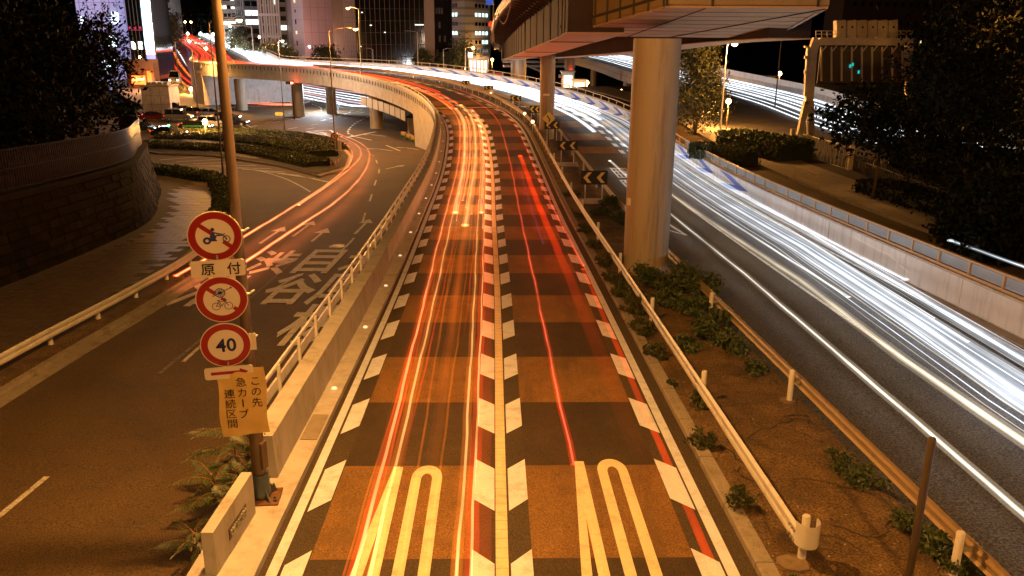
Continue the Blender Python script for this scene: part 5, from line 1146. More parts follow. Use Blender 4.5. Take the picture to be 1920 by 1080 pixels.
for (x, y) in ((1594, 124), (1599, 121), (1610, 135)): MB().box(gp(x, y, .3), (.14, .03, .25)).build('indicator', teal, ga)
# gate fence below the gantry
fA, fB = at_z(1488, 287, -.45), at_z(1592, 322, -.45); fa = empty('gate', fA, 'cream steel fence gate of upright bars standing on the pavement below the gantry', 'gate')
d_ = (fB-fA); L_ = d_.length; d_.normalize()
MB().tube([fA+up*.10, fB+up*.10], .05, 6).build('rail', GC_, fa); MB().tube([fA+up*1.72, fB+up*1.72], .05, 6).build('rail', GC_, fa)
for i in range(17): p = fA+d_*L_*i/16; MB().tube([p+up*.1, p+up*1.7], .035 if i % 4 else .06, 6).build('bar', GC_, fa)
MB().box(fA+up*1.0+Vector((-.25, 0, 0)), (.35, .35, 2.0)).build('gate_post', GC_, fa); MB().box(fB+up*.9, (.3, .3, 1.9)).build('gate_post', GC_, fa)
pA, pB = at_z(1592, 318, -.4), at_z(1790, 400, .1); pf = empty('picket_fence', pA, 'dark picket fence leading away from the cream gate along the right verge', 'fence'); n = 60
MB().tube([pA+up*.9, pB+up*.9], .03, 6).build('rail', BLACK, pf); pk = None
for i in range(n):
    p = pA.lerp(pB, i/n)
    if pk is None: pk = local('picket', MB().box((0, 0, .6), (.06, .03, 1.2)), BLACK, pf)
    else: pk = pk.copy(); COL.objects.link(pk)
    pk.location = p-pf.location
hA, hB = at_z(1487, 335, -.2), at_z(1531, 352, -.2); e = empty('barrier', hA, 'low ochre tube barrier with a curved wire infill at the kerb of the right pavement', 'barrier')
MB().tube([hA, hA+up*.85, hB+up*.85, hB], .035, 8).build('frame', RAILB, e); MB().tube([hA+up*.2, hB+up*.2], .02, 6).build('rail', RAILB, e)
MB().tube([hA.lerp(hB, k/10)+up*(.25+.5*math.sin(PI*k/10)) for k in range(11)], .014, 5).build('wire', RAILB, e); MB().tube([hA.lerp(hB, k/10)+up*(.75-.5*math.sin(PI*k/10)) for k in range(11)], .014, 5).build('wire', RAILB, e)
mb = MB(); ra2 = empty('ramp_railing', at_z(1640, 318, .6), 'rusty tube railing crossing in front of the white trails behind the small tree', 'railing')
for i in range(11): p = at_d(1610+i*14, 318-i*1.0, 60); MB().box(p-up*.2, (.10, .10, 1.7)).build('post', RAILB, ra2)
MB().tube([at_d(1605, 300, 60), at_d(1755, 288, 60)], .05, 6).build('rail', RAILB, ra2)
# little house and van beyond the ramp
b = at_d(1425, 165, 130); e = empty('kiosk', (b.x, b.y, b.z-1), 'low white roadside building lit from the right, beyond the ramp', 'kiosk'); MB().box((b.x, b.y, b.z+.6), (3.6, 3, 2.4)).build('wall', PANEL, e); MB().box((b.x-3.4, b.y+1, b.z+.9), (3.6, 2, .9)).build('annex', PANEL, e)
for k in range(2): MB().box((b.x-3.9+k*.8, b.y-.02, b.z+1.0), (.5, .06, .3)).build('window', GLASSD, e)
MB().box((b.x, b.y, b.z+1.9), (3.9, 3.3, .16)).build('roof', CONCD, e)
b = at_d(1600, 172, 120); e = empty('road_barrier', b, 'dark balustrade of a distant road crossing beyond the gantry', 'barrier')
MB().box((b.x-2, b.y, b.z), (30, .3, .8)).build('wall', CONCD, e)
for k in range(14): MB().box((b.x-16+k*2.1, b.y-.1, b.z+.65), (.14, .14, .6)).build('post', CONC, e)
MB().tube([(b.x-16, b.y-.1, b.z+.95), (b.x+12, b.y-.1, b.z+.95)], .05, 6).build('rail', CONC, e)
# portable hut, mesh fence and orange barriers under the viaduct
b = gl(785, 262); e = empty('site_hut', (b.x, b.y, zl(b.x, b.y)), 'grey panelled site hut with a lit blue-white poster under the viaduct wall', 'hut'); HB = Vector(e.location)
MB().box(HB+Vector((.2, 2.6, 1.5)), (3.4, 4.5, 2.7)).build('wall', PANEL, e); MB().box(HB+Vector((.2, 2.6, 2.92)), (3.7, 4.8, .16)).build('roof', STEELD, e)
for k in range(4): MB().box(HB+Vector((-1.2+k*.85, .32, 1.5)), (.04, .04, 2.6)).build('seam', JOINT, e)
MB().box(HB+Vector((1.6, .28, 1.7)), (.95, .05, 1.5)).build('poster', emit('poster_glow', (.55, .72, 1.0), 1.6), e)
fenceA = gl(757, 262); first = None
for i in range(8):
    b = gl(757+i*6.5, 262+i*2.6)
    if i < 5:
        if first is None:
            first = empty('site_barrier', (0, 0, 0), 'x', 'barrier', 'orange barriers round the site hut')
            local('board', MB().box((0, 0, .55), (1.05, .05, .55)), mat('barrier_orange', (.55, .20, .03), .5), first)
            for sx in (-.45, .45): local('foot', MB().box((sx, 0, .3), (.06, .35, .6)), mat('barrier_green', (.05, .25, .15), .5), first)
            mb = MB()
            for k in range(4): mb.box((-.36+k*.24, -.03, .55), (.08, .012, .5), Matrix.Rotation(.35, 3, 'Y'))
            local('stripe', mb, PAINTY, first); q = first
        else: q = clone(first)
        b = gl(757+i*9, 258+i*4.0); q.location = (b.x, b.y, zl(b.x, b.y)); q.rotation_euler = (0, 0, -.75); q['label'] = 'orange barrier beside the site hut, '+['farthest left', 'second from the left', 'middle one', 'second from the right', 'nearest the viaduct wall'][i]
b = gl(713, 240); e = empty('notice_sign', (b.x, b.y, zl(b.x, b.y)), 'white rounded notice with a red bird-like figure on a post left of the viaduct pier', 'sign'); p = at_y(713.5, 215.5, b.y)
MB().poly([Vector((p.x+v[0], p.y, p.z+v[1])) for v in rrect(.85, 1.7, .2)], .05, Vector((0, -1, 0))).build('panel', WHITE, e)
MB().poly([Vector((p.x+a, p.y-.02, p.z+c)) for a, c in ((-.1, -.7), (.12, -.55), (.2, -.2), (.05, -.1), (-.1, -.3), (-.22, -.35))], .01, Vector((0, -1, 0))).build('figure', RED, e)
for k in range(3): MB().box((p.x, p.y-.02, p.z+.55-.22*k), (.4-.1*(k % 2), .01, .07)).build('lettering', BLUE, e)
MB().tube([e.location, (b.x, b.y+.05, p.z-.8)], .05, 6).build('post', GALV, e)
sf = empty('panel_fence', MP.at(108, -5.6, -4), 'pale site fence panels hanging under the viaduct behind the pier', 'fence')
for i in range(8):
    a = MP.at(103+i*2.2, -4.4, -2.0); b_ = MP.at(105.1+i*2.2, -4.4, -2.0); mb = MB(); mb.add([a, b_, b_-up*1.3, a-up*1.3, a+Vector((0, .05, 0)), b_+Vector((0, .05, 0)), b_-up*1.3+Vector((0, .05, 0)), a-up*1.3+Vector((0, .05, 0))], [(0, 1, 2, 3), (7, 6, 5, 4), (0, 4, 5, 1), (3, 2, 6, 7)]); mb.build('panel', PANEL, sf); MB().box(a-up*.65, (.09, .09, 1.5)).build('post', BLACK, sf)
# island under the viaduct with white barrier and hazard-striped kerb
b0_, b1_ = gl(482, 193), gl(560, 196); e = empty('median_barrier', b0_, 'white low barrier with square openings on the striped refuge under the viaduct', 'barrier'); n = 9
MB().tube([b0_+up*.9, b1_+up*.9], .16, 6).build('rail', mat('barrier_white', (.75, .72, .68), .5), e); MB().tube([b0_+up*.25, b1_+up*.25], .13, 6).build('rail', MATS['barrier_white'], e)
for k in range(n): p = b0_.lerp(b1_, k/(n-1)); MB().box(p+up*.55, (.35, .2, 1.0)).build('post', MATS['barrier_white'], e)
isl2 = MB().poly([(p.x, p.y, GF+.3) for p in [gl(*q) for q in ((478, 187), (485, 197), (560, 198), (582, 191), (575, 186), (540, 183))]], .35, up).build('refuge', CONC, kind='structure')
for k in range(12): p = gl(486+k*6.5, 187.5); MB().box((p.x, p.y, GF+.55), (.5, .12, .45), Matrix.Rotation(.5, 3, 'Y')).build('hazard_stripe', SIGNY if k % 2 else BLACK, isl2)
def signal(label, px, py, D, zb, col, st=20):
    p = at_d(px, py, D); e = empty('traffic_signal', (p.x, p.y, zb), label, 'traffic light', 'traffic lights at the junction')
    MB().tube([(p.x, p.y+.2, zb), (p.x, p.y+.2, p.z+.4)], .09, 8).build('post', STEELD, e); MB().box(p+Vector((-.35, .1, 0)), (1.3, .25, .45)).build('housing', BLACK, e)
    for k in range(3): MB().tube([(p.x-.8+k*.4, p.y-.05, p.z), (p.x-.8+k*.4, p.y-.10, p.z)], .16, 12).build('lens', emit('signal_'+col[0], col[1], st) if k == 2 else GLASSD, e)
    light(p-Vector((0, .6, 0)), 90, col[1], .2)
signal('red traffic light on the pier under the viaduct', 547, 155.5, 135, GF, ('red', (1.0, .06, .02)), 45)
signal('red pedestrian light left of the viaduct refuge', 474, 171, 172, GF, ('red', (1.0, .06, .02)), 14)
signal('red traffic light beside the far barrier, right of the second pillar', 1071, 136, 150, -3, ('red', (1.0, .06, .02)), 14)

# ================================================================== HILL ROAD beyond the junction
HP = PolyPath([at_d(480, 194, 164), at_d(432, 182, 176), at_d(388, 160, 197), at_d(358, 133, 230), at_d(341, 108, 275), at_d(328, 89, 335), at_d(318, 76, 410), at_d(310, 68, 540)])
MB().sweep(HP, [(-7.5, -.2), (-7.5, .02), (7, .02), (7, -.2)], rng_t(0, HP.len, 3)).build('hill_road', ASPH, kind='structure')
MB().sweep(HP, [(-20, -1.2), (-20, .16), (-7.5, .16), (-7.5, -1.2)], rng_t(0, HP.len, 3)).build('far_pavement', CONCD, kind='structure')
for o in (-4.5, -1.5, 1.5, 4.5):
    mb = MB(); 
    for k in range(int(HP.len/12)): mb.sweep(HP, [(o, .04), (o+.3, .04)], [k*12, k*12+5], closed=False, cap=False)
    mb.build('lane_line', PAINTW, bpy.data.objects['hill_road'])
bz = at_d(352, 62, 400); mb = MB(); mb.add([(bz.x-150, 430, 0), (bz.x+200, 430, 0), (bz.x+240, 700, 34), (bz.x-200, 700, 34)], [(0, 1, 2, 3)]); mb.build('hill', EARTH, kind='structure')

# ================================================================== BUILDINGS
def building(label, foot, z0, z1, wmat, faces=(), name='office_building', back=14, roofm=None, extra=None):
    """foot: (bearing, distance) of the visible corners left to right; the body goes back from them"""
    P0 = [at_d(px, 70, D) for px, D in foot]; P0 = [Vector((p.x, p.y, 0)) for p in P0]
    e = empty(name, (sum(p.x for p in P0)/len(P0), sum(p.y for p in P0)/len(P0), z0), label, 'building')
    far = [P0[-1]+Vector((P0[-1].x*.02, back, 0)), P0[0]+Vector((P0[0].x*.02, back, 0))]; ring_ = P0+far; n = len(ring_); mb = MB()
    V = [Vector((p.x, p.y, z0)) for p in ring_]+[Vector((p.x, p.y, z1)) for p in ring_]
    mb.add(V, [tuple(range(n-1, -1, -1)), tuple(range(n, 2*n))]+[(i, (i+1) % n, (i+1) % n+n, i+n) for i in range(n)]); mb.build('wall', wmat, e)
    mb = MB(); mb.add([v+up*.6 if i >= n else v+up*(z1-z0) for i, v in enumerate(V)], [tuple(range(n-1, -1, -1)), tuple(range(n, 2*n))]+[(i, (i+1) % n, (i+1) % n+n, i+n) for i in range(n)]); mb.build('roof', roofm or wmat, e)
    r = random.Random(len(label))
    for f in faces:
        a, b = P0[f['f']], P0[f['f']+1]; d = b-a; L_ = d.length; d.normalize(); nrm = Vector((d.y, -d.x, 0)); 
        if nrm.dot(-a) < 0: nrm = -nrm
        rot = Matrix.Rotation(math.atan2(d.y, d.x), 3, 'Z'); mesh = {}
        for j in range(f['rows']):
            for i in range(f['cols']):
                if 'skip' in f and f['skip'](i, j): continue
                u = f.get('u0', .06)+(i+.5)/f['cols']*(f.get('u1', .94)-f.get('u0', .06)); z = f['z']+j*f['dz']; w_, h_ = f['w'], f['h']
                mt = f['mat'](i, j, r) if callable(f['mat']) else f['mat']; key = mt.name
                if key not in mesh:
                    o = local(f.get('part', 'window'), MB().box((0, 0, 0), (w_, .16, h_), rot), mt, e); mesh[key] = o
                else: o = mesh[key].copy(); COL.objects.link(o)
                q = a+d*L_*u+nrm*f.get('out', .02); o.location = Vector((q.x, q.y, z))-e.location
    if extra: extra(e, P0)
    return e
BG = mat('facade_grey', (.30, .29, .28), .7, var=.08, scale=.2); BGD = mat('facade_grey_dark', (.16, .155, .15), .7, var=.1, scale=.2)
BE = mat('facade_beige', (.36, .31, .26), .7, var=.08, scale=.2); BPK = mat('facade_pink_panel', (.60, .42, .46), .6, var=.05, scale=.1, stain=((.5, .35, .38), .08, .4)); BLV = mat('facade_lavender_panel', (.66, .60, .66), .5, var=.05, scale=.1); BTN = mat('facade_tan', (.42, .32, .27), .6, var=.05, scale=.1)
BBR = mat('facade_brown', (.14, .085, .055), .5, var=.1, scale=.2); BTL = mat('facade_tile', (.26, .19, .18), .5, var=.1, scale=.2); BGL = mat('facade_dark_glass', (.010, .008, .008), .10, var=.3, scale=.2); BWH = mat('facade_white_ribs', (.56, .54, .52), .6, var=.06, scale=.2)
def lit(p, on=(WINW,), off=GLASSD): return lambda i, j, r: (r.choice(on) if r.random() < p else off)
TOPZ = 34
# pink tower with a lavender face
def pink_x(e, P0):
    for k in range(1, 9):
        z = -4+k*3.4
        for f in (1, 2): 
            a, b = P0[f], P0[f+1]; n_ = Vector((b.y-a.y, -(b.x-a.x), 0)).normalized(); n_ = n_ if n_.dot(-a) > 0 else -n_
            mb = MB(); mb.poly([a+up*z+n_*.03, b+up*z+n_*.03, b+up*(z+.07)+n_*.03, a+up*(z+.07)+n_*.03], .04, n_); mb.build('panel_joint', BTL if f == 2 else BG, e)
    a, b = P0[1], P0[2]; n_ = Vector((b.y-a.y, -(b.x-a.x), 0)).normalized(); n_ = n_ if n_.dot(-a) > 0 else -n_
    p = a.lerp(b, .34)
    for k in range(11): MB().box(p+n_*.05+up*(-2+k*2.9), (.34, .3, 1.3 if k % 2 else .8)).build('slit_window', WINO if k in (4, 7, 9, 10) else GLASSD, e)
    mb = MB(); mb.poly([a.lerp(b, .985)+n_*.1+up*-4, b+n_*.1+up*-4, b+n_*.1+up*TOPZ, a.lerp(b, .985)+n_*.1+up*TOPZ], .1, n_); mb.build('corner_strip', BLV, e)
    for q in (.25, .5, .75):
        a, b = P0[2], P0[3]; n_ = Vector((b.y-a.y, -(b.x-a.x), 0)).normalized(); n_ = n_ if n_.dot(-a) > 0 else -n_; p = a.lerp(b, q); mb = MB(); mb.poly([p+n_*.03+up*-4, p+(b-a).normalized()*.06+n_*.03+up*-4, p+(b-a).normalized()*.06+n_*.03+up*TOPZ, p+n_*.03+up*TOPZ], .03, n_); mb.build('panel_joint', BTL, e)
e = building('windowless pink panelled tower with a pale lavender face and a slit of small lit windows', [(541, 246), (550, 238), (571, 232), (625, 240)], -5, TOPZ, BPK, extra=pink_x)
wall_o = [c for c in e.children if c.name.startswith('wall')][0]; wall_o.data.materials.append(BLV); wall_o.data.materials.append(BTN); ps = wall_o.data.polygons; ps[3].material_index = 1; ps[2].material_index = 2
building('narrow grey facade of stacked windows wedged beside the pink tower', [(526, 246), (541, 246.5)], -5, TOPZ, BGD, [dict(f=0, cols=1, rows=12, w=1.6, h=1.3, z=-2, dz=2.6, mat=lambda i, j, r: WINW if j in (1, 3, 5) else (BTL if j == 2 else GLASSD))])
def ribs(e, P0):
    a, b = P0[0], P0[1]; n_ = Vector((0, -1, 0))
    for k in range(9): p = a.lerp(b, k/8); MB().box((p.x, p.y-.25, 14), (.34, .5, 38)).build('rib', BWH, e)
    for z in (-2.5, 8.4, 14.6, 21): MB().box(((a.x+b.x)/2, (a.y+b.y)/2-.3, z), ((b-a).length+.3, .55, .75)).build('floor_band', BWH, e)
building('grey building with tall white ribs and dark slot windows', [(489, 245), (527, 245)], -5, TOPZ, BG, [dict(f=0, cols=4, rows=14, w=.5, h=2.1, z=-3, dz=2.7, mat=lit(.03))], extra=ribs)
def grid(e, P0):
    a, b = P0[1], P0[2]
    for z in np.arange(-3, 33, 3.1): MB().box(((P0[0].x+b.x)/2, (P0[0].y+b.y)/2-.6, z), (abs(b.x-P0[0].x)+.2, 1.0, .5)).build('floor_band', BG, e)
building('grey gridded office block with large lit windows near its top, behind the ribbed one', [(445, 300), (461, 290), (489, 292)], -5, TOPZ+4, BG, [dict(f=1, cols=2, rows=12, w=2.0, h=1.7, z=-2, dz=3.05, mat=lambda i, j, r: WINW if j in (5, 6) else (BLACK if j in (3, 4) else GLASSD)), dict(f=0, cols=4, rows=12, w=.35, h=2.0, z=-2, dz=3.05, mat=GLASSD)], extra=grid)
def tw(e, P0):
    for z in (5.0, 1.8): MB().box(((P0[0].x+P0[1].x)/2, P0[0].y-.3, z), (5.0, .4, 1.5)).build('shopfront', LAMPW if z < 3 else WINW, e)
building('beige office tower with long lit window bands, left of the gridded block', [(405, 305), (448, 300)], -5, TOPZ+6, BE, [dict(f=0, cols=5, rows=12, w=1.5, h=1.2, z=2, dz=2.75, mat=lambda i, j, r: WINW if j in (1, 2, 4, 6) and r.random() < .75 else (WINB if r.random() < .12 else GLASSD))], extra=tw)
building('tall dark block with a few lit rows of windows behind the neon sign', [(272, 290), (330, 300)], -5, TOPZ+10, BGD, [dict(f=0, cols=6, rows=12, w=1.3, h=.7, z=2, dz=2.6, mat=lambda i, j, r: WINO if (j in (7, 8, 5, 10) and 2 < i < 5 and r.random() < .9) else (WINB if r.random() < .06 else GLASSD))])
building('dark tower on the hill with scattered small blue-green windows', [(325, 420), (352, 420)], 4, TOPZ+14, BLACK, [dict(f=0, cols=4, rows=10, w=1.3, h=1.2, z=14, dz=3.4, mat=lambda i, j, r: WINB if r.random() < .3 else GLASSD)])
# dark glass complex
def gl_x(e, P0):
    a, b = P0[0], P0[1]
    for k in range(15): p = a.lerp(b, k/14); MB().box((p.x, p.y-.05, 14), (.10, .14, 38)).build('mullion', BBR, e)
    for k in range(13): MB().box(((a.x+b.x)/2, (a.y+b.y)/2-.03, -2+k*2.9), ((b-a).length, .10, .10)).build('transom', BLACK, e)
    MB().box(((a.x+b.x)/2, a.y-.6, -1.8), ((b-a).length*.98, .8, .5)).build('canopy', BBR, e)
    for (u, z, w_) in ((.1, 16.5, .35), (.22, 13.4, .5), (.92, 13.6, 2.2), (.42, 11.7, .4), (.06, 8.2, .4), (.15, 3, .3)): p = a.lerp(b, u); MB().box((p.x, p.y-.1, z-2), (w_, .12, .22)).build('window', WINW, e)
building('wide dark glass office building reflecting the street', [(668, 212), (797, 212)], -5, TOPZ, BGL, [], extra=gl_x)
building('pale square pillar of the dark glass building', [(797, 210), (815, 210)], -5, TOPZ, BTN, name='tower_pillar', back=3)
building('dark glass wing right of the pale pillar', [(815, 211), (848, 213)], -5, TOPZ, BGL, [dict(f=0, cols=6, rows=9, w=.5, h=1.5, z=-2, dz=3.4, mat=lambda i, j, r: BGD if r.random() < .3 else BGL)])
building('brown blank flank between the pink tower and the dark glass', [(625, 226), (646, 226)], -5, TOPZ, BBR)
def tiles(e, P0):
    a, b = P0[0], P0[1]
    for k in range(30): MB().box(((a.x+b.x)/2, a.y-.02, -4+k*1.25), ((b-a).length, .08, .07)).build('course', BBR, e)
    for k in range(5): p = a.lerp(b, (k+.5)/5); MB().box((p.x, p.y-.02, 14), (.07, .08, 38)).build('joint', BBR, e)
building('tiled mauve flank left of the dark glass building', [(646, 222), (669, 222)], -5, TOPZ, BTL, extra=tiles)
# banded rounded tower
def band_x(e, P0):
    for k in range(13):
        z = -2.5+k*1.75
        for i in range(len(P0)-1):
            a, b = P0[i], P0[i+1]; n_ = Vector((b.y-a.y, -(b.x-a.x), 0)).normalized(); n_ = n_ if n_.dot(-a) > 0 else -n_
            mb = MB(); mb.poly([a+up*z+n_*.04, b+up*z+n_*.04, b+up*(z+.5)+n_*.04, a+up*(z+.5)+n_*.04], .05, n_); mb.build('band', BGD, e)
rows_ = [0, 1, 2, 3, 4, 5]
def bl(side): return lambda i, j, r: (WINB if (side == 'L' and j in (2, 5, 7)) or (side == 'R' and (j in (2, 5, 7) or (j == 4 and i > 1))) else GLASSD)
building('banded grey tower with a rounded corner and rows of lit windows', [(848, 200), (862, 198), (872, 197), (882, 198), (888, 199.5), (918, 206)], -5, 30, BG, [dict(f=0, cols=2, rows=9, w=.62, h=.85, z=-.9, dz=2.1, u0=.0, u1=.8, out=.08, mat=bl('L')), dict(f=4, cols=4, rows=9, w=.85, h=.85, z=-.9, dz=2.1, u0=.04, u1=.9, out=.08, mat=bl('R'))], extra=band_x)
# shop at its foot
b = at_d(897, 138, 190); e = empty('shop', (b.x, b.y, -4), 'glowing white and violet striped shopfront at the foot of the banded tower', 'shop')
MB().box((b.x, b.y+1, b.z+.5), (4.6, 1.5, 6.4)).build('wall', BTN, e)
for k in range(5): MB().box((b.x-1.7+k*.85, b.y+.1, b.z+.6), (.55, .2, 4.6)).build('shop_window', (emit('shop_violet', (.75, .5, 1.0), 1.0) if k in (1,) else emit('shop_white', (1.0, .86, .66), 1.1)), e)
MB().box(at_d(882, 103, 188), (1.0, .3, .95)).build('light_box', emit('sign_box', (1, .97, .85), 3), e); light(at_d(897, 128, 184), 400, (1, .85, .6), .8)
b = at_d(924, 142, 182); e = empty('awning_shop', (b.x, b.y, -4), 'low building with a dark red sign band beneath the overpass', 'shop'); MB().box((b.x, b.y, b.z), (4.4, 2, 1.2)).build('sign_band', emit('dark_red_sign', (.30, .015, .02), .5), e); MB().box((b.x+1, b.y+.5, b.z-1.6), (6, 2, 2)).build('wall', BTN, e)
for k in range(4): MB().box((b.x-1.4+k*.8, b.y-1.02, b.z), (.5, .03, .35)).build('lettering', emit('red_letters', (1, .35, .3), .8), e)
# entrance building near the big pillars
b = at_d(1072, 160, 118); e = empty('subway_entrance', (b.x, b.y, -3), 'small glazed entrance building glowing white, below the cream ramp', 'entrance')
for (px, py, w_, h_) in ((1064, 158, 1.7, 3.4), (1085, 168, 2.0, 2.6)):
    q = at_d(px, py, 118); MB().box(q, (w_, 2.2, h_)).build('wall', PANEL, e); MB().box((q.x, q.y-1.15, q.z+.2), (w_*.7, .1, h_*.62)).build('window', emit('entrance_glow', (1.0, .93, .8), 1.1), e); MB().box((q.x, q.y, q.z+h_/2+.1), (w_+.4, 2.6, .2)).build('roof', CONC, e)
light(at_d(1075, 168, 112), 150, (1, .9, .75), .5)
q = at_d(1060, 143, 117); MB().box(q, (1.9, .2, .5)).build('fascia', BTL, e)
# left cluster: lit lavender panels, black glass with neon, shops
def lv(e, P0):
    a, b = P0[0], P0[1]
    for k in range(7): p = a.lerp(b, (k+.5)/7); MB().box((p.x, p.y-.04, 10), (.05, .1, 30)).build('joint', BGD, e)
    for k in range(7): MB().box(((a.x+b.x)/2, a.y-.03, -2+k*3.6), ((b-a).length, .08, .06)).build('joint', BGD, e)
    for (u, z, w_, h_) in ((.72, 12.5, 1.8, 2.6), (.62, 7.2, 2.0, 2.8), (.5, 1.5, 3.0, 3.5), (.1, 11, .9, 3.5)): p = a.lerp(b, u); MB().box((p.x, p.y-.12, z), (w_, .16, h_)).build('window', emit('cool_window', (.72, .85, 1.0), 2.6), e)
building('white panelled building glowing lavender and blue at the far left', [(150, 200), (247, 200)], -5, 30, emit('panel_lavender_light', (.42, .38, .75), .62, (.6, .58, .65)), extra=lv)  # wall emission stands in for lavender light falling on white panels
def nb(e, P0):
    a, b = P0[0], P0[1]
    for k in range(8): p = a.lerp(b, k/7); MB().box((p.x, p.y-.04, 10), (.07, .1, 30)).build('mullion', BGD, e)
    for k in range(3): p = a.lerp(b, .14+k*.27); MB().box((p.x, p.y-.06, 6.3), (.95, .12, 1.75)).build('window', WINW, e)
    for k in range(3): p = a.lerp(b, .08+k*.2); MB().box((p.x, p.y-.10, 10.2), (.5, .1, .6)).build('lettering', emit('dim_red', (.45, .04, .10), .5), e)
    MB().box((a.lerp(b, .5).x, a.y-.08, 9.7), ((b-a).length*.9, .1, .10)).build('fascia', emit('dim_red', (.45, .04, .10), .5), e)
building('black glass building with three lit upper windows behind the vertical neon sign', [(242, 192), (290, 192)], -5, 30, BGL, extra=nb)
mb = MB(); e = empty('neon_sign', at_d(285, 118, 188), 'tall leaning strip of white neon light with red edges and a blue foot, far left', 'neon sign')
def strip(n_, x0, x1, y0, y1, mt, D=187): a = at_d(x0, y0, D); b_ = at_d(x1, y1, D); MB().poly([a+Vector((-.95, 0, 0)), b_+Vector((-.95, 0, 0)), b_+Vector((.95, 0, 0)), a+Vector((.95, 0, 0))], .3, Vector((0, -1, 0))).build(n_, mt, e)
strip('panel', 271.5, 275.5, -2, 40, emit('neon_a', (.75, .92, 1.0), 7)); strip('panel', 276, 281, 42, 92, emit('neon_a', (.75, .92, 1.0), 7)); strip('panel', 281, 282.5, 92, 103, emit('neon_b', (1.0, .5, .45), 3)); strip('foot_panel', 282.8, 284.5, 104, 118, emit('neon_c', (.18, .20, .95), 1.6))
strip('edge_strip', 270.6, 280.2, 0, 90, emit('neon_cyan', (.2, .75, 1.0), 2.0), 187.5)
b = at_d(264, 150, 185); e = empty('restaurant', (b.x, b.y, -4), 'street corner shop with an orange-lit window, a red neon name band and white lanterns', 'shop')
MB().box((b.x, b.y+1.5, b.z), (6.2, 3, 9)).build('wall', BBR, e)
q = at_d(263, 132, 185); MB().box((q.x, q.y-.1, q.z), (4.4, .3, 1.9)).build('window', emit('warm_glow', (1.0, .62, .25), 3.2), e)
for k in range(4): q = at_d(252+k*8, 133, 184.5); MB().box((q.x, q.y-.1, q.z), (.08, .2, 1.9)).build('mullion', BBR, e)
q = at_d(260, 150, 184); MB().box((q.x, q.y-.1, q.z), (3.0, .3, 1.9)).build('name_band', emit('red_neon', (1.0, .12, .02), 3.5), e)
mb = MB(); r = random.Random(3); q = at_d(259, 148, 183.4)
for k in range(7): x = q.x-1.2+k*.38; mb.tube([(x, q.y, q.z-.4), (x+.15, q.y, q.z+.3*r.random()), (x+.3, q.y, q.z-.3+.4*r.random())], .05, 5)
mb.build('neon_tube', emit('orange_neon', (1.0, .55, .15), 8), e)
for px in (275, 283): q = at_d(px, 162, 183); MB().tube([(q.x, q.y, q.z-.45), (q.x, q.y, q.z), (q.x, q.y, q.z+.45)], [.3, .42, .3], 12).build('lantern', emit('lantern', (1, .9, .8), 6), e, smooth=True)
q = at_d(281, 148, 184.5); MB().box(q, (.9, .4, 3.4)).build('side_sign', emit('orange_red_panel', (1, .15, .02), 1.6), e)
light(at_d(280, 155, 180), 3000, (1, .45, .2), .8); light(at_d(285, 80, 183), 1100, (.75, .75, 1.0), 1.5)
# pale kiosk with tiled roof box
b = gl(296, 213); k0 = Vector((b.x, b.y, GF)); e = empty('kiosk', k0, 'pale square plant-room kiosk with a parapet and rooftop boxes behind the stopped cars', 'kiosk')
MB().box(k0+Vector((0, 2, 2.3)), (4.9, 4.4, 4.6)).build('wall', CONC, e); MB().box(k0+Vector((0, 2, 4.75)), (5.2, 4.7, .3)).build('parapet', CONCD, e)
for k in range(4): MB().box(k0+Vector((-1.5+k*1.0, 1.8, 5.15)), (.7, 1.6, .5)).build('roof_unit', GALV, e)
for k in (-.8, .85): MB().box(k0+Vector((k, -.22, 2.3)), (.03, .04, 4.5)).build('joint', JOINT, e)
for z in (1.6, 3.1): MB().box(k0+Vector((0, -.22, z)), (4.9, .04, .03)).build('joint', JOINT, e)
hedge('dark hedge round the foot of the pale kiosk', [(k0.x-9, k0.y-1, GF), (k0.x-4.6, k0.y-1.6, GF), (k0.x-3.2, k0.y-1.2, GF)], 3, 1.6, 2500, .2, seed=31, mats=LD)
# distant dark block at the upper right
building('barely visible dark building with small windows at the upper right', [(1575, 170), (1775, 176)], -5, 22, mat('facade_night_dark', (.05, .035, .03), .8), [dict(f=0, cols=12, rows=3, w=.7, h=.9, z=8.5, dz=3.6, mat=lambda i, j, r: WINO if (i, j) == (9, 0) else GLASSD)])
# viaduct retaining end and steps near the hill: flats behind the second pillar
b = at_d(1010, 118, 200); e = empty('footbridge', b, 'lit curved footbridge and stairs far behind the second pillar', 'bridge')
for k in range(3): q = at_d(1003+k*4, 108+k*8, 200-k*8); MB().box(q, (16, 1.4, .5), Matrix.Rotation(.1, 3, 'Z')).build('deck', CONC, e)
q = at_d(1000, 127, 185); MB().tube([q+Vector((-3, 0, 1.2)), q+Vector((3, 0, -1.4))], .25, 6).build('handrail', CONC, e)

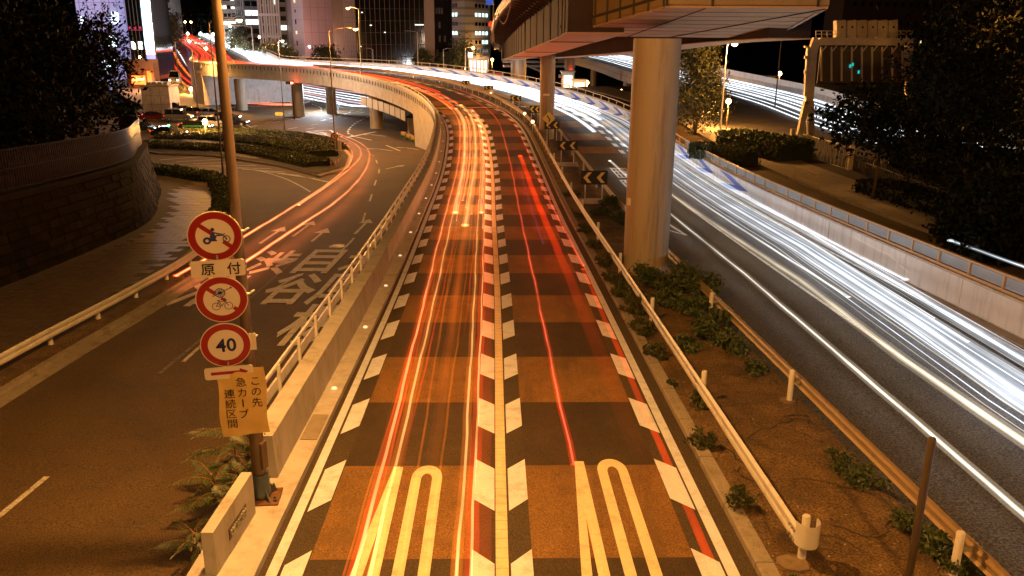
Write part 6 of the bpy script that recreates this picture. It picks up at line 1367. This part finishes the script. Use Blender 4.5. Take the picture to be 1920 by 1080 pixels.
# ================================================================== CARS
def make_car(label, L_=4.4, W_=1.72, H_=1.46, kind='saloon'):
    e = empty('parked_car', (0, 0, 0), label, 'car', 'cars waiting at the junction')
    h = L_/2
    if kind == 'van': lo_p = [(-h, .35), (-h, .95), (-h+.05, 1.05), (h-.9, 1.05), (h-.1, .85), (h, .6), (h, .3)]; cab = [(-h+.08, 1.05), (-h+.15, H_-.08), (-h+.35, H_), (h-1.9, H_), (h-1.45, H_-.1), (h-.85, 1.05)]
    elif kind == 'suv': lo_p = [(-h, .38), (-h, .88), (-h+.08, 1.0), (h-1.15, 1.0), (h-.25, .88), (h, .65), (h, .35)]; cab = [(-h+.12, 1.0), (-h+.42, H_-.06), (-h+.9, H_), (h-2.2, H_-.02), (h-1.9, H_-.1), (h-1.15, 1.0)]
    else: lo_p = [(-h, .34), (-h, .80), (-h+.1, .90), (-h+.75, .93), (h-1.3, .90), (h-.3, .76), (h, .58), (h, .3)]; cab = [(-h+.45, .92), (-h+1.05, H_-.06), (-h+1.5, H_), (h-2.25, H_-.02), (h-1.95, H_-.1), (h-1.2, .90)]
    def ext(prof, w0, w1, zc):
        mb = MB(); n = len(prof); V = []
        for sgn in (-1, 1):
            for x, z in prof: ww = w0+(w1-w0)*max(0, (z-zc))/max(.01, H_-zc); V.append((x, sgn*ww/2, z))
        return mb.add(V, [tuple(range(n)), tuple(range(2*n-1, n-1, -1))]+[(i, i+n, (i+1) % n+n, (i+1) % n) for i in range(n)])
    body = local('body', ext(lo_p+[(h-.3, .22), (-h+.3, .22)], W_, W_*.96, .3), mat('car_white', (.7, .7, .68), .22, var=.02), e)
    rf = [p for p in cab]; local('cabin_glass', ext(cab, W_*.93, W_*.74, .9), GLASSD, e)
    zt = H_; local('roof_panel', MB().box(((cab[2][0]+cab[3][0])/2, 0, H_+.005), (abs(cab[3][0]-cab[2][0])+.25, W_*.72, .05)), MATS['car_white'], e)
    for x in (cab[1][0]*.5+cab[0][0]*.5, (cab[2][0]+cab[3][0])/2, cab[4][0]*.45+cab[5][0]*.55):
        for sg in (-1, 1): local('window_pillar', MB().box((x, sg*W_*.42, (H_+.92)/2), (.08, .05, H_-.92)), MATS['car_white'], e)
    for x in (-h+.78, h-.82):
        for sg in (-1, 1):
            wv = MB(); n = 18; V = [(x+.32*math.cos(2*PI*k/n), sg*(W_/2-.2+(.22 if s2 else 0)), .32+.32*math.sin(2*PI*k/n)) for s2 in (0, 1) for k in range(n)]
            wv.add(V, [tuple(range(n-1, -1, -1)), tuple(range(n, 2*n))]+[(k, (k+1) % n, (k+1) % n+n, k+n) for k in range(n)]); wl_ = local('wheel', wv, TYRE, e)
            rv = MB(); V = [(x+.19*math.cos(2*PI*k/n), sg*(W_/2+.03), .32+.19*math.sin(2*PI*k/n)) for k in range(n)]; rv.add(V, [tuple(range(n))]); rr = rv.build('rim', GALV, None); rr.parent = wl_
    for sg in (-1, 1):
        local('headlight', MB().box((h-.02, sg*W_*.36, .66), (.08, .3, .14)), emit('headlight', (1, .93, .8), 12), e); local('tail_light', MB().box((-h+.0, sg*W_*.38, .80), (.08, .26, .18)), emit('tail_light', (1, .03, .01), 9), e)
        local('mirror', MB().box((h-1.6, sg*(W_/2+.06), .98), (.16, .14, .12)), BLACK, e)
    local('number_plate', MB().box((-h-.005, 0, .55), (.03, .34, .17)), WHITE, e); return e
protos = {k: make_car('x', *a) for k, a in dict(saloon=(4.5, 1.7, 1.45, 'saloon'), suv=(4.5, 1.78, 1.62, 'suv'), van=(4.2, 1.7, 1.85, 'van')).items()}
CC = dict(white=MATS['car_white'], black=mat('car_black', (.012, .012, .014), .15, var=.02), red=mat('car_dark_red', (.10, .012, .010), .2, var=.02), silver=mat('car_silver', (.34, .33, .32), .25, .5, var=.02), grey=mat('car_grey', (.08, .08, .085), .2, var=.02))
used = set()
CARS = [('saloon', 'black', 318, 257, -.06, 'black taxi nearest the orange posts, with a green roof light'), ('saloon', 'white', 268, 247, -.1, 'white saloon at the left end of the stopped cars, half behind the bank'), ('suv', 'white', 400, 238, .05, 'white hatchback in front of the bright lamp'), ('saloon', 'white', 368, 244, .0, 'white saloon with a green and yellow stripe behind the black taxi'), ('van', 'silver', 336, 226, .12, 'silver van in the second row of stopped cars'), ('saloon', 'red', 292, 226, .1, 'dark red saloon with its tail lights on, second row at the left'), ('suv', 'grey', 372, 219, .15, 'dark car in the third row left of the thin lamp post'), ('van', 'grey', 326, 212, .3, 'small dark truck-like van by the corner of the pale kiosk'), ('saloon', 'silver', 398, 219, .15, 'silver saloon in the third row, right of the dark one'), ('saloon', 'black', 438, 236, .05, 'black saloon right of the lamp post, first in the queue'), ('saloon', 'grey', 350, 214, .2, 'dark grey saloon right of the small van'), ('saloon', 'black', 425, 226, .1, 'black saloon behind the sign pole in the second row')]
for kd, colr, px, py, rz, lb in CARS:
    b = gl(px, py)
    if kd not in used: e = protos[kd]; used.add(kd)
    else: e = clone(protos[kd])
    e['label'] = lb; e.location = (b.x, b.y, zl(b.x, b.y)+.01); e.rotation_euler = (0, 0, rz)
    for ch in e.children:
        if ch.name.split('.')[0] in ('body', 'roof_panel', 'window_pillar'):
            if colr != 'white': ch.material_slots[0].link = 'OBJECT'; ch.material_slots[0].material = CC[colr]
    extras = globals().setdefault('EX', []); extras.append((e, lb)) if ('black taxi nearest' in lb or 'stripe' in lb) else None
for e, lb in EX:
    if 1: local('roof_light', MB().box((0, 0, 1.53), (.2, .5, .13)), emit('taxi_green', (.1, 1.0, .5), 8) if 'black taxi nearest' in lb else WINO, e)
    if 'stripe' in lb:
        for sg in (-1, 1): local('stripe', MB().box((0, sg*.862, .68), (3.4, .012, .16)), mat('stripe_green', (.04, .25, .08), .3), e)
for k, (px, py, D, lb) in enumerate(((316, 100, 262, 'white car parked on the far left street beside the round tree'), (368, 88, 300, 'white car far up the hill among the lights'), (375, 80, 320, 'silver car far up the hill left of the sign pole'), (400, 92, 285, 'white van parked on the hill by the trees'))):
    b = at_d(px, py, D); e = clone(protos['van' if 'van' in lb else 'saloon']); e['label'] = lb; e.location = b; e.rotation_euler = (0, 0, 2.2)
b = gl(374, 178); e = clone(protos['van'], label='boxy delivery truck glowing amber at the far pavement corner'); e.location = at_d(329, 158, 180); e.rotation_euler = (0, 0, -1.3); e.scale = (1.2, 1.3, 1.5)

# ================================================================== PEOPLE on the far pavement
def person(label, base, h, shirt, trousers, rz, step=.2):
    e = empty('person', base, label, 'person', 'pedestrians near the junction', rz)
    s = h/1.7; J = dict(pel=(0, 0, .92), ch=(0, 0, 1.25), nk=(0, 0, 1.46), hd=(0, .01, 1.60), lh=(-.10, 0, .88), lk=(-.11, step*.5, .50), lf=(-.11, step, .08), lt=(-.11, step+.14, .04), rh=(.10, 0, .88), rk=(.11, -step*.3, .50), rf=(.11, -step, .10), rt=(.11, -step+.14, .05), ls=(-.18, 0, 1.38), le=(-.24, -.04, 1.12), lw=(-.24, .06, .88), lfg=(-.24, .09, .80), rs=(.18, 0, 1.38), re=(.24, .05, 1.12), rw=(.24, .12, .88), rfg=(.24, .15, .80))
    R_ = dict(pel=.15, ch=.16, nk=.06, hd=.10, lh=.10, lk=.065, lf=.045, lt=.04, rh=.10, rk=.065, rf=.045, rt=.04, ls=.07, le=.045, lw=.032, lfg=.03, rs=.07, re=.045, rw=.032, rfg=.03)
    E_ = [('pel', 'ch'), ('ch', 'nk'), ('nk', 'hd'), ('pel', 'lh'), ('lh', 'lk'), ('lk', 'lf'), ('lf', 'lt'), ('pel', 'rh'), ('rh', 'rk'), ('rk', 'rf'), ('rf', 'rt'), ('ch', 'ls'), ('ls', 'le'), ('le', 'lw'), ('lw', 'lfg'), ('ch', 'rs'), ('rs', 're'), ('re', 'rw'), ('rw', 'rfg')]
    K = list(J); me = bpy.data.meshes.new('body'); me.from_pydata([tuple(c*s for c in J[k]) for k in K], [(K.index(a), K.index(b)) for a, b in E_], []); o = bpy.data.objects.new('body', me); COL.objects.link(o)
    sk = o.modifiers.new('Skin', 'SKIN'); 
    for i, k in enumerate(K): me.skin_vertices[0].data[i].radius = (R_[k]*s, R_[k]*s)
    me.skin_vertices[0].data[0].use_root = True; sb = o.modifiers.new('Subsurf', 'SUBSURF'); sb.levels = 1; sb.render_levels = 1
    dg = bpy.context.evaluated_depsgraph_get(); m2 = bpy.data.meshes.new_from_object(o.evaluated_get(dg)); bpy.data.objects.remove(o)
    m2.materials.append(mat('skin', (.42, .26, .18), .6, var=.03)); m2.materials.append(shirt); m2.materials.append(trousers)
    for p in m2.polygons: z = p.center.z/s; p.material_index = 0 if z > 1.44 or (z < .88 and abs(p.center.x/s) > .2) else (1 if z > .93 or abs(p.center.x/s) > .19 else 2)
    o = bpy.data.objects.new('body', m2); COL.objects.link(o); o.parent = e
    local('hair', MB().tube([(0, -.02*s, 1.60*s), (0, -.01*s, 1.68*s), (0, 0, 1.72*s)], [.105*s, .095*s, .04*s], 10), BLACK, e); return e
SH = [mat('shirt_white', (.6, .58, .55), .8), mat('shirt_dark', (.04, .04, .05), .8), mat('shirt_blue', (.10, .16, .3), .8)]; TRS = mat('trousers_dark', (.03, .03, .035), .8)
for i, (px, py, lb) in enumerate(((380, 196, 'person in dark clothes walking by the pavement corner lamp'), (337, 172, 'person in a white shirt walking on the far left pavement beside the truck'), (343, 168, 'person in a blue shirt on the far left pavement, behind the one in white'))):
    b = gl(px, py); person(lb, (b.x, b.y, GF), 1.7, SH[[1, 0, 2][i]], TRS, [.3, 2.6, 2.9][i])

# ================================================================== LIGHT TRAILS (strands of light at lamp height above the lanes)
REDC, ORC, YEL, HOT = (1.0, .045, .004), (1.0, .19, .010), (1.0, .42, .10), (1.0, .55, .17)
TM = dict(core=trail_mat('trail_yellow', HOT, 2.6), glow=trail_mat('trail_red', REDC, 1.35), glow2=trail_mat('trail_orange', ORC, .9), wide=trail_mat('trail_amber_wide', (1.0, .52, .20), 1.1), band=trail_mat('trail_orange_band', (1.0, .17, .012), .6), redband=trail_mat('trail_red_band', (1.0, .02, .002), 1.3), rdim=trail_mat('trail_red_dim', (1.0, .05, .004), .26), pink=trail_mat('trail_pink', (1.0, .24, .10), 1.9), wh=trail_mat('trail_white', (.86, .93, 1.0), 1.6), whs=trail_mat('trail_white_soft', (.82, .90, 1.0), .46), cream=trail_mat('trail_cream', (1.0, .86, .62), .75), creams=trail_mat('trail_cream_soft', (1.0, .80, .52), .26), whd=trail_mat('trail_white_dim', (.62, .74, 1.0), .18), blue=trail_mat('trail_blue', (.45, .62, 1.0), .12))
TM.update(wf=trail_mat('trail_white_far', (.86, .93, 1.0), .8, False), wfs=trail_mat('trail_white_far_soft', (.80, .88, 1.0), .16, False), rf=trail_mat('trail_red_far', (1.0, .05, .012), .30, False), of=trail_mat('trail_orange_far', (1.0, .20, .03), .42, False), rfs=trail_mat('trail_red_far_soft', (1.0, .05, .01), .07, False))
FARM = dict(wh='wf', whs='wfs', glow='rf', redband='rf', glow2='of', rdim='rfs', cream='wf')
def strand(mb, P, ts, off, dz, w_, h_=None, n=8, wob=.012, sd=0, gz=False):
    r = np.random.default_rng(sd); ph_ = r.random()*6; h_ = h_ or w_*.4; V = []
    f = off if callable(off) else (lambda t: off)
    for t in ts:
        wo = wob*math.sin(t*.9+ph_)+wob*.6*math.sin(t*2.3+ph_*2)
        for k in range(n):
            q = 2*PI*k/n; p = P.at(t, f(t)+wo+w_/2*math.cos(q), dz+wob*.5*math.sin(t*1.7+ph_)+h_/2*math.sin(q))
            V.append(p)
    Fs = [(i*n+k, i*n+(k+1) % n, (i+1)*n+(k+1) % n, (i+1)*n+k) for i in range(len(ts)-1) for k in range(n)]
    return mb.add(V, Fs+[tuple(range(n)), tuple((len(ts)-1)*n+k for k in range(n))])
FARG = ('trails climbing the hill road', 'white trails crossing under the viaduct', 'white trails on the side ramp')
def trail(label, P, t0, t1, off, dz, parts, group, st=1.0, wob=.012, fade=(0, 0)):
    e = empty('light_trail', P.at((t0+t1)/2, off((t0+t1)/2) if callable(off) else off, dz), label, 'light trail', group)
    for i, (nm, w_, mk) in enumerate(parts):
        if group in FARG or 'distant bend' in label or 'far along' in label: mk = FARM.get(mk, mk)
        ts = rng_t(t0, t1, st); mb = MB(); strand(mb, P, ts, off, dz, w_, sd=len(label), wob=wob); o = mb.build(nm, TM[mk], e, smooth=True, nocalc=True)
        val = []
        for t in ts:
            f = 1.0 if group != GL else .42+.58*min(1, max(0, (t-4)/32))
            if fade[0]: f *= min(1, max(0, (t-t0)/fade[0]))
            if fade[1]: f *= min(1, max(0, (t1-t)/fade[1]))
            val += [f]*8
        at_ = o.data.attributes.new('strength', 'FLOAT', 'POINT'); at_.data.foreach_set('value', val[:len(o.data.vertices)])
    return e
def ip(*kv): xs_ = [a for a, b in kv]; ys_ = [b for a, b in kv]; return lambda t: float(np.interp(t, xs_, ys_))
GL = 'red tail light trails on the near carriageway'
trail('long red trail with a thin yellow core along the left side of the left lane', MP, -8, 88, ip((-8, -2.30), (4, -2.32), (24, -2.62), (68, -2.70), (88, -2.6)), .7, [('core', .07, 'core'), ('glow', .22, 'glow'), ('halo', .34, 'rdim')], GL)
trail('second thin yellow-cored trail from the left in the left lane', MP, -8, 88, ip((-8, -2.0), (4, -2.08), (24, -2.24), (88, -2.3)), .7, [('core', .06, 'core'), ('glow', .22, 'glow2')], GL)
trail('broad red haze of light between the two left thin trails', MP, 1, 75, ip((-8, -2.15), (24, -2.42), (88, -2.4)), .62, [('haze', .42, 'rdim'), ('fibre', .05, 'glow2')], GL, fade=(6, 6))
trail('wide pale yellow trail left of centre in the left lane, ending abruptly', MP, 34.2, 86, ip((34, -2.12), (50, -2.2), (68, -2.25), (86, -2.1)), .75, [('core', .36, 'wide'), ('thread', .10, 'core'), ('thread', .3, 'wide'), ('glow', .55, 'glow')], GL)
trail('narrow yellow trail ending in a point near the middle of the left lane', MP, 38, 80, ip((38, -1.82), (80, -1.75)), .8, [('core', .10, 'core'), ('glow', .22, 'glow')], GL)
trail('thin orange trail in the middle of the left lane', MP, -2, 60, ip((-2, -1.6), (3, -1.62), (24, -1.9), (60, -1.8)), .7, [('core', .05, 'glow2')], GL)
trail('broad orange ribbon of light down the middle of the left lane', MP, 2.5, 92, ip((2, -1.3), (24, -1.48), (60, -1.35), (92, -1.2)), .85, [('band', .34, 'band'), ('grain', .16, 'band')], GL, fade=(14, 8))
trail('pale upper part of the broad orange ribbon in the left lane', MP, 30, 88, ip((30, -1.48), (60, -1.32), (88, -1.2)), .86, [('core', .34, 'wide'), ('thread', .14, 'core'), ('glow', .46, 'glow2')], GL)
trail('bright yellow-cored trail right of the orange ribbon in the left lane', MP, -8, 86, ip((-8, -.72), (4, -.72), (24, -.88), (60, -.9), (86, -.7)), .7, [('core', .055, 'core'), ('glow', .2, 'glow2')], GL)
trail('short wide amber trail beside the centre line teeth, ending abruptly', MP, 34.0, 84, ip((34, -.72), (60, -.72), (84, -.5)), .8, [('core', .3, 'wide'), ('thread', .12, 'core'), ('glow', .42, 'glow')], GL)
trail('yellow-cored trail running over the left centre line teeth', MP, -2, 86, ip((-2, -.50), (24, -.58), (60, -.42), (86, -.25)), .7, [('core', .05, 'core'), ('glow', .24, 'glow')], GL)
trail('red ribbon of light over the left centre line teeth', MP, -8, 70, ip((-8, -.36), (24, -.36), (70, -.2)), .30, [('band', .34, 'rdim'), ('band', .30, 'rdim')], GL)
trail('thin wavy red trail with a pink core along the left of the right lane', MP, 4.6, 100, ip((4.6, 1.42), (10, 1.38), (24, 1.36), (40, 1.42), (68, 1.40), (100, 1.5)), .7, [('core', .05, 'pink'), ('glow', .15, 'redband')], GL, wob=.014)
trail('short end of the thin red trail over the numeral four in the right lane', MP, -8, 3.6, 1.60, .25, [('glow', .10, 'glow')], GL)
trail('broad red ribbon of light fading toward the camera in the right lane', MP, 14, 57.5, ip((14, 2.7), (24, 2.62), (40, 2.50), (57.5, 2.32)), .85, [('band', .38, 'redband'), ('band', .34, 'glow'), ('band', .30, 'glow')], GL, fade=(26, 0))
trail('faint near end of the broad red ribbon in the right lane', MP, 4, 26, ip((4, 2.75), (26, 2.62)), .85, [('band', .40, 'rdim')], GL, fade=(8, 12))
trail('thin red trail with a pale core running over the right teeth', MP, 22, 104, ip((22, 3.46), (40, 3.30), (68, 3.10), (104, 2.9)), .7, [('core', .05, 'pink'), ('glow', .17, 'redband')], GL)
trail('dull red near part of the trail over the right teeth', MP, -8, 22, ip((-8, 3.42), (4, 3.36), (22, 3.46)), .55, [('glow', .16, 'glow')], GL)
trail('faint bluish reflection of light in the middle of the right lane', MP, 26, 80, ip((26, 2.1), (60, 2.0), (80, 1.9)), .8, [('haze', .10, 'blue')], GL)  # emissive strand put in for the reflection
for i, (o, t0, t1, mk, w_) in enumerate(((-2.46, -6, 60, 'glow2', .04), (-1.95, 2, 80, 'glow', .05), (-1.78, 10, 84, 'glow2', .05), (-1.2, -4, 86, 'glow2', .05), (-1.02, 12, 84, 'glow', .06), (-2.0, 32, 86, 'core', .05), (-1.60, 36, 86, 'core', .05), (-1.25, 34, 84, 'wide', .09), (-.62, 30, 84, 'core', .05))):
    trail('fine strand of light in the left lane, '+['just right of the leftmost trail', 'first thin red one left of the ribbon', 'second thin one left of the ribbon', 'first one right of the ribbon', 'second one right of the ribbon, red', 'yellow one in the far bright bundle, leftmost', 'yellow one beside the wide ribbon, far half', 'amber one right of the ribbon, far half', 'yellow one nearest the centre teeth, far half'][i], MP, t0, t1, o, .72, [('core', w_, mk)], GL, fade=(8, 0) if t0 < 30 else (0, 0))
for i, (o, t0, t1, mk) in enumerate(((-2.6, 86, 136, 'glow2'), (-2.1, 88, 150, 'redband'), (-1.2, 90, 170, 'redband'), (-.6, 100, 200, 'glow'), (-2.4, 120, 230, 'redband'), (-1.8, 130, 330, 'redband'), (2.0, 150, 400, 'glow'), (-.8, 160, 400, 'redband'), (1.2, 190, 400, 'redband'))):
    trail('red trail far along the viaduct, '+['orange one nearest the curve', 'short one over the curve', 'bright one ending at the expansion joint', 'thin one beside the centre line', 'one along the outer wall', 'one climbing the hill by the wall', 'thin one in the right lane up the hill', 'long one up the hill', 'innermost up the hill'][i], MP, t0, t1, o, .75, [('band', .34 if mk != 'glow' else .2, mk), ('core', .12, 'glow')], GL, st=2.0)
GW = 'white headlight trails on the far carriageway'
def wt(label, t0, t1, off, dz, parts): return trail(label, MP, t0, t1, off, dz, parts, GW, wob=.006)
wt('creamy white trail nearest the median, on its own', -14, 36, ip((-14, 9.4), (3, 9.32), (21, 9.72), (36, 9.75)), .6, [('core', .13, 'cream'), ('core', .06, 'wh'), ('glow', .34, 'creams')])
wt('broad cream trail second from the median', -14, 48, ip((-14, 11.2), (6, 11.2), (11, 11.15), (20, 11.55), (40, 11.3), (48, 11.2)), .6, [('core', .24, 'cream'), ('glow', .52, 'creams'), ('thread', .05, 'cream')])
wt('thin white trail ending bluntly beside the broad bright band', 17.5, 110, ip((17, 12.35), (40, 12.4), (60, 12.3), (110, 11.2)), .62, [('core', .09, 'wh'), ('glow', .2, 'cream')])
wt('brightest broad white band of light', -14, 420, ip((-14, 12.7), (8, 12.75), (15, 13.35), (26, 13.85), (52, 13.9), (80, 13.2), (105, 11.6), (130, 10.2), (170, 9.0), (420, 7.5)), .62, [('core', .16, 'wh'), ('core', .34, 'whs'), ('glow', .75, 'whs'), ('haze', 1.2, 'whd')])
wt('white trail just left of the brightest band', -14, 420, ip((-14, 12.2), (8, 12.3), (15, 12.85), (26, 13.3), (52, 13.2), (80, 12.6), (105, 11.0), (130, 9.6), (170, 8.2), (420, 6.5)), .62, [('core', .12, 'wh'), ('glow', .5, 'whs')])
wt('grey-white trail right of the brightest band', -14, 420, ip((-14, 13.3), (8, 13.5), (26, 14.4), (52, 14.5), (80, 13.8), (105, 12.2), (130, 10.8), (170, 9.8), (420, 8.5)), .62, [('core', .16, 'whs'), ('glow', .55, 'whs')])
wt('pale trail with a peach end beside the grey-white one', 12.5, 60, ip((12, 13.75), (30, 14.8), (60, 15.0)), .62, [('core', .14, 'cream'), ('thread', .04, 'wh')])
wt('broad white band running close to the arrow wall', -14, 420, ip((-14, 14.0), (11, 14.45), (18, 14.95), (31, 15.55), (62, 15.7), (80, 14.6), (105, 12.8), (130, 11.4), (170, 10.6), (420, 10)), .62, [('core', .14, 'wh'), ('core', .30, 'whs'), ('glow', .7, 'whs')])
wt('thin white trail hugging the gutter of the arrow wall', 20, 100, ip((20, 15.6), (60, 16.1), (80, 15.2), (100, 13.6)), .62, [('core', .12, 'wh'), ('glow', .36, 'whs')])
for i in range(9):
    trail('white trail on the distant bend of the far carriageway, '+['one', 'two', 'three', 'four', 'five', 'six', 'seven', 'eight', 'nine'][i]+' counted from the median', MP, 72+((i*5) % 9)*3.5, 330+(i % 3)*40, ip((52, 11.4+i*.5), (80, 10.2+i*.6), (105, 8.6+i*.58), (130, 7.6+i*.5), (300, 7+i*.5)), .65, [('core', .26, 'wh'), ('glow', .6, 'whs')], GW, st=2.0, wob=.005)
nm_ = ['first', 'second', 'third', 'fourth', 'fifth', 'sixth', 'seventh', 'eighth', 'ninth', 'tenth', 'eleventh', 'twelfth', 'thirteenth', 'fourteenth']
for i in range(14):
    d0 = -1.55+i*.24+.05*math.sin(i*5); k_ = .03+.035*((i*7) % 5)/4
    trail('fine white thread of light on the far carriageway, %s counted from the median' % nm_[i], MP, -14 if i % 3 else 6+i, 420 if i % 4 else 120, ip((-14, 12.9+d0), (8, 13.1+d0), (26, 14.0+d0), (52, 14.1+d0), (80, 13.2+d0), (105, 11.8+d0), (130, 10.4+d0), (170, 9.2+d0), (420, 8+d0)), .60+.04*(i % 3), [('core', k_, 'wh' if i % 2 else 'cream')], GW, wob=.006)
trail('short bright dash of light left of the big pillar', MP, 45.5, 57, ip((45, 9.9), (57, 9.6)), .55, [('core', .20, 'wh'), ('glow', .3, 'cream')], GW)
trail('white trail on the street above the arrow wall', MP, -14, 22, ip((-14, 18.6), (22, 18.3)), 1.75, [('core', .10, 'wh'), ('glow', .3, 'whs')], GW)
trail('curling orange scratch of light low on the arrow wall', MP, 20, 27, ip((20, 15.7), (23, 16.4), (27, 16.6)), .9, [('core', .04, 'cream')], GW)
GR = 'white trails on the side ramp'
for i, (o, w_) in enumerate(((1.5, .16), (2.4, .12), (3.6, .34), (4.6, .16), (5.6, .42), (6.6, .2), (7.6, .36))):
    trail('white trail on the side ramp, '+['nearest its front wall', 'second from the front wall', 'third from the front wall', 'middle one', 'fifth from the front wall', 'sixth from the front wall', 'nearest its back wall'][i], RP, 4+i*.7, RP.len-6, o, .2+.09*o, [('core', w_*.9, 'wh'), ('glow', w_*2.2, 'whs')], GR, st=2.0, wob=.004)
# street trails
GSR = 'red trails on the curving street'
def gpath(pts, dz): return PolyPath([gl(px, py, dz) for px, py in pts])
for lb, pts in (('left one of the two bright orange-red trails curving round the hedge island', [(330, 517), (375, 492), (470, 436), (560, 381), (618, 342), (650, 313), (661, 290), (645, 268), (610, 252)]), ('right one of the two bright orange-red trails curving round the hedge island', [(430, 510), (470, 484), (560, 424), (620, 385), (668, 342), (691, 303), (691, 283), (668, 264), (632, 250)]), ('third orange trail crossing between the two bright ones at the bend', [(560, 384), (620, 344), (660, 312), (676, 293), (672, 275), (640, 256)])):
    P_ = gpath(pts, .7); trail(lb, P_, 0, P_.len, 0, 0, [('core', .20, 'wide'), ('core', .13, 'core'), ('glow', .34, 'glow'), ('glow', .26, 'redband')], GSR)
P_ = gpath([(655, 268), (690, 285), (700, 292)], .7); trail('short thin orange trail cutting the inside of the bend', P_, 0, P_.len, 0, 0, [('core', .05, 'core')], GSR)
GH = 'trails climbing the hill road'
for i, (o, mk, t0) in enumerate(((-3.8, 'redband', 150), (-2.6, 'glow', 160), (-1.5, 'redband', 140), (.2, 'glow2', 170), (1.6, 'redband', 165), (2.8, 'glow', 175), (7.2, 'wh', 168), (8.4, 'wh', 150), (9.6, 'wh', 160), (10.8, 'wh', 170), (11.9, 'whs', 165))):
    trail('bright trail on the upper road running up to the hill, '+['leftmost red', 'second red from the left', 'third red from the left', 'fourth, orange', 'fifth, red', 'sixth, red', 'first white', 'second white', 'third white', 'fourth white', 'rightmost soft white'][i], MP, t0, 428, o, .95, [('core', .62, mk), ('glow', 1.0, 'whs' if mk.startswith('wh') else 'rdim')], GH, st=2.5, wob=.05)
for i, (o, mk, t0, t1) in enumerate(((-5.5, 'glow2', 5, 300), (-3.8, 'glow', 0, 320), (-2, 'glow2', 0, 340), (-.2, 'wh', 8, 210), (1.4, 'glow', 2, 330), (3.2, 'glow2', 0, 280), (5, 'glow', 0, 150))):
    trail('trail climbing the hill road from the junction, '+['leftmost orange', 'second from the left', 'third from the left', 'the white one', 'fifth from the left', 'sixth from the left', 'rightmost one'][i], HP, t0, min(t1, HP.len-5), o, .8, [('core', .62, mk), ('glow', .8, 'rdim')], GH, st=3.0, wob=.06)
GJ = 'white trails crossing under the viaduct'
jr = random.Random(12)
for i in range(7):
    y0 = 159+i*4.2; pts = [(560+i*2+jr.uniform(-6, 6), y0-2), (610+i*3, y0+6+i*.6), (650+i*5, y0+12+i*1.2), (690+i*7+jr.uniform(-10, 10), y0+18+i*1.5)]
    P_ = gpath([(a, min(b, 198+i*.3)) for a, b in pts], .6); trail('white trail across the junction under the viaduct, number %s from the far side' % ['one', 'two', 'three', 'four', 'five', 'six', 'seven', 'eight', 'nine', 'ten', 'eleven'][i], P_, 0, P_.len, 0, 0, [('core', .30, 'wh' if i % 4 else 'redband'), ('glow', .7, 'whs')], GJ, st=2.0)
for i in range(5): P_ = gpath([(420, 178+i*3.5), (470, 188+i*1.6), (520, 194+i*.8), (570, 196+i*.4)], .6); trail('orange trail sweeping round the refuge under the viaduct, '+['farthest', 'second', 'third', 'fourth', 'nearest'][i], P_, 0, P_.len, 0, 0, [('core', .22, 'glow2'), ('glow', .5, 'rdim')], GJ, st=2.0)
P_ = gpath([(385, 193), (400, 190), (412, 184)], .6)
# shops and site works glimpsed under the viaduct
b = at_d(440, 160, 200); e = empty('site_works', (b.x, b.y, GF), 'white-lit hoardings and machinery glimpsed under the far end of the viaduct', 'hoarding')
for k in range(8): q = at_d(400+k*13, 160+3*(k % 2), 200); MB().box(q, (1.5, .3, 2.6)).build('panel', PANEL if k % 3 else BGD, e)
for px, py in ((404, 145), (443, 146), (453, 146), (515, 152)): MB().box(at_d(px, py, 196), (.9, .3, .35)).build('work_light', LAMPW, e)
light(at_d(440, 150, 192), 5000, (.8, .9, 1.0), .6); light(at_d(600, 168, 150), 7000, (.9, .93, 1.0), 1.0)  # second light has no fixture, added to brighten the junction ground
